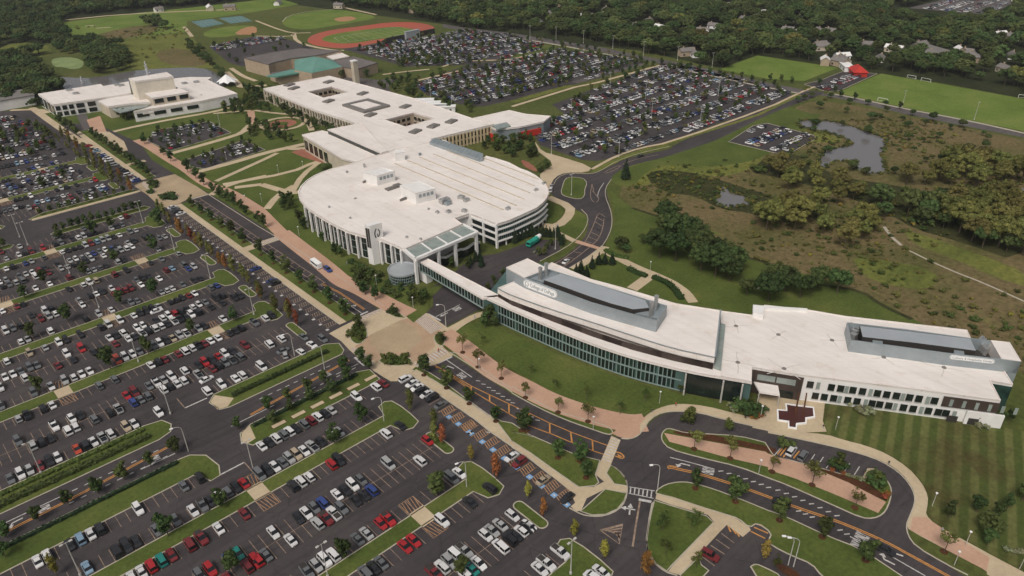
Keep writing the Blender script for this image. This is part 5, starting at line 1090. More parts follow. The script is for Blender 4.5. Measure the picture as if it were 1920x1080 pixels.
for i, s in enumerate(hl):
    tl, a, b = s.split(','); x, y = W('%s %s,%s' % (tl, a, b), 5)[0]; mt = ('shingle', 'white_wall', 'shingle', 'gravel_roof')[i % 4]
    house(x, y, 10+(i*5) % 6, 7+(i*3) % 3, 3.6+.7*(i % 3), (i*1.3) % 3.1, ('white_wall', 'cream_wall', 'tan_brick')[i % 3], mt, '%s house among the far trees, %s of the scattered houses from left to right' % (('grey roofed', 'white roofed', 'grey roofed', 'pale roofed')[i % 4], ordw(i)), group='houses among the far trees')
x, y = W('30 1290,388', 4)[0]; house(x, y, 60, 13, 5, 1.05, 'cream_wall', 'gravel_roof', 'long low pale building among the trees beyond the right sports field', 'school_building', 'building', flat=True)
x, y = W('30 675,530', 3)[0]; rt = thing('red_tent', (x, y, 0), 'bright red roofed pavilion at the end of the small car lot', 'pavilion', rz=.7)
def loc(m, nm, mt, t): o = bpy.data.objects.new(nm, m.mesh(nm, mt)); COL.objects.link(o); o.parent = t; return o
m = MB(); w, d = 10, 6
pts = [(-w, -d), (w, -d), (w, d), (-w, d)]
for i in range(4): a, b = pts[i], pts[(i+1) % 4]; m.face([(a[0], a[1], 3.6), (b[0], b[1], 3.6), (b[0]*.35, b[1]*.05, 7.5), (a[0]*.35, a[1]*.05, 7.5)])
m.poly([(p[0]*.35, p[1]*.05) for p in pts], 7.5); loc(m, 'roof', 'red_cladding', rt); m = MB(); m.box(-w+1, -d+1, 0, w-1, d-1, 3.6); loc(m, 'wall', 'red_cladding', rt)
x, y = W('30 588,505', 2)[0]; house(x, y, 16, 7, 4, .7, 'bright_white', 'bright_white', 'small white shed left of the red pavilion', 'shed', 'shed', flat=True)
x, y = W('00 40,735', 6)[0]; house(x, y, 34, 24, 7, 0.0, 'white_wall', 'gravel_roof', 'white flat roofed building at the far left edge of the campus', 'office_building', 'building', flat=True)
for i, s in enumerate(('10 1250,755', '10 1300,775', '10 1370,795', '10 1410,805')):
    x, y = W(s, 3)[0]; house(x, y, 16, 5, 3.6, -.75+1.57*0, 'bright_white', 'bright_white', '%s white trailer behind the courtyard hall, counted from the chimney' % ordw(i), 'site_trailer', 'trailer', 'trailers behind the courtyard hall', True)
x, y = W('10 1120,248', 4)[0]; gs = thing('grandstand', (x, y, 0), 'dark grandstand with a pale press box beside the running track', 'grandstand', rz=W('10 950,310 1240,250') and math.atan2(*(lambda a, b: (b[1]-a[1], b[0]-a[0]))(*W('10 950,310 1240,250'))))
m = MB()
for k in range(6): m.box(-32, -k*1.6-1.6, 0, 32, -k*1.6, 1+k*.8)
loc(m, 'seat_bank', 'dark_metal', gs); m = MB(); m.box(-9, -12.5, 0, 9, -9.6, 7.5); m.box(-9.3, -12.7, 7.5, 9.3, -9.2, 7.9); loc(m, 'press_box', 'pale_metal', gs)

# ================================================================== TREES AND SHRUBS
def addpart(mesh, name, parent, loc=(0, 0, 0)):
    o = bpy.data.objects.new(name, mesh); COL.objects.link(o); o.parent = parent; o.location = loc; return o
ICO = None
def ico():
    global ICO
    if ICO is None:
        bm = bmesh.new(); bmesh.ops.create_icosphere(bm, subdivisions=1, radius=1); ICO = ([tuple(v.co) for v in bm.verts], [tuple(v.index for v in f.verts) for f in bm.faces]); bm.free()
    return ICO
def leafy(centres, leaf, per, r, core=.78, squash=.8, up=.25):
    """leaf clumps: every centre (x,y,z,radius) gets a small rough core and a coat of leaf faces"""
    mb = MB(); V, F = ico()
    for cx, cy, cz, cr in centres:
        k = len(mb.v)
        for x, y, z in V:
            j = core*cr*(1+.35*(r.random()-.5)); mb.v.append((cx+x*j, cy+y*j, cz+z*j*squash))
        mb.f += [tuple(k+i for i in f_) for f_ in F]; mb.m += [0]*len(F)
        for _ in range(int(per*cr*cr)):
            n = Vector((r.gauss(0, 1), r.gauss(0, 1), r.gauss(0, 1)+up)).normalized(); rr = cr*(.75+.4*r.random())
            c = Vector((cx+n.x*rr, cy+n.y*rr, cz+n.z*rr*squash)); n = (n+Vector((r.gauss(0, .5), r.gauss(0, .5), r.gauss(0, .5)))).normalized()
            a = n.orthogonal().normalized(); b = n.cross(a); t = r.random()*6.28; a, b = a*math.cos(t)+b*math.sin(t), b*math.cos(t)-a*math.sin(t); s = leaf*(.6+.8*r.random())
            mb.face([c-a*s, c-b*s*.7, c+a*s, c+b*s*.7])
    return mb
def trunkmb(h, r0, r, limbs=4, spread=1.0, top=None):
    mb = MB(); mb.tube((0, 0, -.1), (.05*h*(r.random()-.5), .05*h*(r.random()-.5), h), r0, r0*.5, 7)
    for i in range(limbs):
        a = 6.28*i/limbs+r.random(); z = h*(.55+.4*r.random()); mb.tube((0, 0, z), (math.cos(a)*spread, math.sin(a)*spread, z+spread*.9), r0*.45, r0*.18, 5)
    return mb
TREES = {}
def deftree(name, mat, seed, kind):
    r = random.Random(seed); cs = []
    if kind == 'round':     # dense small street tree, 6 m
        for _ in range(19): a = r.random()*6.28; z = 1.9+3.9*r.random(); q = math.sqrt(r.random())*1.45*math.sin(math.pi*min(1,max(.1,(z-1.0)/5.6)))**.6; cs.append((q*math.cos(a), q*math.sin(a), z, .85*(1-.1*abs(z-3.4))))
        c, t = leafy(cs, .24, 50, r), trunkmb(3.2, .12, r, 4, .8)
    elif kind == 'airy':    # young open tree
        for _ in range(13): a = r.random()*6.28; q = math.sqrt(r.random())*1.35*(1); z = 3.3+abs(r.gauss(0, 1.0)); cs.append((q*math.cos(a), q*math.sin(a), z, .55))
        c, t = leafy(cs, .2, 85, r, .45), trunkmb(3.6, .09, r, 6, 1.0)
    elif kind == 'column':
        for i in range(14): z = 1.6+i*.42; q = .42*math.sin(math.pi*min(1, (i+1.5)/14))+.15; a = r.random()*6.28; cs.append((q*math.cos(a)*.8, q*math.sin(a)*.8, z, .42+.42*math.sin(math.pi*(i+1.2)/15)))
        c, t = leafy(cs, .2, 70, r, .6), trunkmb(5, .1, r, 3, .4)
    elif kind == 'conifer':
        for i in range(16):
            z = .7+i*.38; R_ = 1.75*(1-i/16.5); m_ = max(1, int(5*R_))
            for j in range(m_): a = 6.28*j/m_+r.random(); cs.append((R_*.62*math.cos(a), R_*.62*math.sin(a), z, .28+R_*.24))
        c, t = leafy(cs, .17, 70, r, .7, .6, 0), trunkmb(5, .13, r, 0)
    elif kind == 'wood':    # broad woodland tree, 12 m tall
        for _ in range(40):
            a = r.random()*6.28; q = math.sqrt(r.random())*4.3; z = 7.2+3.2*(1-(q/5)**2)*(r.random()*1.7-.6); cs.append((q*math.cos(a), q*math.sin(a), z, .8+.9*r.random()))
        c, t = leafy(cs, .33, 20, r, .85), trunkmb(7.5, .3, r, 5, 2.4)
    elif kind == 'shrub':
        for _ in range(7): a = r.random()*6.28; q = math.sqrt(r.random())*.8; cs.append((q*math.cos(a), q*math.sin(a), .45+.4*r.random(), .5))
        c, t = leafy(cs, .17, 70, r, .7), None
    cm = c.mesh(name+'_crown', mat); tm = t.mesh(name+'_trunk', 'bark') if t else None
    if t:
        k = len(c.v); both = MB(); both.v = c.v+t.v; both.f = c.f+[tuple(i+k for i in f_) for f_ in t.f]; both.m = [0]*len(c.f)+[1]*len(t.f); bmsh = both.mesh(name+'_whole', [mat, 'bark'])
    else: bmsh = cm
    TREES[name] = (cm, tm, bmsh)
for i in range(3):
    deftree('round%d' % i, 'leaf_dark', 10+i, 'round'); deftree('roundm%d' % i, 'leaf_mid', 20+i, 'round'); deftree('airy%d' % i, 'leaf_mid', 30+i, 'airy')
    deftree('airyo%d' % i, 'leaf_olive', 37+i, 'airy'); deftree('rust%d' % i, 'leaf_rust', 40+i, 'column'); deftree('gold%d' % i, 'leaf_yellow', 50+i, 'column'); deftree('olivec%d' % i, 'leaf_olive', 55+i, 'column')
    deftree('conifer%d' % i, 'leaf_conifer', 60+i, 'conifer'); deftree('wood%d' % i, 'leaf_wood', 70+i, 'wood'); deftree('woodo%d' % i, 'leaf_olive', 80+i, 'wood'); deftree('woodd%d' % i, 'leaf_dark', 85+i, 'wood')
    deftree('shrub%d' % i, 'leaf_mid', 90+i, 'shrub'); deftree('silver%d' % i, 'leaf_silver', 95+i, 'shrub'); deftree('shrubd%d' % i, 'leaf_dark', 97+i, 'shrub'); deftree('shrubr%d' % i, 'leaf_rust', 99+i, 'shrub')
NAT = {'round': 5.4, 'roundm': 5.4, 'airy': 5.2, 'airyo': 5.2, 'rust': 7.6, 'gold': 7.6, 'olivec': 7.6, 'conifer': 7.0, 'wood': 11, 'woodo': 11, 'woodd': 11, 'shrub': 1.25, 'silver': 1.25, 'shrubd': 1.25, 'shrubr': 1.25}
FARPTS = {}   # trees that go into the far masses
COUNT = {}
def plant(kind, pts, h, name, phrase, cat, group=None, jit=.18, order='x', limit=999):
    """pts: ground points; every one a thing of its own, labelled by its place along the group from left to right in the view"""
    pts = sorted(pts, key=lambda p: pj(p[0], p[1])[0])
    for i, (x, y) in enumerate(pts[:limit]):
        v = rnd.randrange(3); k = h/NAT[kind]*(1+jit*(rnd.random()*2-1))*(1.12 if kind in ('round', 'airy', 'airyo') else 1); rz = rnd.random()*6.28
        cm, tm, wm = TREES['%s%d' % (kind, v)]
        lab = phrase % ordw(i) if '%s' in phrase else phrase
        w = k*(.9+.2*rnd.random())
        if cat in ('shrub', 'bush'):
            o = bpy.data.objects.new(name, cm); COL.objects.link(o); tag(o, lab, cat, group)
        else:
            o = bpy.data.objects.new(name, None); COL.objects.link(o); tag(o, lab, cat, group); addpart(tm, 'trunk', o); addpart(cm, 'crown', o)
        if name in ('young_tree', 'street_tree'): lay('mulch', blob(x, y, 1.0, 1.0, n=12), 0.172, 'planting_bed')
        o.location = (x, y, 0.1); o.rotation_euler = (0, 0, rz); o.scale = (w, w, k); COUNT[name] = COUNT.get(name, 0)+1
def fill(poly, sp, seed, keep=None):
    """jittered points inside a ground outline"""
    r = random.Random(seed); xs = [p[0] for p in poly]; ys = [p[1] for p in poly]; out = []; y = min(ys)
    while y < max(ys):
        x = min(xs)
        while x < max(xs):
            p = (x+sp*(r.random()-.5)*.9, y+sp*(r.random()-.5)*.9)
            if inside(p, poly) and (keep is None or keep(p)): out.append(p)
            x += sp
        y += sp
    return out
def line_pts(a, b, n): return [f(a, b, k/(n-1)) for k in range(n)]
plant('airyo', W('22 100,825 345,935 570,1003 12 1550,485 1665,595 1840,680'), 6.0, 'young_tree', '%s young open tree along the brick walk below the curved hall', 'tree', 'young trees along the brick walk')
plant('airyo', W('23 1365,130 1635,200 33 30,300 330,400 650,570'), 6.6, 'young_tree', '%s young open tree on the grass edge of the drop-off island', 'tree', 'young trees on the drop-off island')
plant('airyo', W('33 1320,900'), 6.6, 'young_tree', 'lone young open tree below the brick walk at the drop-off mouth', 'tree')
plant('airy', W('22 140,650 560,840 810,950 1000,860 330,765 1260,800 1550,810 12 1700,430'), 4.2, 'lawn_tree', '%s small tree on the lawn in front of the curved hall', 'tree', 'trees on the curved lawn')
plant('round', W('12 1260,655 1430,752 1600,870 1800,1000 22 110,1075 13 1990,-10 23 345,195 510,222'), 6.0, 'street_tree', '%s dark street tree on the lawn between the bays and the curving road', 'tree', 'street trees beside the curving road')
plant('round', W('23 555,345'), 5.4, 'street_tree', 'dark tree beside the bent walk at the foot of the narrowing lawn', 'tree')
plant('round', W('23 1375,425 1675,525 33 85,665 405,790 730,965'), 6.4, 'street_tree', '%s dark street tree along the lower kerb of the road beyond the junction', 'tree', 'street trees beyond the junction')
plant('round', [(119.8, y) for y in (228, 240, 252.5, 264, 276, 288, 300, 318, 330, 342, 354, 366, 378)], 5.8, 'street_tree', '%s dark street tree in the strip left of the boulevard', 'tree', 'street trees left of the boulevard')
plant('round', [(119.8, y) for y in range(440, 545, 9)], 5.6, 'street_tree', '%s street tree left of the boulevard beyond the upper plaza', 'tree', 'street trees left of the boulevard')
plant('round', W('12 895,95 820,50 780,25 11 800,1070 20,590 60,630 01 1600,370 1650,405 1700,432 1750,462 1810,505 1850,535 1410,215 1470,260 1530,310')+[(139, 500), (140, 470), (138.5, 455)], 5.8, 'walk_tree', '%s dark tree between the boulevard and the brick promenade', 'tree', 'trees by the brick promenade')
plant('round', W('12 1030,195 1380,425 765,300'), 4.2, 'plaza_tree', '%s bushy tree in the beds around the great crossing', 'tree', 'trees in the crossing beds')
strip_t = {'second': '13 660,945 03 1265,780 1660,560 23 -1900,0', 'third': '13 1360,475 590,85 300,285', 'fourth': '02 300,785 830,605 1115,490 1440,345 1755,250', 'fifth': '02 250,375 510,255 910,125 1160,60', 'sixth': '01 340,1045 640,985 860,885 1160,805', 'seventh': '01 450,715 700,685 840,625', 'far': '01 480,245 1000,350'}
plant('round', W('13 660,950 03 1265,785'), 6.2, 'lot_tree', '%s dark tree on the second grass strip from the bottom', 'tree', 'trees on the parking strips')
plant('round', W('13 1360,478 590,88 03 1660,565')+[W('03 935,360')[0]], 6.2, 'lot_tree', '%s dark tree on the third grass strip from the bottom', 'tree', 'trees on the parking strips')
plant('round', W('12 800,1010 13 1545,1070 13 -170,1060'), 6.0, 'lot_tree', '%s dark tree on the lowest green strip ends', 'tree', 'trees on the parking strips')
plant('round', W('03 1135,262 740,465 1320,165 295,668 520,545 50,795 40,935'), 5.0, 'lot_tree', '%s small tree along the lower verge of the entry road', 'tree', 'trees on the parking strips')
plant('round', W('02 300,785 830,605 1115,492 1440,345 1755,250'), 6.2, 'lot_tree', '%s dark tree on the first strip above the long hedge', 'tree', 'trees on the parking strips')
plant('round', W('02 250,378 510,255 910,125 1160,62'), 6.2, 'lot_tree', '%s dark tree on the second strip above the long hedge', 'tree', 'trees on the parking strips')
plant('round', W('01 340,1045 640,985 860,885 1160,805 190,1160'), 6.0, 'lot_tree', '%s dark tree on the third strip above the long hedge', 'tree', 'trees on the parking strips')
plant('round', W('01 450,718 700,685 840,628'), 6.0, 'lot_tree', '%s dark tree on the fourth strip above the long hedge', 'tree', 'trees on the parking strips')
plant('round', W('01 480,270 1190,615 330,330'), 6.5, 'lot_tree', '%s dark tree in the far upper left car rows', 'tree', 'trees on the parking strips')
plant('round', W('12 660,630 510,720 390,780 240,850 100,925 790,565 850,610 690,700 570,790 410,850 265,930 130,1015 02 1790,1065'), 4.6, 'road_tree', '%s dark tree along the entry road near the great crossing', 'tree', 'trees along the entry road')
plant('rust', W('12 260,235 310,290 01 1370,700 1440,735 1660,920 13 1400,100 23 230,640 1000,1090 01 1700,950 1480,770 1340,660 02 1960,90'), 9.4, 'autumn_tree', '%s rust coloured columnar tree at the ends of the parking rows', 'tree', 'rust coloured trees at the row ends')
plant('rust', W('13 1800,355'), 9.0, 'autumn_tree', 'red columnar tree on the island below the blue bay squares', 'tree')
plant('olivec', W('12 45,95 150,195 1160,930 1340,1075 01 1280,605 1520,800 1570,835 1830,1030 720,180 660,120 780,240 850,290 13 1345,90 01 1200,520 1240,560 1420,700 1600,860 1760,980 1870,1060 12 20,60 250,250'), 9.0, 'columnar_tree', '%s brownish green columnar tree at the ends of the parking rows', 'tree', 'brownish columnar trees at the row ends')
plant('gold', W('13 1615,225 23 120,500 465,795 690,960 03 430,1078 23 1890,960'), 8.4, 'golden_tree', '%s yellow green columnar tree at the ends of the lower rows', 'tree', 'yellowing columnar trees')
plant('airy', W('23 1125,745 1340,725 1375,705 1150,920 1380,1020 33 60,1050'), 4.6, 'lawn_tree', '%s small leafy tree on the lawn right of the south drive', 'tree', 'trees by the south drive')
# dark trees behind the cross road and along the north-lot edge
hp = [(x, 393.8) for x in [59+3.3*k for k in range(13)]]+[(x, 393.8) for x in [16+3.3*k for k in range(7)]]
plant('round', hp, 4.2, 'row_tree', '%s small dark tree in the dense row under the cross road', 'tree', 'dense tree row under the cross road')
plant('roundm', [(x, 423.5) for x in [59+4.6*k for k in range(10)]], 3.8, 'row_tree', '%s bushy tree in the row above the cross road walk', 'tree', 'tree row above the cross road')
# hedge boxes and loose planting
def hedge(pts, w, h, label, mat='leaf_dark', name='hedge', dens=7, z0=.1):
    r = random.Random(len(pts)*7+int(w*10)); L = length(pts); n = int(L*w*dens); mb = MB(); mb.ribbon(pts, w*.75, z0, h*.85)
    for _ in range(n):
        s = r.random()*L; p = along(pts, s); q = along(pts, min(L, s+.5)); dx, dy = q[0]-p[0], q[1]-p[1]; d = math.hypot(dx, dy) or 1; o_ = (r.random()-.5)*w
        c = Vector((p[0]-dy/d*o_, p[1]+dx/d*o_, z0+h*(.55+.5*r.random()) if abs(o_) < w*.35 else z0+h*r.random())); nn = Vector((r.gauss(0, .6), r.gauss(0, .6), 1)).normalized(); a = nn.orthogonal().normalized(); b = nn.cross(a); s_ = .32*(.6+.8*r.random())
        mb.face([c-a*s_, c-b*s_, c+a*s_, c+b*s_])
    o = mb.build(name, mat); return tag(o, label, 'hedge')
hedge([(-60, 208.6), (-20, 208.4), (36, 208.6)], 2.6, 1.5, 'long dark hedge above the entry road, left of the cross aisle')
hedge([(64, 209.6), (80, 209.8), (101, 210)], 2.0, 1.3, 'dark hedge above the entry road, right of the cross aisle')
hedge([(-60, 190.4), (0, 190.6), (38, 190.6)], 1.3, 1.2, 'narrow clipped hedge below the entry road, left of the cross aisle', 'leaf_conifer')
hedge([(62, 190.2), (80, 190.3), (101, 190.4)], 1.5, 1.2, 'narrow clipped hedge below the entry road, ending at the great crossing', 'leaf_conifer')
hedge([(-60, 213), (36, 213)], 1.8, 1.0, 'low green planting between the long hedge and the parked cars', 'leaf_mid')
hedge(W('21 870,940 940,975 1010,1000'), 3, 1.4, 'short hedge by the walk behind the curved hall'); hedge(smooth(W('21 1055,1005 1150,1040 1210,1085 22 1270,90')), 3.2, 1.4, 'curved dark hedge inside the round walk behind the curved hall')
hedge(smooth(W('21 700,800 760,840 870,860')), 3, 1.2, 'low mixed hedge above the walk junction behind the curved hall', 'leaf_mid')
hedge(smooth(W('11 480,200 540,170 620,165')), 6, 2.2, 'broad dark hedge between the oval hall and the wedge hall')
for i, s in enumerate(('12 680,0 780,60 850,110',)): pass
def bushes(kind, pts, h, phrase, group, name='shrub'): plant(kind, pts, h, name, phrase, 'shrub', group, .3)
bushes('shrub', fill(BEDS[0], 2.6, 1), 1.9, '%s shrub in the left bed of the great crossing', 'shrubs in the left crossing bed')
bushes('shrub', fill(BEDS[1], 2.6, 2), 1.9, '%s shrub in the lowest bed of the great crossing', 'shrubs in the lowest crossing bed')
bushes('shrubd', fill(BEDS[2], 2.4, 3)+fill(BEDS[3], 2.4, 4), 1.8, '%s dark shrub in the right hand beds of the great crossing', 'shrubs in the right crossing beds')
bushes('shrubd', fill(BEDS[4], 3, 5)+fill(BEDS[5], 3, 6)+fill(BEDS[6], 2.6, 7), 2.4, '%s dark shrub in the round beds of the upper plaza', 'shrubs in the upper plaza beds')
bushes('shrubd', fill(smooth(W('11 700,880 740,850 820,890 900,940 960,1000 1060,1060 1180,1060 12 1270,0 1290,110 1120,80 1000,90 900,0 760,-50 11 720,960'), True), 4.2, 8), 2.2, '%s dark shrub in the bed below the corner tower', 'shrubs below the corner tower')
bushes('shrub', fill(W('11 730,900 830,930 960,1030 900,1060 760,980'), 4.6, 9), 1.8, '%s pale shrub in the bed below the corner tower', 'shrubs below the corner tower')
bushes('silver', W('32 540,860 580,880 700,930 740,950 760,930 33 1800,900 1860,905 1900,920 32 1590,1050 1640,1060 22 1650,915 1680,930'), 2.0, '%s pale feathery shrub near the white hall and the right edge', 'pale feathery shrubs')
bushes('silver', W('33 600,330 640,345 680,355 700,370 21 170,820 200,835'), 1.5, '%s pale shrub on the islands by the service yard and bays', 'pale island shrubs')
bushes('shrubr', W('22 1800,970 1830,980 1860,965 33 560,320 480,290 880,500 900,470'), 1.3, '%s rusty red shrub in the beds by the drop-off', 'rusty shrubs')
bushes('shrubd', fill(W('22 1500,880 1700,880 1860,900 1880,960 1780,970 1620,930'), 3.4, 10), 3.4, '%s dark shrub in the bed left of the entrance court', 'shrubs left of the entrance court')
bushes('shrubd', W('33 520,250 500,270 540,285 810,370 790,400 830,410 22 1320,1010 33 130,120'), 2.8, '%s dark shrub on the drop-off island', 'shrubs on the drop-off island')
plant('roundm', W('33 520,270 810,400 22 1330,1015 1620,1075'), 5, 'island_tree', '%s bushy tree on the drop-off island', 'tree', 'bushy trees on the drop-off island')
plant('round', W('12 1720,300 1790,290 1750,250'), 6, 'hall_tree', '%s dark tree at the foot of the footbridge', 'tree', 'trees at the footbridge')
plant('round', W('32 1530,990 1640,1010 1740,1030 1800,1000 1560,1010'), 4.5, 'hall_tree', '%s dark round tree at the right end of the white hall', 'tree', 'trees at the end of the white hall')
plant('roundm', W('12 1180,90 1230,130 1270,90 1160,130'), 4.6, 'garden_tree', '%s bushy tree left of the service drive mouth', 'tree', 'trees by the service drive')
# conifers
plant('conifer', W('21 850,265'), 14, 'large_conifer', 'large dark conifer standing alone beside the right bend of the road', 'conifer')
plant('conifer', W('21 650,905 695,900 750,905 600,935 515,975 480,1000 560,1000'), 7, 'conifer', '%s dark conifer behind the curved hall', 'conifer', 'conifers behind the curved hall')
plant('conifer', line_pts(*W('21 150,690 340,700'), 8)+line_pts(*W('21 20,740 130,690'), 5)+line_pts(*W('21 345,700 375,760'), 3), 6.5, 'conifer', '%s conifer in the screen above the service yard', 'conifer', 'conifer screen of the service yard')
plant('conifer', W('11 1610,905 1650,880 1680,870 1690,920'), 6, 'conifer', '%s small conifer on the round bed by the footbridge', 'conifer', 'conifers on the round bed')
plant('round', W('11 1470,930 1500,900 1590,940 21 -380,640'), 4, 'garden_tree', '%s dark tree in the garden right of the canopy', 'tree', 'trees in the canopy garden')
plant('roundm', W('21 260,800 200,840 290,770 240,840 380,740 12 1740,20 1800,0 1850,-20 11 1780,1040 1850,990'), 4, 'yard_tree', '%s green tree along the lower edge of the service yard', 'tree', 'trees along the service yard')
plant('round', W('11 230,470 260,440 200,430 270,490 210,500 360,640 420,640 330,590 400,600 11 600,830 640,850 500,730 540,710'), 5, 'hall_tree', '%s dark tree against the left flank of the oval hall', 'tree', 'trees by the left flank of the oval hall')
# woods of the wetland: big trees, each its own
OPEN = W('31 1740,320 2100,320 2100,560 1880,560 1760,450')
def wood(s, sp, seed, kind, h, phrase, group, name='woodland_tree', limit=999): plant(kind, [p for p in fill(W(s), sp*.98, seed) if not inside(p, OPEN)], h*1.12, name, phrase, 'tree', group, .3, limit=limit)
wood('21 1080,590 1180,570 1250,640 1330,760 1500,830 1650,860 1760,960 1900,1030 1915,1075 1500,1060 1350,990 1180,950 1060,830 1080,690', 7.6, 21, 'woodd', 10.5, '%s dark tree in the wood behind the curved hall', 'trees in the wood behind the curved hall')
wood('31 0,960 130,980 300,1060 32 700,60 640,100 420,110 250,120 0,120 22 1800,120 1700,60', 7.6, 22, 'woodd', 9, '%s dark tree in the wood directly behind the white hall', 'trees behind the white hall')
plant('woodd', W('21 980,750 820,800 850,820'), 6, 'woodland_tree', '%s lone dark tree on the mown slope right of the road', 'tree', 'lone trees on the mown slope')
wood('31 -60,500 130,470 280,550 320,680 200,730 -60,700', 8.5, 23, 'woodo', 10, '%s light green tree in the left thicket of the wetland', 'trees of the left thicket')
wood('31 280,460 400,400 480,520 460,700 320,690', 9, 24, 'woodo', 9, '%s green tree left of the path in the wetland thicket', 'trees of the middle thicket')
wood('31 470,620 620,580 760,600 820,780 700,870 560,800 480,740', 9, 25, 'woodo', 9.5, '%s yellowish tree beside the end of the wetland track', 'trees beside the track end')
wood('31 -40,180 200,190 360,250 400,350 200,350 0,320', 8.8, 26, 'woodo', 7.5, '%s olive tree on the near bank of the big pond', 'trees on the pond bank')
wood('31 400,270 600,300 680,360 640,450 500,460 420,400', 8.5, 27, 'woodo', 7, '%s olive tree below the big pond', 'trees below the pond')
wood('31 700,440 900,450 1000,540 900,620 740,600', 9, 28, 'wood', 9, '%s green tree in the middle of the right wetland', 'trees of the mid wetland')
wood('31 960,420 1060,380 1250,520 1270,660 1080,680 1000,560', 10, 29, 'wood', 9.5, '%s green tree left of the dense right wood', 'trees left of the dense wood')
wood('31 1000,260 1180,190 1340,150 1600,130 1930,180 1930,330 1500,330 1300,360 1060,340', 9.6, 30, 'woodo', 10, '%s olive tree in the upper right thicket', 'trees of the upper right thicket')
wood('31 1290,430 1500,420 1700,440 1930,560 1980,900 1930,860 1560,760 1380,690 1270,600', 9.4, 31, 'woodo', 11, '%s yellow green tree in the dense right wood', 'trees of the dense right wood')
wood('31 1270,620 1400,640 1600,720 1930,840 1930,880 1560,775 1290,700', 9, 32, 'woodd', 8, '%s dark tree along the front of the dense right wood', 'trees along the front of the right wood')
wood('33 1620,760 1920,700 1980,900 1900,880 1700,820', 7.5, 33, 'woodd', 6, '%s dark tree in the thicket at the right edge', 'trees at the right edge')
plant('round', W('33 1560,600 1710,640 1790,580 1900,520 1640,850 1350,650'), 5, 'woodland_tree', '%s round dark tree on the grass right of the drop-off', 'tree', 'trees right of the drop-off')
mt_ = W('30 385,820 585,850 605,785 765,910 800,900 745,790 1005,910 1080,870 1050,960 1175,950 1230,915 1365,970 1450,960 1280,1040 1040,1060 1610,1020 1640,1060 875,800 885,845 650,745 465,740 325,735 270,755 220,770 840,890 31 1090,60 1300,150 1340,120 940,230 730,240 630,200 445,75 1500,70 1620,40 1180,140 30 350,950 340,990 550,950 745,1010')
plant('woodd', mt_, 5.2, 'meadow_tree', '%s small dark tree dotted round the big pond and meadow', 'tree', 'trees dotted over the pond meadow', .35)
# avenue trees of the far road
av = W('20 190,300 250,300 310,320 370,345 435,345 495,355 560,370 625,380 840,420 910,430 960,450 1265,505 1330,520 1405,535 1480,550 1557,560 1650,590 1718,590 1798,610 1885,640 1175,515 1215,520 1300,535 1360,600 1580,590')
for y_ in range(18): FARPTS.setdefault('campus_trees', []).append((104+2*(y_ % 2), 422+8*y_, 7.5, 'olivec' if y_ % 3 else 'rust'))
far_av = av+W('30 15,600 95,610 175,625 45,650 380,640 500,690 545,730 650,750 985,820')+W('20 0,720 60,700 120,685 180,665 240,650 300,635 360,610 440,590 570,580 630,560 690,545 740,530 790,520 860,500 920,490 970,470 680,600 750,575 830,560 880,540 925,530 1005,500 1055,500')
for nm, s, sp in (('g', 'px 455,165 520,170 560,190 600,210 640,235 585,240 520,225 470,200', 8), ('g', 'px 575,215 635,240 660,255 570,250', 7), ('g', 'px 480,240 530,235 560,270 530,276 500,270', 8), ('g', 'px 225,205 330,196 440,180 440,188 330,206 250,221 222,219', 5), ('g', 'px 400,180 480,190 470,215 420,215', 6), ('g', 'px 110,225 140,240 150,262 130,262', 6), ('g', 'px 500,192 560,205 600,232 560,225', 5.5), ('g', 'px 205,215 260,208 262,225 222,232', 6),
              ('g', 'px 700,165 760,140 800,185 900,205 880,216 800,200 740,180', 8), ('g', 'px 910,265 940,245 990,252 1010,290 990,300 930,295 900,280', 6.5), ('g', 'px 600,120 690,130 700,145 640,150', 8), ('g', 'px 760,105 840,110 830,125 740,130', 8), ('g', 'px 460,225 500,235 520,260 470,262', 8), ('g', 'px 1015,310 1040,318 1030,328 1010,325', 5)):
    pts = fill(W(s), sp, int(sp*100)+len(s)); 
    FARPTS.setdefault('campus_trees', []).extend((x, y, 4.2+2.5*rnd.random(), rnd.choice(('round', 'roundm', 'round'))) for x, y in pts)
for L in (LOT_C1, LOT_C2): FARPTS.setdefault('campus_trees', []).extend((x, y, 3.6, rnd.choice(('round', 'roundm'))) for x, y in fill(L, 7.5, 5))
FARPTS.setdefault('campus_trees', []).extend((x, y, 5.0, 'round') for x, y in far_av)
for L, sp in ((LOT_NE, 14), (LOT_N2, 11), (LOT_N1, 15), (LOT_N0, 22)): FARPTS['campus_trees'].extend((x, y, 4.6+1.2*rnd.random(), rnd.choice(('round', 'roundm', 'airyo'))) for x, y in fill(L, sp, 17))
FARPTS['campus_trees'].extend((x, y, 5+2*rnd.random(), 'roundm') for x, y in fill(rect(-60, 526, 98, 600), 11, 77))
FARPTS['campus_trees'].extend((x, y, 4.5, 'olivec') for x, y in fill(rect(100, 430, 103, 600), 3, 78))
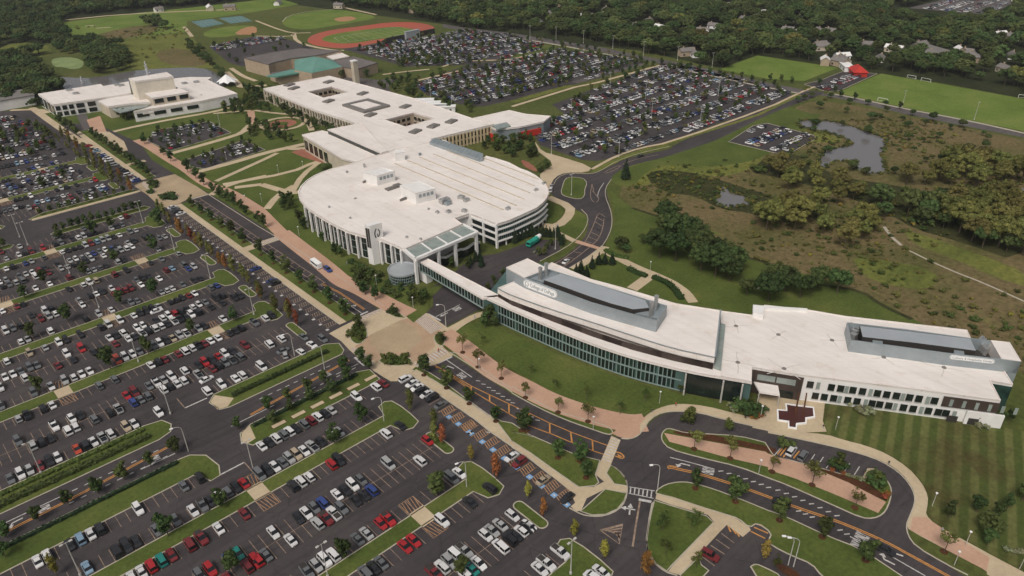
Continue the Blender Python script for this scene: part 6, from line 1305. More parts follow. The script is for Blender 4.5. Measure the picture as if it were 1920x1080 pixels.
# the far woods
clear = [W(s) for s in ('px 1345,132 1420,100 1580,124 1508,156 1440,152', '30 520,700 845,556 1300,634 1930,750 2300,830 2300,1100 1900,1000 1000,820 600,735', '30 870,60 1000,50 1190,85 1320,95 1300,165 1100,170 900,140', '30 480,20 700,-40 800,10 620,60', '30 1050,60 1300,-20 1950,-20 1760,120 1560,165 1330,135',
                         'px 112,45 130,32 260,20 360,10 560,-8 640,8 640,30 560,20 480,26 400,40 140,72', '20 0,215 560,310 1000,400 1500,505 1560,545 0,300', '30 240,560 560,512 850,548 560,690 230,660', '20 1190,250 1270,250 1270,320 1200,310', '30 1830,370 1930,370 1930,420 1840,410', '30 1590,590 1760,590 1740,700 1600,690', 'px 560,10 700,20 860,50 800,66 700,50 560,40')]
hsp = [W('%s %s,%s' % tuple(s.split(',')), 2)[0] for s in hl]
def clearp(p): return not any(inside(p, c) for c in clear) and all((p[0]-a)**2+(p[1]-b)**2 > 60 and not (-3 < ((a-p[0])*a+(b-p[1])*b)/math.hypot(a, b) < 36 and abs((p[0]-a)*b-(p[1]-b)*a)/math.hypot(a, b) < 8.5) for a, b in hsp)
farpoly = W('px -300,-100 -300,10 0,0 120,30 280,14 560,6 640,10 760,28 850,52 960,60 1090,88 1230,112 1350,130 1420,102 1580,125 1610,128 1720,138 1850,158 1935,178 2060,200 2500,290 2500,-100')
RR = random.Random(99)
fp = []
for x, y in fill(farpoly, 10.2, 31, clearp):
    px, py = pj(x, y)
    if -60 < px < 2300 and py > -75: fp.append((x, y, 7.5+7*RR.random(), RR.choice(('wood', 'wood', 'woodd', 'woodd', 'wood', 'woodo' if RR.random() < .15 else 'wood'))))
FARPTS['forest'] = fp
wp = []
for s, sp in (('px -80,-60 560,-60 400,8 290,16 140,30 118,40 130,68 136,84 70,82 20,84 -80,100', 10), ('px 0,108 70,100 100,92 60,110 90,135 120,170 70,180 50,200 -60,200 -60,110', 9), ('px 95,95 150,80 230,85 230,118 210,125 170,95 110,105', 9), ('px 160,100 240,100 245,130 180,142 165,125', 9),
              ('px 75,150 110,160 115,190 60,192 40,165', 9), ('px 85,150 130,150 125,170 90,170', 8), ('px 350,80 372,84 405,125 440,150 425,160 400,130 350,92', 8), ('px 265,42 315,45 312,56 290,55', 9), ('px -20,118 40,140 72,165 72,190 40,186 0,170 -20,170', 8), ('px 40,170 72,178 68,200 50,205', 7)):
    for x, y in fill(W(s), sp, 41):
        px, py = pj(x, y)
        if px > -60 and py > -75: wp.append((x, y, 7+5*RR.random() if sp > 8 else 6, RR.choice(('woodd', 'woodd', 'wood'))))
FARPTS['forest'] += wp
def mass(name, pts, label, cat):
    kinds = sorted(set('%s%d' % (p[3], v) for p in pts for v in range(3)))
    coll = bpy.data.collections.new(name+'_kinds')
    for k in kinds: o = bpy.data.objects.new('kind_'+k, TREES[k][2]); coll.objects.link(o)
    order = {n: i for i, n in enumerate(sorted('kind_'+k for k in kinds))}
    me = bpy.data.meshes.new(name); me.from_pydata([(p[0], p[1], 0) for p in pts], [], [])
    ai = me.attributes.new('pick', 'INT', 'POINT'); asx = me.attributes.new('size', 'FLOAT_VECTOR', 'POINT'); ar = me.attributes.new('turn', 'FLOAT_VECTOR', 'POINT'); r = random.Random(3)
    for i, p in enumerate(pts):
        ai.data[i].value = order['kind_%s%d' % (p[3], r.randrange(3))]; s = p[2]/NAT[p[3]]; w = s*(.95+.35*r.random()); asx.data[i].vector = (w, w, s); ar.data[i].vector = (0, 0, r.random()*6.28)
    o = bpy.data.objects.new(name, me); COL.objects.link(o); tag(o, label, cat, None, 'stuff')
    ng = bpy.data.node_groups.new(name+'_scatter', 'GeometryNodeTree'); ng.interface.new_socket('Geometry', in_out='INPUT', socket_type='NodeSocketGeometry'); ng.interface.new_socket('Geometry', in_out='OUTPUT', socket_type='NodeSocketGeometry')
    N, L = ng.nodes, ng.links; gi = N.new('NodeGroupInput'); go = N.new('NodeGroupOutput'); ci = N.new('GeometryNodeCollectionInfo'); ci.inputs[0].default_value = coll; ci.inputs['Separate Children'].default_value = True; ci.inputs['Reset Children'].default_value = True
    m2p = N.new('GeometryNodeMeshToPoints'); ip = N.new('GeometryNodeInstanceOnPoints'); ip.inputs['Pick Instance'].default_value = True
    def at(n, t): a = N.new('GeometryNodeInputNamedAttribute'); a.data_type = t; a.inputs[0].default_value = n; return a.outputs[0]
    L.new(gi.outputs[0], m2p.inputs[0]); L.new(m2p.outputs[0], ip.inputs['Points']); L.new(ci.outputs[0], ip.inputs['Instance']); L.new(at('pick', 'INT'), ip.inputs['Instance Index']); L.new(at('size', 'FLOAT_VECTOR'), ip.inputs['Scale']); L.new(at('turn', 'FLOAT_VECTOR'), ip.inputs['Rotation']); L.new(ip.outputs[0], go.inputs[0])
    md = o.modifiers.new('scatter', 'NODES'); md.node_group = ng; return o
mass('forest', FARPTS['forest'], 'dense dark green woods filling the distance behind the campus', 'forest')
mass('campus_trees', FARPTS['campus_trees'], 'small round trees planted through the far lots and courtyards', 'trees')
deftree('scrub0', 'leaf_olive', 201, 'shrub'); deftree('scrub1', 'leaf_mid', 202, 'shrub'); deftree('scrub2', 'leaf_olive', 203, 'shrub'); NAT['scrub'] = 1.25
deftree('reed0', 'leaf_yellow', 204, 'shrub'); deftree('reed1', 'leaf_olive', 205, 'shrub'); deftree('reed2', 'leaf_olive', 206, 'shrub'); NAT['reed'] = 1.25
sp_ = []; RS = random.Random(8)
WATERS = [smooth(W(s), True) for s in ('30 228,905 330,893 345,945 400,900 520,920 600,940 700,975 860,1030 910,1060 31 868,40 855,90 890,190 884,226 720,226 640,160 590,122 480,140 380,205 385,70 470,40 620,8 30 626,1068 560,1030 430,990 350,990 330,970 240,960', '21 1575,300 1620,350 1700,385 1775,400 1800,462 1650,468 1600,487 1495,428 1560,390')]
def nowater(p): return not any(inside(p, w) for w in WATERS)
def scrub(s, sp, h0, h1, kinds, dens=1.0):
    for x, y in fill(W(s), sp, int(h0*10)+len(s), nowater):
        v = math.sin(x*.045+1.3*math.sin(y*.03))+math.sin(y*.06+x*.02)   # drifts and gaps
        if RS.random() < dens*(.34+.32*v): sp_.append((x, y, h0+(h1-h0)*RS.random()**2, RS.choice(kinds)))
scrub('px 1168,345 1262,292 1378,288 1440,300 1490,240 1560,190 1700,217 1920,262 2300,340 2300,900 1915,705 1822,632 1740,612 1650,565 1540,522 1440,497 1380,478 1290,436 1245,412 1190,392', 3.2, .4, 1.9, ('reed', 'scrub', 'scrub', 'shrub'))
scrub('31 -200,200 200,280 500,360 900,520 1100,640 1400,720 1920,900 1980,560 1700,420 1300,380 900,300 600,260 380,180 200,60 0,100', 4.0, 2.0, 5, ('scrub', 'shrub', 'shrubd'), 1.2)
scrub('21 1000,220 1150,190 1450,230 1560,270 1750,330 1920,380 31 60,420 0,560 21 1800,520 1380,390 1180,370 1050,310', 3.2, .7, 1.3, ('shrubd', 'scrub'))
nolawn = smooth(W('21 780,200 900,170 1100,110 1330,45 30 120,780 300,850 440,860 31 0,75 21 1850,110 1700,150 1450,170 1150,150 1000,210 900,330 780,310 740,260'), True)
sp_[:] = [p for p in sp_ if not inside(p[:2], nolawn) or RS.random() < .12]
scrub('21 880,480 1150,560 1450,730 1920,880 1920,910 1450,760 1150,590 880,500', 2.4, .8, 1.8, ('scrub', 'reed'), 1.5)
scrub('33 1230,300 1500,250 1920,300 1920,1000 1700,900 1260,680', 4.2, .5, 1.4, ('scrub', 'shrub'), .6)
scrub('00 500,200 1400,180 1560,480 980,500 900,420 700,300', 7, 1.0, 2.5, ('scrub', 'reed'), .8)
scrub('30 230,640 1000,830 1930,1040 1930,1080 800,1080 300,860', 5, .6, 1.8, ('reed', 'scrub'), .7)
for w in WATERS: # reedy banks
    for k in range(len(w)):
        a, b = w[k], w[(k+1) % len(w)]; L_ = math.dist(a, b)
        for j in range(int(L_/1.1)+1): q = f(a, b, RS.random()); sp_.append((q[0]+RS.gauss(0, .9), q[1]+RS.gauss(0, .9), .5+RS.random()*1.0, RS.choice(('reed', 'shrubd', 'scrub'))))
mass('wetland_scrub', sp_, 'rough reeds and scrub covering the wetland and pond banks', 'scrub')
print('scrub', len(sp_))
print('counts', COUNT, 'far', {k: len(v) for k, v in FARPTS.items()})

# ================================================================== VEHICLES
PAINT = {'w': (.66, .65, .64), 's': (.36, .36, .355), 'g': (.13, .135, .14), 'k': (.025, .025, .028), 'r': (.36, .022, .026), 'm': (.17, .025, .028), 'b': (.035, .06, .20), 'l': (.22, .33, .43), 't': (.02, .20, .17), 'n': (.42, .34, .24), 'o': (.40, .06, .03), 'y': (.70, .50, .04)}
CNAME = {'w': 'white', 's': 'silver', 'g': 'grey', 'k': 'black', 'r': 'bright red', 'm': 'maroon', 'b': 'dark blue', 'l': 'light blue', 't': 'teal', 'n': 'beige', 'o': 'rust red', 'y': 'yellow'}
def car_shape(kind):
    """front towards +X. returns {part: MB}"""
    if kind == 'saloon': L, Wd, belt, top, cab, hood, boot = 4.7, 1.82, .92, 1.43, (-1.55, 1.15, -1.0, .35), .80, .90
    elif kind == 'hatch': L, Wd, belt, top, cab, hood, boot = 4.2, 1.78, .95, 1.50, (-2.0, 1.05, -1.65, .3), .84, .93
    elif kind == 'suv': L, Wd, belt, top, cab, hood, boot = 4.7, 1.92, 1.10, 1.76, (-2.25, 1.05, -2.0, .45), 1.02, 1.08
    elif kind == 'minivan': L, Wd, belt, top, cab, hood, boot = 5.1, 2.0, 1.05, 1.80, (-2.5, 1.6, -2.3, .75), .95, 1.05
    else: L, Wd, belt, top, cab, hood, boot = 5.5, 1.98, 1.12, 1.82, (-.55, 1.35, -.4, .65), 1.08, 1.1
    h = L/2; w = Wd/2; b = MB()
    secs = [(-h, .38, .62, .78*w), (-h+.08, .26, boot-.12, .92*w), (-h+.55, .24, boot, w), (cab[0], .24, belt, w), (cab[1], .24, belt-.03, w), (h-.6, .24, hood, .97*w), (h-.12, .26, hood-.16, .86*w), (h, .36, .58, .72*w)]
    rings = [[(x, -ww, z0), (x, -ww*1.0, (z0+z1)/2+.08), (x, -ww*.9, z1), (x, ww*.9, z1), (x, ww, (z0+z1)/2+.08), (x, ww, z0)] for x, z0, z1, ww in secs]
    for A_, B_ in zip(rings, rings[1:]):
        for i in range(6): j = (i+1) % 6; b.face([A_[i], B_[i], B_[j], A_[j]])
    b.face(rings[0]); b.face(rings[-1][::-1])
    cb, ct = .9*w, .70*w if kind != 'minivan' else .76*w
    P = lambda x, y, z: (x, y, z)
    x0, x1, t0, t1 = cab
    b.face([P(t0, -ct, top), P(t1, -ct, top), P(t1, ct, top), P(t0, ct, top)])
    b.face([P(t0+.1, -ct*.96, top+.03), P(t1-.1, -ct*.96, top+.03), P(t1-.1, ct*.96, top+.03), P(t0+.1, ct*.96, top+.03)])
    for s in (1, -1):   # pillars: thin body-coloured quads at corners
        for (xb, xt) in ((x0, t0), (x1, t1), ((x0+x1)/2, (t0+t1)/2)): b.face([P(xb-.06, s*(cb+.01), belt-.02), P(xb+.06, s*(cb+.01), belt-.02), P(xt+.05, s*(ct+.01), top), P(xt-.05, s*(ct+.01), top)])
    if kind == 'pickup':
        bed = MB(); bed.box(-h+.2, -w*.78, belt-.1, cab[0]-.15, w*.78, belt+.005)
    ws = MB(); ws.face([P(x1, -cb, belt-.03), P(x1, cb, belt-.03), P(t1, ct, top-.01), P(t1, -ct, top-.01)])
    rw = MB(); rw.face([P(x0, cb, belt), P(x0, -cb, belt), P(t0, -ct, top-.01), P(t0, ct, top-.01)])
    sw = {}
    for s in (1, -1):
        m = MB(); q = [P(x0, s*cb, belt), P(x1, s*cb, belt), P(t1, s*ct, top-.01), P(t0, s*ct, top-.01)]; m.face(q if s < 0 else q[::-1]); sw[s] = m
    wh_ = MB(); wh_.tube((0, -.11, 0), (0, .11, 0), .33, .33, 12); wh_.f.append(tuple(range(11, -1, -1))); wh_.m.append(0)
    lt = MB()
    for s in (1, -1): lt.box(h-.16, s*w*.55-.18, .60, h-.02, s*w*.55+.18, .74)
    out = dict(body=b, windshield=ws, rear_window=rw, side_l=sw[1], side_r=sw[-1], wheel=wh_, wheels=[(h-.95, w-.12), (h-.95, -w+.12), (-h+.9, w-.12), (-h+.9, -w+.12)])
    if kind == 'pickup': out['bed'] = bed
    return out
SH = {k: car_shape(k) for k in ('saloon', 'hatch', 'suv', 'minivan', 'pickup')}
SHM = {}
for k, s in SH.items():
    SHM[k] = {n: m.mesh(k+'_'+n, 'car_paint' if n == 'body' else 'tyre' if n == 'wheel' else 'dark_metal' if n == 'bed' else 'car_glass') for n, m in s.items() if n != 'wheels'}
    al = MB()
    for n, m in s.items():
        if n == 'wheels': continue
        if n == 'wheel':
            for x, y in s['wheels']: q = len(al.v); al.v += [(v[0]+x, v[1]+y, v[2]+.33) for v in m.v]; al.f += [tuple(i+q for i in f_) for f_ in m.f]; al.m += [2]*len(m.f)
        else: q = len(al.v); al.v += m.v; al.f += [tuple(i+q for i in f_) for f_ in m.f]; al.m += [0 if n == 'body' else 1]*len(m.f)
    SHM[k]['all'] = al.mesh(k+'_all', ['car_paint', 'car_glass', 'tyre']); SHM[k]['far'] = al
def put_car(kind, col, x, y, rz, label, group, full, name='parked_car', z=.03):
    kk = .86+.22*rnd.random(); c = [min(1, v*kk) for v in PAINT[col]]
    if full:
        r = bpy.data.objects.new(name, None); COL.objects.link(r); tag(r, label, 'car', group)
        bo = addpart(SHM[kind]['body'], 'body', r); bo.color = (*c, 1)
        for n, nm in (('windshield', 'windshield'), ('rear_window', 'rear_window'), ('side_l', 'side_window'), ('side_r', 'side_window')): addpart(SHM[kind][n], nm, r)
        for wx, wy in SH[kind]['wheels']: addpart(SHM[kind]['wheel'], 'wheel', r, (wx, wy, .33))
        if kind == 'pickup': addpart(SHM[kind]['bed'], 'cargo_bed', r)
    else: r = bpy.data.objects.new(name, SHM[kind]['all']); COL.objects.link(r); tag(r, label, 'car', group); r.color = (*c, 1)
    r.location = (x, y, z); r.rotation_euler = (0, 0, rz); r.scale = (1.07,)*3; return r
CARS = '''03 135,65g 245,95s 315,75k 385,50k 520,5w 710,85w 775,50s 838,25w 580,130o 655,120k 440,200w 385,220k 230,295s 160,325w 85,365g 305,265m 1490,330k 1375,400g 1037,578w 745,715k 672,750w 597,790l 520,840k 275,955w 358,935w 655,1020l
1635,465w 1715,455g 1780,425k 1840,395r 1458,600w 1528,560g 1328,675g 1178,735g 1030,835k 955,865k 885,910k 1590,530k 1835,615m 1635,715w 1515,800m 1425,845m 1290,925m 1215,965t 1135,1005r 1060,1045w 975,1065w 1775,895t 1715,955b 1840,985m 1905,950r 1570,1020r 1490,1065g 1690,1075m
13 30,90w 85,60k 140,35w 205,15g 560,10w 490,75k 420,105s 365,140w 310,175n 255,200s 210,225g 145,260w 95,290k 35,325g 560,235r 620,210k 395,330w 325,360w 270,395k 975,12w 1290,65r 990,235s 1230,215w 790,360g 862,430b 725,395w 655,420k 605,465w 815,480k 735,500k 492,520b 440,568g 370,595w 325,650k 575,600w 650,580g 525,645m 465,690s
132,755w 265,815w 75,920g 15,960r 1525,305w 1475,350g 1610,530k 1740,410k 1395,665w 1005,665r 950,700r 845,775s 775,815g 570,910w 530,975w 465,1015s 385,1050g 1185,815r 1130,870r 940,980g 885,1010k 810,1045g 1905,610w 1840,700s 1780,745s 1735,780w 1900,800k 1845,865w 1580,905s 1510,935w 1675,985w 1600,1010t 1470,990s 1400,1015w 1560,1060w 1330,1050m
23 100,680w 75,745w 140,720k 25,790k 365,900w 265,990w 215,1030w 620,1005w 560,1055w 600,1072w
12 75,230w 130,215k 100,418w 190,380w 45,590w 355,365g 875,722w 945,705m 742,805w 548,900s 505,925k 445,950w 400,980m 345,1005g 290,1040k 240,1060w 1070,1020k 560,1075s 510,390g
02 520,15k 275,10w 175,35s 720,40w 690,60k 760,40k 850,40m 895,30m 940,15m 985,5m 1200,20s 1245,10w 1295,5w 15,165w 125,135m 175,120k 335,165w 360,200s 385,150k 415,190w 305,225m 235,200k 200,250k 150,275k 95,295g 40,315w 585,80s 610,115w 630,220k 735,185s 825,150w 975,100g 1020,85g
370,310w 150,390w 200,370s 325,425s 210,470n 40,530w 430,390w 490,380k 595,340k 750,285k 805,262w 885,225w 990,190w 1045,180k 1090,160k 1135,145k 1175,130s 1270,98k 1320,85k 1360,70k 1405,45m 1450,30w 1315,195r 1360,180k 1405,160k 1445,140w 1495,125w 1540,105g 1620,75k 1680,70k 1760,75k 1800,70k 1585,145k 1665,110k 1490,185k 1440,200w 1395,215k 1350,230k 1275,210w 1305,245w 1215,220w 1255,270k 1180,255k 1210,285w 1160,300w 1070,275w 1110,315k 1025,295w 1065,335w
920,330w 960,375w 880,365k 815,365w 855,405m 990,385k 610,450r 700,480k 755,455k 500,490w 545,530k 430,575m 280,580g 225,595g 185,665w 160,630g 95,640w 35,660w 0,745w 890,550o 945,525w 1005,505w 1055,490g 680,630w 618,650w 553,668w 490,700s 385,740w 265,805g 5,890g 1165,445g 1205,428w 1255,400k 1305,385n 1355,360s 1395,335w 1500,310s 1545,295k 1680,235w 1770,210g
1135,580w 1185,550k 1240,540m 1340,495m 1390,475w 1440,450w 1490,435k 1535,415m 1575,390w 1635,370w 1725,340k 1770,320k 1815,305k 1905,255g 865,690g 740,725g 390,875w 325,905k 200,950k 140,980s 1850,440m 1785,500g 1690,495w 1740,540g 1755,485k 1650,520r 1690,560g 1600,545k 1635,580k 1550,570r 1590,600m 1495,580k 1380,615w 1490,650s 1290,665w 1230,690s 1370,685w 1175,710w 1225,760w 1270,735k 1345,730w 1125,740g 1010,780m 950,805r 1005,865b 1055,835g 1110,810g 1675,735w 1565,785w 1775,685w 1830,665w 880,895s 830,940k 710,985g 600,950k 540,980w 405,1030w 510,1060w 1205,950w 1010,1020w 950,1045n'''
cars = []; tl = None
for tk in CARS.split():
    if ',' not in tk: tl = tk; continue
    a, b = tk[:-1].split(','); (x, y), = W('%s %s,%s' % (tl, a, b), .7); cars.append([x, y, tk[-1]])
taken = []   # occupied bays (x, y centre)
placed = []
for x, y, c in cars:
    best = min(ROWS, key=lambda r: abs(r[0]+r[1]*2.75-y)+(50 if r[4] == 'far row' else 0)); yc = best[0]+best[1]*2.75
    if abs(yc-y) > 4.2: yc = y; nm = 'the aisle'
    else: nm = best[4]
    xs = [p[0] for p in placed if abs(p[1]-yc) < 2.5]
    for _ in range(4):
        near = [q for q in xs if abs(q-x) < 2.25]
        if not near: break
        x = near[0]+(2.3 if x >= near[0] else -2.3)
    placed.append([x, yc, c, nm, best[1] if nm != 'the aisle' else 1])
placed.sort(key=lambda p: math.hypot(p[0], p[1]))
KINDS = ('saloon', 'suv', 'saloon', 'hatch', 'saloon', 'suv', 'minivan', 'saloon', 'pickup', 'suv')
kn = {'saloon': 'saloon car', 'suv': 'SUV', 'hatch': 'hatchback', 'minivan': 'minivan', 'pickup': 'pickup truck'}
near300 = placed[:268]; rest = placed[268:]
byrow = {}
for p in near300: p.append(rnd.choice(KINDS)); byrow.setdefault(p[3], []).append(p)
for nm, L in byrow.items():
    L.sort(key=lambda p: pj(p[0], p[1])[0]); cnt = {}
    tot = {}
    for p in L: tot[p[2]] = tot.get(p[2], 0)+1
    for p in L:
        k = cnt.get(p[2], 0); cnt[p[2]] = k+1; p.append(('%s %s car from left, %s' % (ordw(k), CNAME[p[2]], nm)) if tot[p[2]] > 1 else 'only %s car, %s' % (CNAME[p[2]], nm))
for i, (x, y, c, nm, d, kind, lab) in enumerate(near300):
    rz = math.pi/2 if rnd.random() < .5 else -math.pi/2
    rz = (math.pi/2)*(-d) if rnd.random() < .8 else (math.pi/2)*d
    put_car(kind, c, x, y, rz+rnd.gauss(0, .02), lab, 'cars parked in the big left lot', i < 110)
# cars that stand or drive elsewhere
def loose(s, toward, kind, col, label, full=True, z=.04, name='car'):
    (x, y), = W(s, .6); u, v = W(toward, .6)[0]; return put_car(kind, col, x, y, math.atan2(v-y, u-x), label, None, full, name, z)
loose('33 100,530', '33 0,490', 'suv', 'k', 'dark car on the curving road beside the first far kerb tree'); loose('33 880,885', '33 960,925', 'saloon', 'k', 'black car driving by the white road lettering at lower right')
loose('33 175,145', '33 205,105', 'suv', 'w', 'white car in the hatched bays of the drop-off island', z=.17); loose('33 262,182', '33 292,140', 'suv', 'g', 'dark grey car in the hatched bays of the drop-off island', z=.17)
loose('23 1485,925', '23 1560,965', 'suv', 'm', 'maroon car alone in the small lot right of the south drive'); loose('21 405,880', '21 450,840', 'saloon', 'w', 'white car on the service road behind the curved hall')
loose('21 965,90', '21 1020,65', 'saloon', 'k', 'dark car on the road bend below the big far lot', False); loose('21 290,345', '21 300,310', 'suv', 'w', 'lower white car waiting beside the oval hall', False); loose('21 296,315', '21 306,285', 'saloon', 's', 'silver car waiting beside the oval hall, upper one', False)
loose('11 540,942', '11 600,985', 'suv', 'b', 'dark blue car behind the white shuttle bus on the boulevard'); loose('12 205,470', '12 250,450', 'saloon', 'g', 'grey car crossing the aisle near the upper entry hedge'); loose('12 335,478', '12 300,455', 'hatch', 'w', 'white car beside the curved lamp above the entry hedge')
loose('12 420,425', '12 455,445', 'saloon', 'w', 'white car at the corner by the great crossing'); loose('02 1175,172', '02 1215,158', 'saloon', 'w', 'white car driving along an aisle of the left lot'); loose('02 1550,685', '02 1600,660', 'saloon', 'w', 'white car driving diagonally near the cross aisle')
loose('12 220,502', '12 215,480', 'hatch', 's', 'silver hatchback near the upper entry hedge')
for i, (s, c, k) in enumerate((('12 1105,690', 'w', 'suv'), ('12 1150,728', 'w', 'saloon'), ('12 1195,752', 'w', 'saloon'), ('12 1245,772', 'k', 'suv'), ('12 1272,800', 'w', 'saloon'), ('12 1305,832', 'k', 'suv'), ('12 1382,880', 'g', 'saloon'), ('23 18,172', 'w', 'saloon'), ('23 45,235', 'm', 'suv'), ('23 222,370', 'n', 'saloon'), ('23 420,488', 'k', 'saloon'))):
    (x, y), = W(s, .6); put_car(k, c, 111.6, y, math.pi if i % 3 else 0, '%s car from the upper end of the bays along the tan walk, painted %s' % (ordw(i), CNAME[c]), 'cars in the bays along the tan walk', True)
for i, (s, c) in enumerate((('01 1280,478', 'w'), ('01 1300,490', 'g'), ('01 1330,505', 'k'), ('01 1280,545', 'w'), ('02 1920,-10', 'b'), ('12 0,0', 'k'), ('11 110,1055', 'k'), ('01 1890,945', 'b'))):
    (x, y), = W(s, .6); put_car('saloon', c, 111.6, y, 0, '%s car in the upper bays along the tan walk, painted %s' % (ordw(i), CNAME[c]), 'cars in the bays along the tan walk', False)
# ---- all further parked cars, far away in the big lots: one mass
far = [(p[0], p[1], p[2], math.pi/2) for p in rest]
CW = 'wwwwwwwsssssssggggggkkkkkkkkkmmmrbbln'
def density(x, y):
    return .66 if y < 400 else .74
occ = [(p[0], p[1]) for p in placed]
RC = random.Random(4)
for y, d, x0, x1, nm in ROWS:
    if y < 255 : continue
    x = x0+1.28
    while x < x1:
        yc = y+d*2.75; px, py = pj(x, yc)
        if -25 < px < 1100 and py < 545 and py > 150 and not any(abs(x-a) < 2.3 and abs(yc-b) < 2.5 for a, b in occ):
            if not (43 < x < 56 and 380 < yc < 440) and RC.random() < (density(x, yc) if x < 70 or y > 420 else .4) and not (y in (391.4,) and RC.random() < .3): far.append((x, yc, RC.choice(CW), math.pi/2))
        x += 2.56
for k in range(34):
    yc = 436+2.6*k
    if RC.random() < .62: far.append((111.6, yc, RC.choice(CW), 0.0))
for y0_ in range(6):
    for dy in (-2.75, 2.75):
        x = -60
        while x < 94:
            if RC.random() < .75: far.append((x, 537+18.3*y0_+dy, RC.choice(CW), math.pi/2))
            x += 2.56
def fill_lot(L, y0, period, ang=0.0, p=.86, clip=None, off=0):
    """double rows of bays along X, period apart, inside the lot outline"""
    xs = [q[0] for q in L]; ys = [q[1] for q in L]; y = y0
    out = []
    bm_ = LAYER.setdefault(('bay_markings', 'bay_paint'), MB())
    while y < max(ys)+period:
        for dy in (-2.75, 2.75):
            x = min(xs)
            while x < max(xs):
                if all(inside((x+u, y+dy+v), L) for u, v in ((-2.5, -4), (2.5, 4), (0, 0))):
                    if int(x/48) % 2 or (x/48) % 1 > .09:
                        if RC.random() < p: out.append((x, y+dy, RC.choice(CW+'wwwwssss'), math.pi/2))
                x += 2.56
        y += period
    return out
far += fill_lot(LOT_NE, 268.5, 18.3, p=.80); far += fill_lot(LOT_N2, 400, 18.3, p=.85); far += fill_lot(LOT_N1, 470, 18.3, p=.9); far += fill_lot(LOT_N0, 740, 18.3, p=.9); far += fill_lot(LOT_PD, 236, 16, p=.7); far += fill_lot(LOT_PO, min(q[1] for q in LOT_PO)+7, 17, p=.85)
far += fill_lot(LOT_C1, min(q[1] for q in LOT_C1)+8, 17, p=.5); far += fill_lot(LOT_C2, min(q[1] for q in LOT_C2)+8, 17, p=.6); far += fill_lot(LOT_FAR, min(q[1] for q in LOT_FAR)+8, 18, p=.8)
nf = len(far); base = {k: SHM[k]['far'] for k in SHM}
V = []; F = []; MI = []; CC = []
for x, y, c, rz in far:
    if not (-40 < pj(x, y)[0] < 1960): continue
    mb = base[RC.choice(('saloon', 'suv', 'hatch', 'saloon', 'minivan'))]; rz += RC.choice((0, math.pi)); ca, sa = math.cos(rz), math.sin(rz); q = len(V)
    V += [(x+v[0]*ca-v[1]*sa, y+v[0]*sa+v[1]*ca, v[2]+.12) for v in mb.v]; F += [tuple(i+q for i in f_) for f_ in mb.f]; MI += mb.m
    col = PAINT[c]; k = .8+.4*RC.random(); col = tuple(min(1, t*k) for t in col); CC += [col]*len(mb.v)
me = bpy.data.meshes.new('far_parked_cars'); me.from_pydata(V, [], F)
for k in ('car_lot_paint', 'car_glass', 'tyre'): me.materials.append(MATS[k])
me.polygons.foreach_set('material_index', MI)
at_ = me.color_attributes.new('paint', 'FLOAT_COLOR', 'POINT'); arr = np.ones((len(V), 4), np.float32); arr[:, :3] = np.array(CC, np.float32); at_.data.foreach_set('color', arr.ravel()); me.update()
fo = bpy.data.objects.new('far_parked_cars', me); COL.objects.link(fo); tag(fo, 'hundreds of parked cars filling the more distant lots', 'cars', None, 'stuff')
print('near cars', len(near300), 'far', nf, 'verts', len(V))
# shuttle bus and green truck
def at_px(s, toward, name, label, cat):
    (x, y), = W(s, .3); u, v = W(toward, .3)[0]; return thing(name, (x, y, .03), label, cat, None, math.atan2(v-y, u-x))
bus = at_px('11 450,912', '11 395,870', 'shuttle_bus', 'white shuttle bus at the kerb of the boulevard by the zebra crossing', 'bus')
m = MB(); m.box(-4.2, -1.15, .5, 3.0, 1.15, 2.9); m.prism([(3.0, -1.1), (4.0, -.95), (4.0, .95), (3.0, 1.1)], .5, 1.5); loc(m, 'body', 'bright_white', bus); m = MB()
m.face([(3.02, -1.05, 1.55), (3.02, 1.05, 1.55), (3.0, 1.0, 2.6), (3.0, -1.0, 2.6)]); loc(m, 'windshield', 'car_glass', bus)
for s in (1, -1): m = MB(); m.box(-3.9, s*1.16-.02, 1.6, 2.6, s*1.16+.02, 2.4); loc(m, 'side_window', 'car_glass', bus)
for wx in (2.6, -2.8):
    for s in (1, -1): m = MB(); m.tube((wx, s*1.0-.12, .42), (wx, s*1.0+.12, .42), .42, .42, 12); loc(m, 'wheel', 'tyre', bus)
trk = at_px('21 160,750', '21 100,790', 'green_truck', 'teal green truck with a white rear drum in the service yard', 'truck')
m = MB(); m.box(2.4, -1.2, .8, 4.4, 1.2, 2.9); loc(m, 'cab', 'teal_paint' if 'teal_paint' in MATS else (plain('teal_paint', (.03, .33, .24), .4) and 'teal_paint'), trk)
m = MB(); m.box(-5.4, -.5, .7, 2.4, .5, 1.0); loc(m, 'chassis', 'dark_metal', trk)
m = MB(); m.box(-3.2, -1.25, 1.0, 2.1, 1.25, 2.7); m.tube((-3.2, 0, 1.9), (2.1, 0, 1.9), 1.35, 1.35, 12); loc(m, 'load_body', 'teal_paint', trk); m = MB(); m.tube((-5.6, 0, 2.6), (-3.2, 0, 2.1), .9, 1.4, 12); loc(m, 'rear_drum', 'bright_white', trk)
m = MB(); m.face([(4.41, -1.05, 1.8), (4.41, 1.05, 1.8), (4.41, 1.0, 2.7), (4.41, -1.0, 2.7)]); loc(m, 'windshield', 'car_glass', trk)
for wx in (3.3, -1.8, -3.2):
    for s in (1, -1): m = MB(); m.tube((wx, s*1.05-.15, .5), (wx, s*1.05+.15, .5), .5, .5, 12); loc(m, 'wheel', 'tyre', trk)

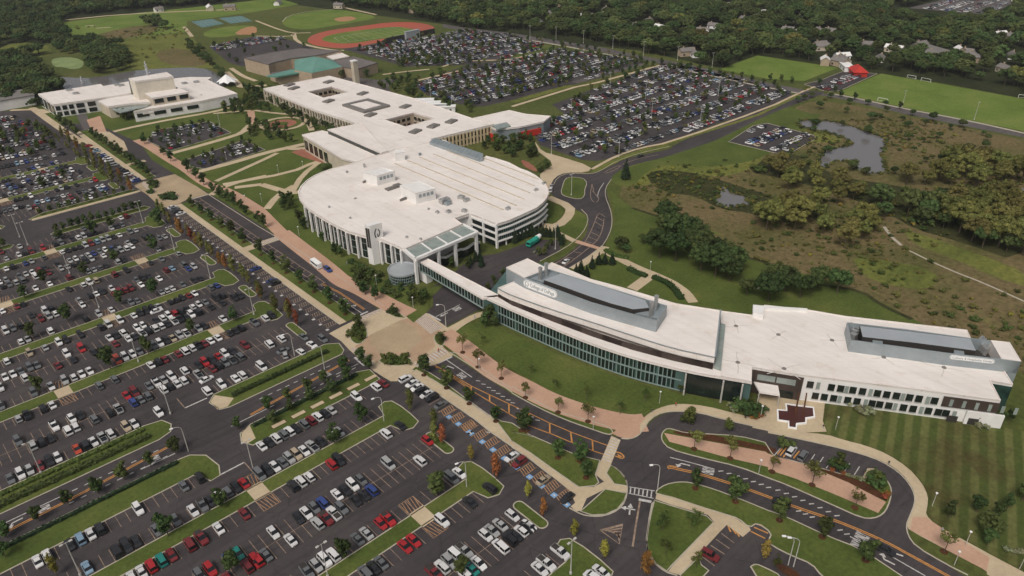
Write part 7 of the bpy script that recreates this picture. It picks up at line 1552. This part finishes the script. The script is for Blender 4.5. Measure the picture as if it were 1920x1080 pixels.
# ================================================================== LAMPS, GOALS, FOUNTAINS, PEOPLE
def mk(m, nm, mt): return m.mesh(nm, mt)
m = MB(); m.tube((0, 0, 0), (0, 0, .7), .35, .35, 8); m.tube((0, 0, .7), (0, 0, 12), .16, .10, 8); POLE = mk(m, 'lamp_pole', 'pole')
m = MB(); m.tube((-.9, 0, 11.9), (.9, 0, 11.9), .06, .06, 6); m.box(-1.5, -.28, 11.8, -.7, .28, 12.0); m.box(.7, -.28, 11.8, 1.5, .28, 12.0); HEAD2 = mk(m, 'lamp_head_pair', 'pole')
m = MB(); pts = [(0, 8.6), (.15, 9.4), (.7, 10.0), (1.5, 10.3), (2.4, 10.35)]
for (a, b), (c, d) in zip(pts, pts[1:]): m.tube((a, 0, b), (c, 0, d), .09, .08, 7)
ARM = mk(m, 'lamp_arm', 'pole'); m = MB(); m.box(2.2, -.25, 10.22, 3.2, .25, 10.42); HEAD1 = mk(m, 'lamp_head', 'bright_white')
m = MB(); m.tube((0, 0, 0), (0, 0, 8.6), .16, .10, 8); POLE2 = mk(m, 'lamp_post', 'pole')
m = MB(); m.tube((0, 0, 0), (0, 0, 4.6), .10, .07, 7); POLE3 = mk(m, 'walk_lamp_post', 'pole'); m = MB(); m.tube((0, 0, 4.5), (0, 0, 4.9), .1, .34, 10); m.tube((0, 0, 4.9), (0, 0, 5.0), .34, .34, 10); HEAD3 = mk(m, 'walk_lamp_head', 'bright_white')
def lamps(kind, s, phrase, group, rz=0.0):
    pts = sorted(W(s), key=lambda p: pj(*p)[0])
    for i, (x, y) in enumerate(pts):
        o = thing({'lot': 'lot_light', 'arm': 'street_lamp', 'walk': 'walk_lamp'}[kind], (x, y, .1), phrase % ordw(i), 'lamp', group, rz)
        if kind == 'lot': addpart(POLE, 'pole', o); addpart(HEAD2, 'lamp_head', o)
        elif kind == 'arm': addpart(POLE2, 'pole', o); addpart(HEAD1, 'lamp_head', addpart(ARM, 'arm', o))
        else: addpart(POLE3, 'pole', o); addpart(HEAD3, 'lamp_head', o)
lamps('lot', '03 310,310 605,1078 02 1280,945 1040,555 745,150 1905,200 01 1310,795 1580,1010 525,975 1075,595 150,700 210,760 13 540,1090 23 440,1065 03 1905,300', '%s tall twin headed light in the left parking lot', 'tall lights of the left lot')
lamps('arm', '12 960,1000 13 1580,412 12 290,512 515,612 03 1415,148', '%s lamp with a curved arm along the entry road and row ends', 'curved lamps of the left side', math.pi*.95)
lamps('arm', '23 1090,442 12 1425,292', '%s curved lamp at the two road mouths right of the crossings', 'curved lamps at the road mouths', 2.6)
lamps('arm', '33 150,1000 190,1012', '%s curved lamp at the corner of the small lower right lot', 'curved lamps of the small lot', 2.3)
lamps('walk', '22 1105,868 608,1058 33 1230,557 1395,1000 1885,1028 1480,850 23 1850,308 32 505,1062 22 1862,978 12 1675,618 1180,150', '%s small walk lamp along the brick and tan walks below the halls', 'small walk lamps below the halls')
lamps('walk', '21 1035,958 11 325,690 905,1062 01 1845,450 1700,120 11 170,220 355,190 45,440', '%s small walk lamp on the lawns around the oval hall', 'small walk lamps near the oval hall')
lamps('lot', '20 1045,890 1410,930 1325,780 445,870 735,660 1000,745 1545,720 21 325,790 445,385 800,100 295,80 10 1470,810 1310,740 00 1650,940', '%s tall light standing among the far lots and behind the oval hall', 'tall lights of the far lots')
lamps('lot', '20 135,285 330,295 535,325 755,365 985,415 1240,455 1500,505 30 1005,805 1545,900', '%s tall light along the far road below the woods', 'tall lights of the far road')
def goal(s, toward, lab):
    (x, y), = W(s); u, v = W(toward)[0]; o = thing('soccer_goal', (x, y, .03), lab, 'goal', 'soccer goals', math.atan2(v-y, u-x)); m = MB()
    L = max(5, min(9, math.hypot(u-x, v-y)))
    m.tube((0, 0, 0), (0, 0, 2.6), .12, .12, 6); m.tube((L, 0, 0), (L, 0, 2.6), .12, .12, 6); m.tube((0, 0, 2.6), (L, 0, 2.6), .12, .12, 6); loc(m, 'frame', 'bright_white', o)
    m = MB(); m.tube((0, 0, 2.5), (0, 2.2, 0), .07, .07, 5); m.tube((L, 0, 2.5), (L, 2.2, 0), .07, .07, 5); m.tube((0, 2.2, .07), (L, 2.2, .07), .07, .07, 5); loc(m, 'back_stay', 'bright_white', o)
goal('30 1042,585', '30 1104,597', 'left white goal on the far side of the right sports field'); goal('30 1146,607', '30 1216,620', 'middle white goal on the far side of the right sports field'); goal('30 1875,735', '30 1930,742', 'white goal at the far right of the right sports field'); goal('30 820,758', '30 893,770', 'white goal on the near side of the right sports field')
def fountain(s, h, lab):
    (x, y), = W(s); o = thing('fountain', (x, y, .05), lab, 'fountain'); r = random.Random(5); m = MB(); m.tube((0, 0, 0), (0, 0, h), .9, .15, 8)
    for _ in range(260):
        t = r.random(); a = r.random()*6.28; q = (1-t)*h*.22*r.random()+.2; c = Vector((q*math.cos(a), q*math.sin(a), t*h)); d = Vector((r.gauss(0, 1), r.gauss(0, 1), r.gauss(0, 1))).normalized()*.3; e = d.orthogonal().normalized()*.3; m.face([c-d, c-e, c+d, c+e])
    loc(m, 'spray', 'spray', o)
plain('spray', (.62, .62, .62), .9)
fountain('00 1110,562', 12, 'tall white fountain jet on the lake behind the stage house'); fountain('00 620,628', 6, 'low wide fountain on the lake behind the left wing')
def person_mesh(seed, coat, legs):
    r = random.Random(seed); V_ = [(0, 0, .95), (0, 0, 1.2), (0, 0, 1.42), (0, 0, 1.52), (0.02, 0, 1.68), (.0, .1, .9), (.18, .11, .5), (.05, .11, .08), (.2, .12, .04), (.0, -.1, .9), (-.1, -.11, .5), (-.32, -.11, .12), (-.2, -.12, .04), (0, .2, 1.38), (-.12, .25, 1.12), (.02, .26, .9), (0, -.2, 1.38), (.1, -.25, 1.12), (.25, -.25, .95)]
    E_ = [(0, 1), (1, 2), (2, 3), (3, 4), (0, 5), (5, 6), (6, 7), (7, 8), (0, 9), (9, 10), (10, 11), (11, 12), (2, 13), (13, 14), (14, 15), (2, 16), (16, 17), (17, 18)]
    R_ = [.15, .14, .15, .06, .11, .1, .07, .05, .04, .1, .07, .05, .04, .06, .045, .035, .06, .045, .035]
    me = bpy.data.meshes.new('p'); me.from_pydata(V_, E_, []); o = bpy.data.objects.new('p', me); COL.objects.link(o); o.modifiers.new('s', 'SKIN'); sv = me.skin_vertices[0].data
    for i, q in enumerate(R_): sv[i].radius = (q, q*(1.25 if i in (1, 2) else 1))
    sv[0].use_root = True; o.modifiers.new('b', 'SUBSURF').levels = 1; bpy.context.view_layer.update(); dg = bpy.context.evaluated_depsgraph_get(); nm = bpy.data.meshes.new_from_object(o.evaluated_get(dg)); nm.name = 'person'
    bpy.data.objects.remove(o); nm.materials.clear()
    for k in (coat, legs, 'skin', 'bark'): nm.materials.append(MATS[k])
    for p in nm.polygons:
        z = p.center.z; p.material_index = 1 if z < .92 and abs(p.center.y) < .2 else (3 if z > 1.7 else 2) if z > 1.52 else 0
    return nm
PM = [person_mesh(1, 'dark_metal', 'grey_metal'), person_mesh(2, 'red_cladding', 'dark_metal'), person_mesh(3, 'pale_metal', 'blue_paint')]
for i, (s, lab) in enumerate((('22 1050,935', 'person in dark clothes walking the tan walk left of the drop-off bend'), ('22 1228,888', 'person in a red top on the tan walk above the drop-off bend'), ('33 1300,750', 'person in a light top walking the brick walk at lower right'), ('33 902,248', 'person in dark clothes on the outer tan walk of the drop-off'), ('12 1370,482', 'person in a red top on the right zebra crossing of the great crossing'),
                              ('11 682,905', 'person in a light top on the brick promenade below the corner tower'), ('32 412,1055', 'person in dark clothes at the right edge of the entrance court'), ('22 1748,980', 'person in a red top walking below the entrance court bed'), ('12 1640,228', 'person in a light top on the walk under the footbridge'))):
    (x, y), = W(s); o = bpy.data.objects.new('person', PM[i % 3]); COL.objects.link(o); o.location = (x, y, .15); o.rotation_euler = (0, 0, i*1.1); tag(o, lab, 'person', 'people walking')
# ================================================================== gather the ground sheets
for (kind, mat), m_ in LAYER.items(): structure(m_, kind, mat)
structure(kerbs, 'kerb', 'kerb')
for o in [o for o in bpy.data.objects if o.type == 'FONT']:   # lettering becomes real mesh
    bpy.context.view_layer.update(); me = bpy.data.meshes.new_from_object(o.evaluated_get(bpy.context.evaluated_depsgraph_get())); n = bpy.data.objects.new('lettering', me); COL.objects.link(n); n.parent = o.parent; n.matrix_local = o.matrix_local.copy()
    if o.get('kind'): n['kind'] = o['kind']; n.name = 'lane_lettering'
    bpy.data.objects.remove(o)
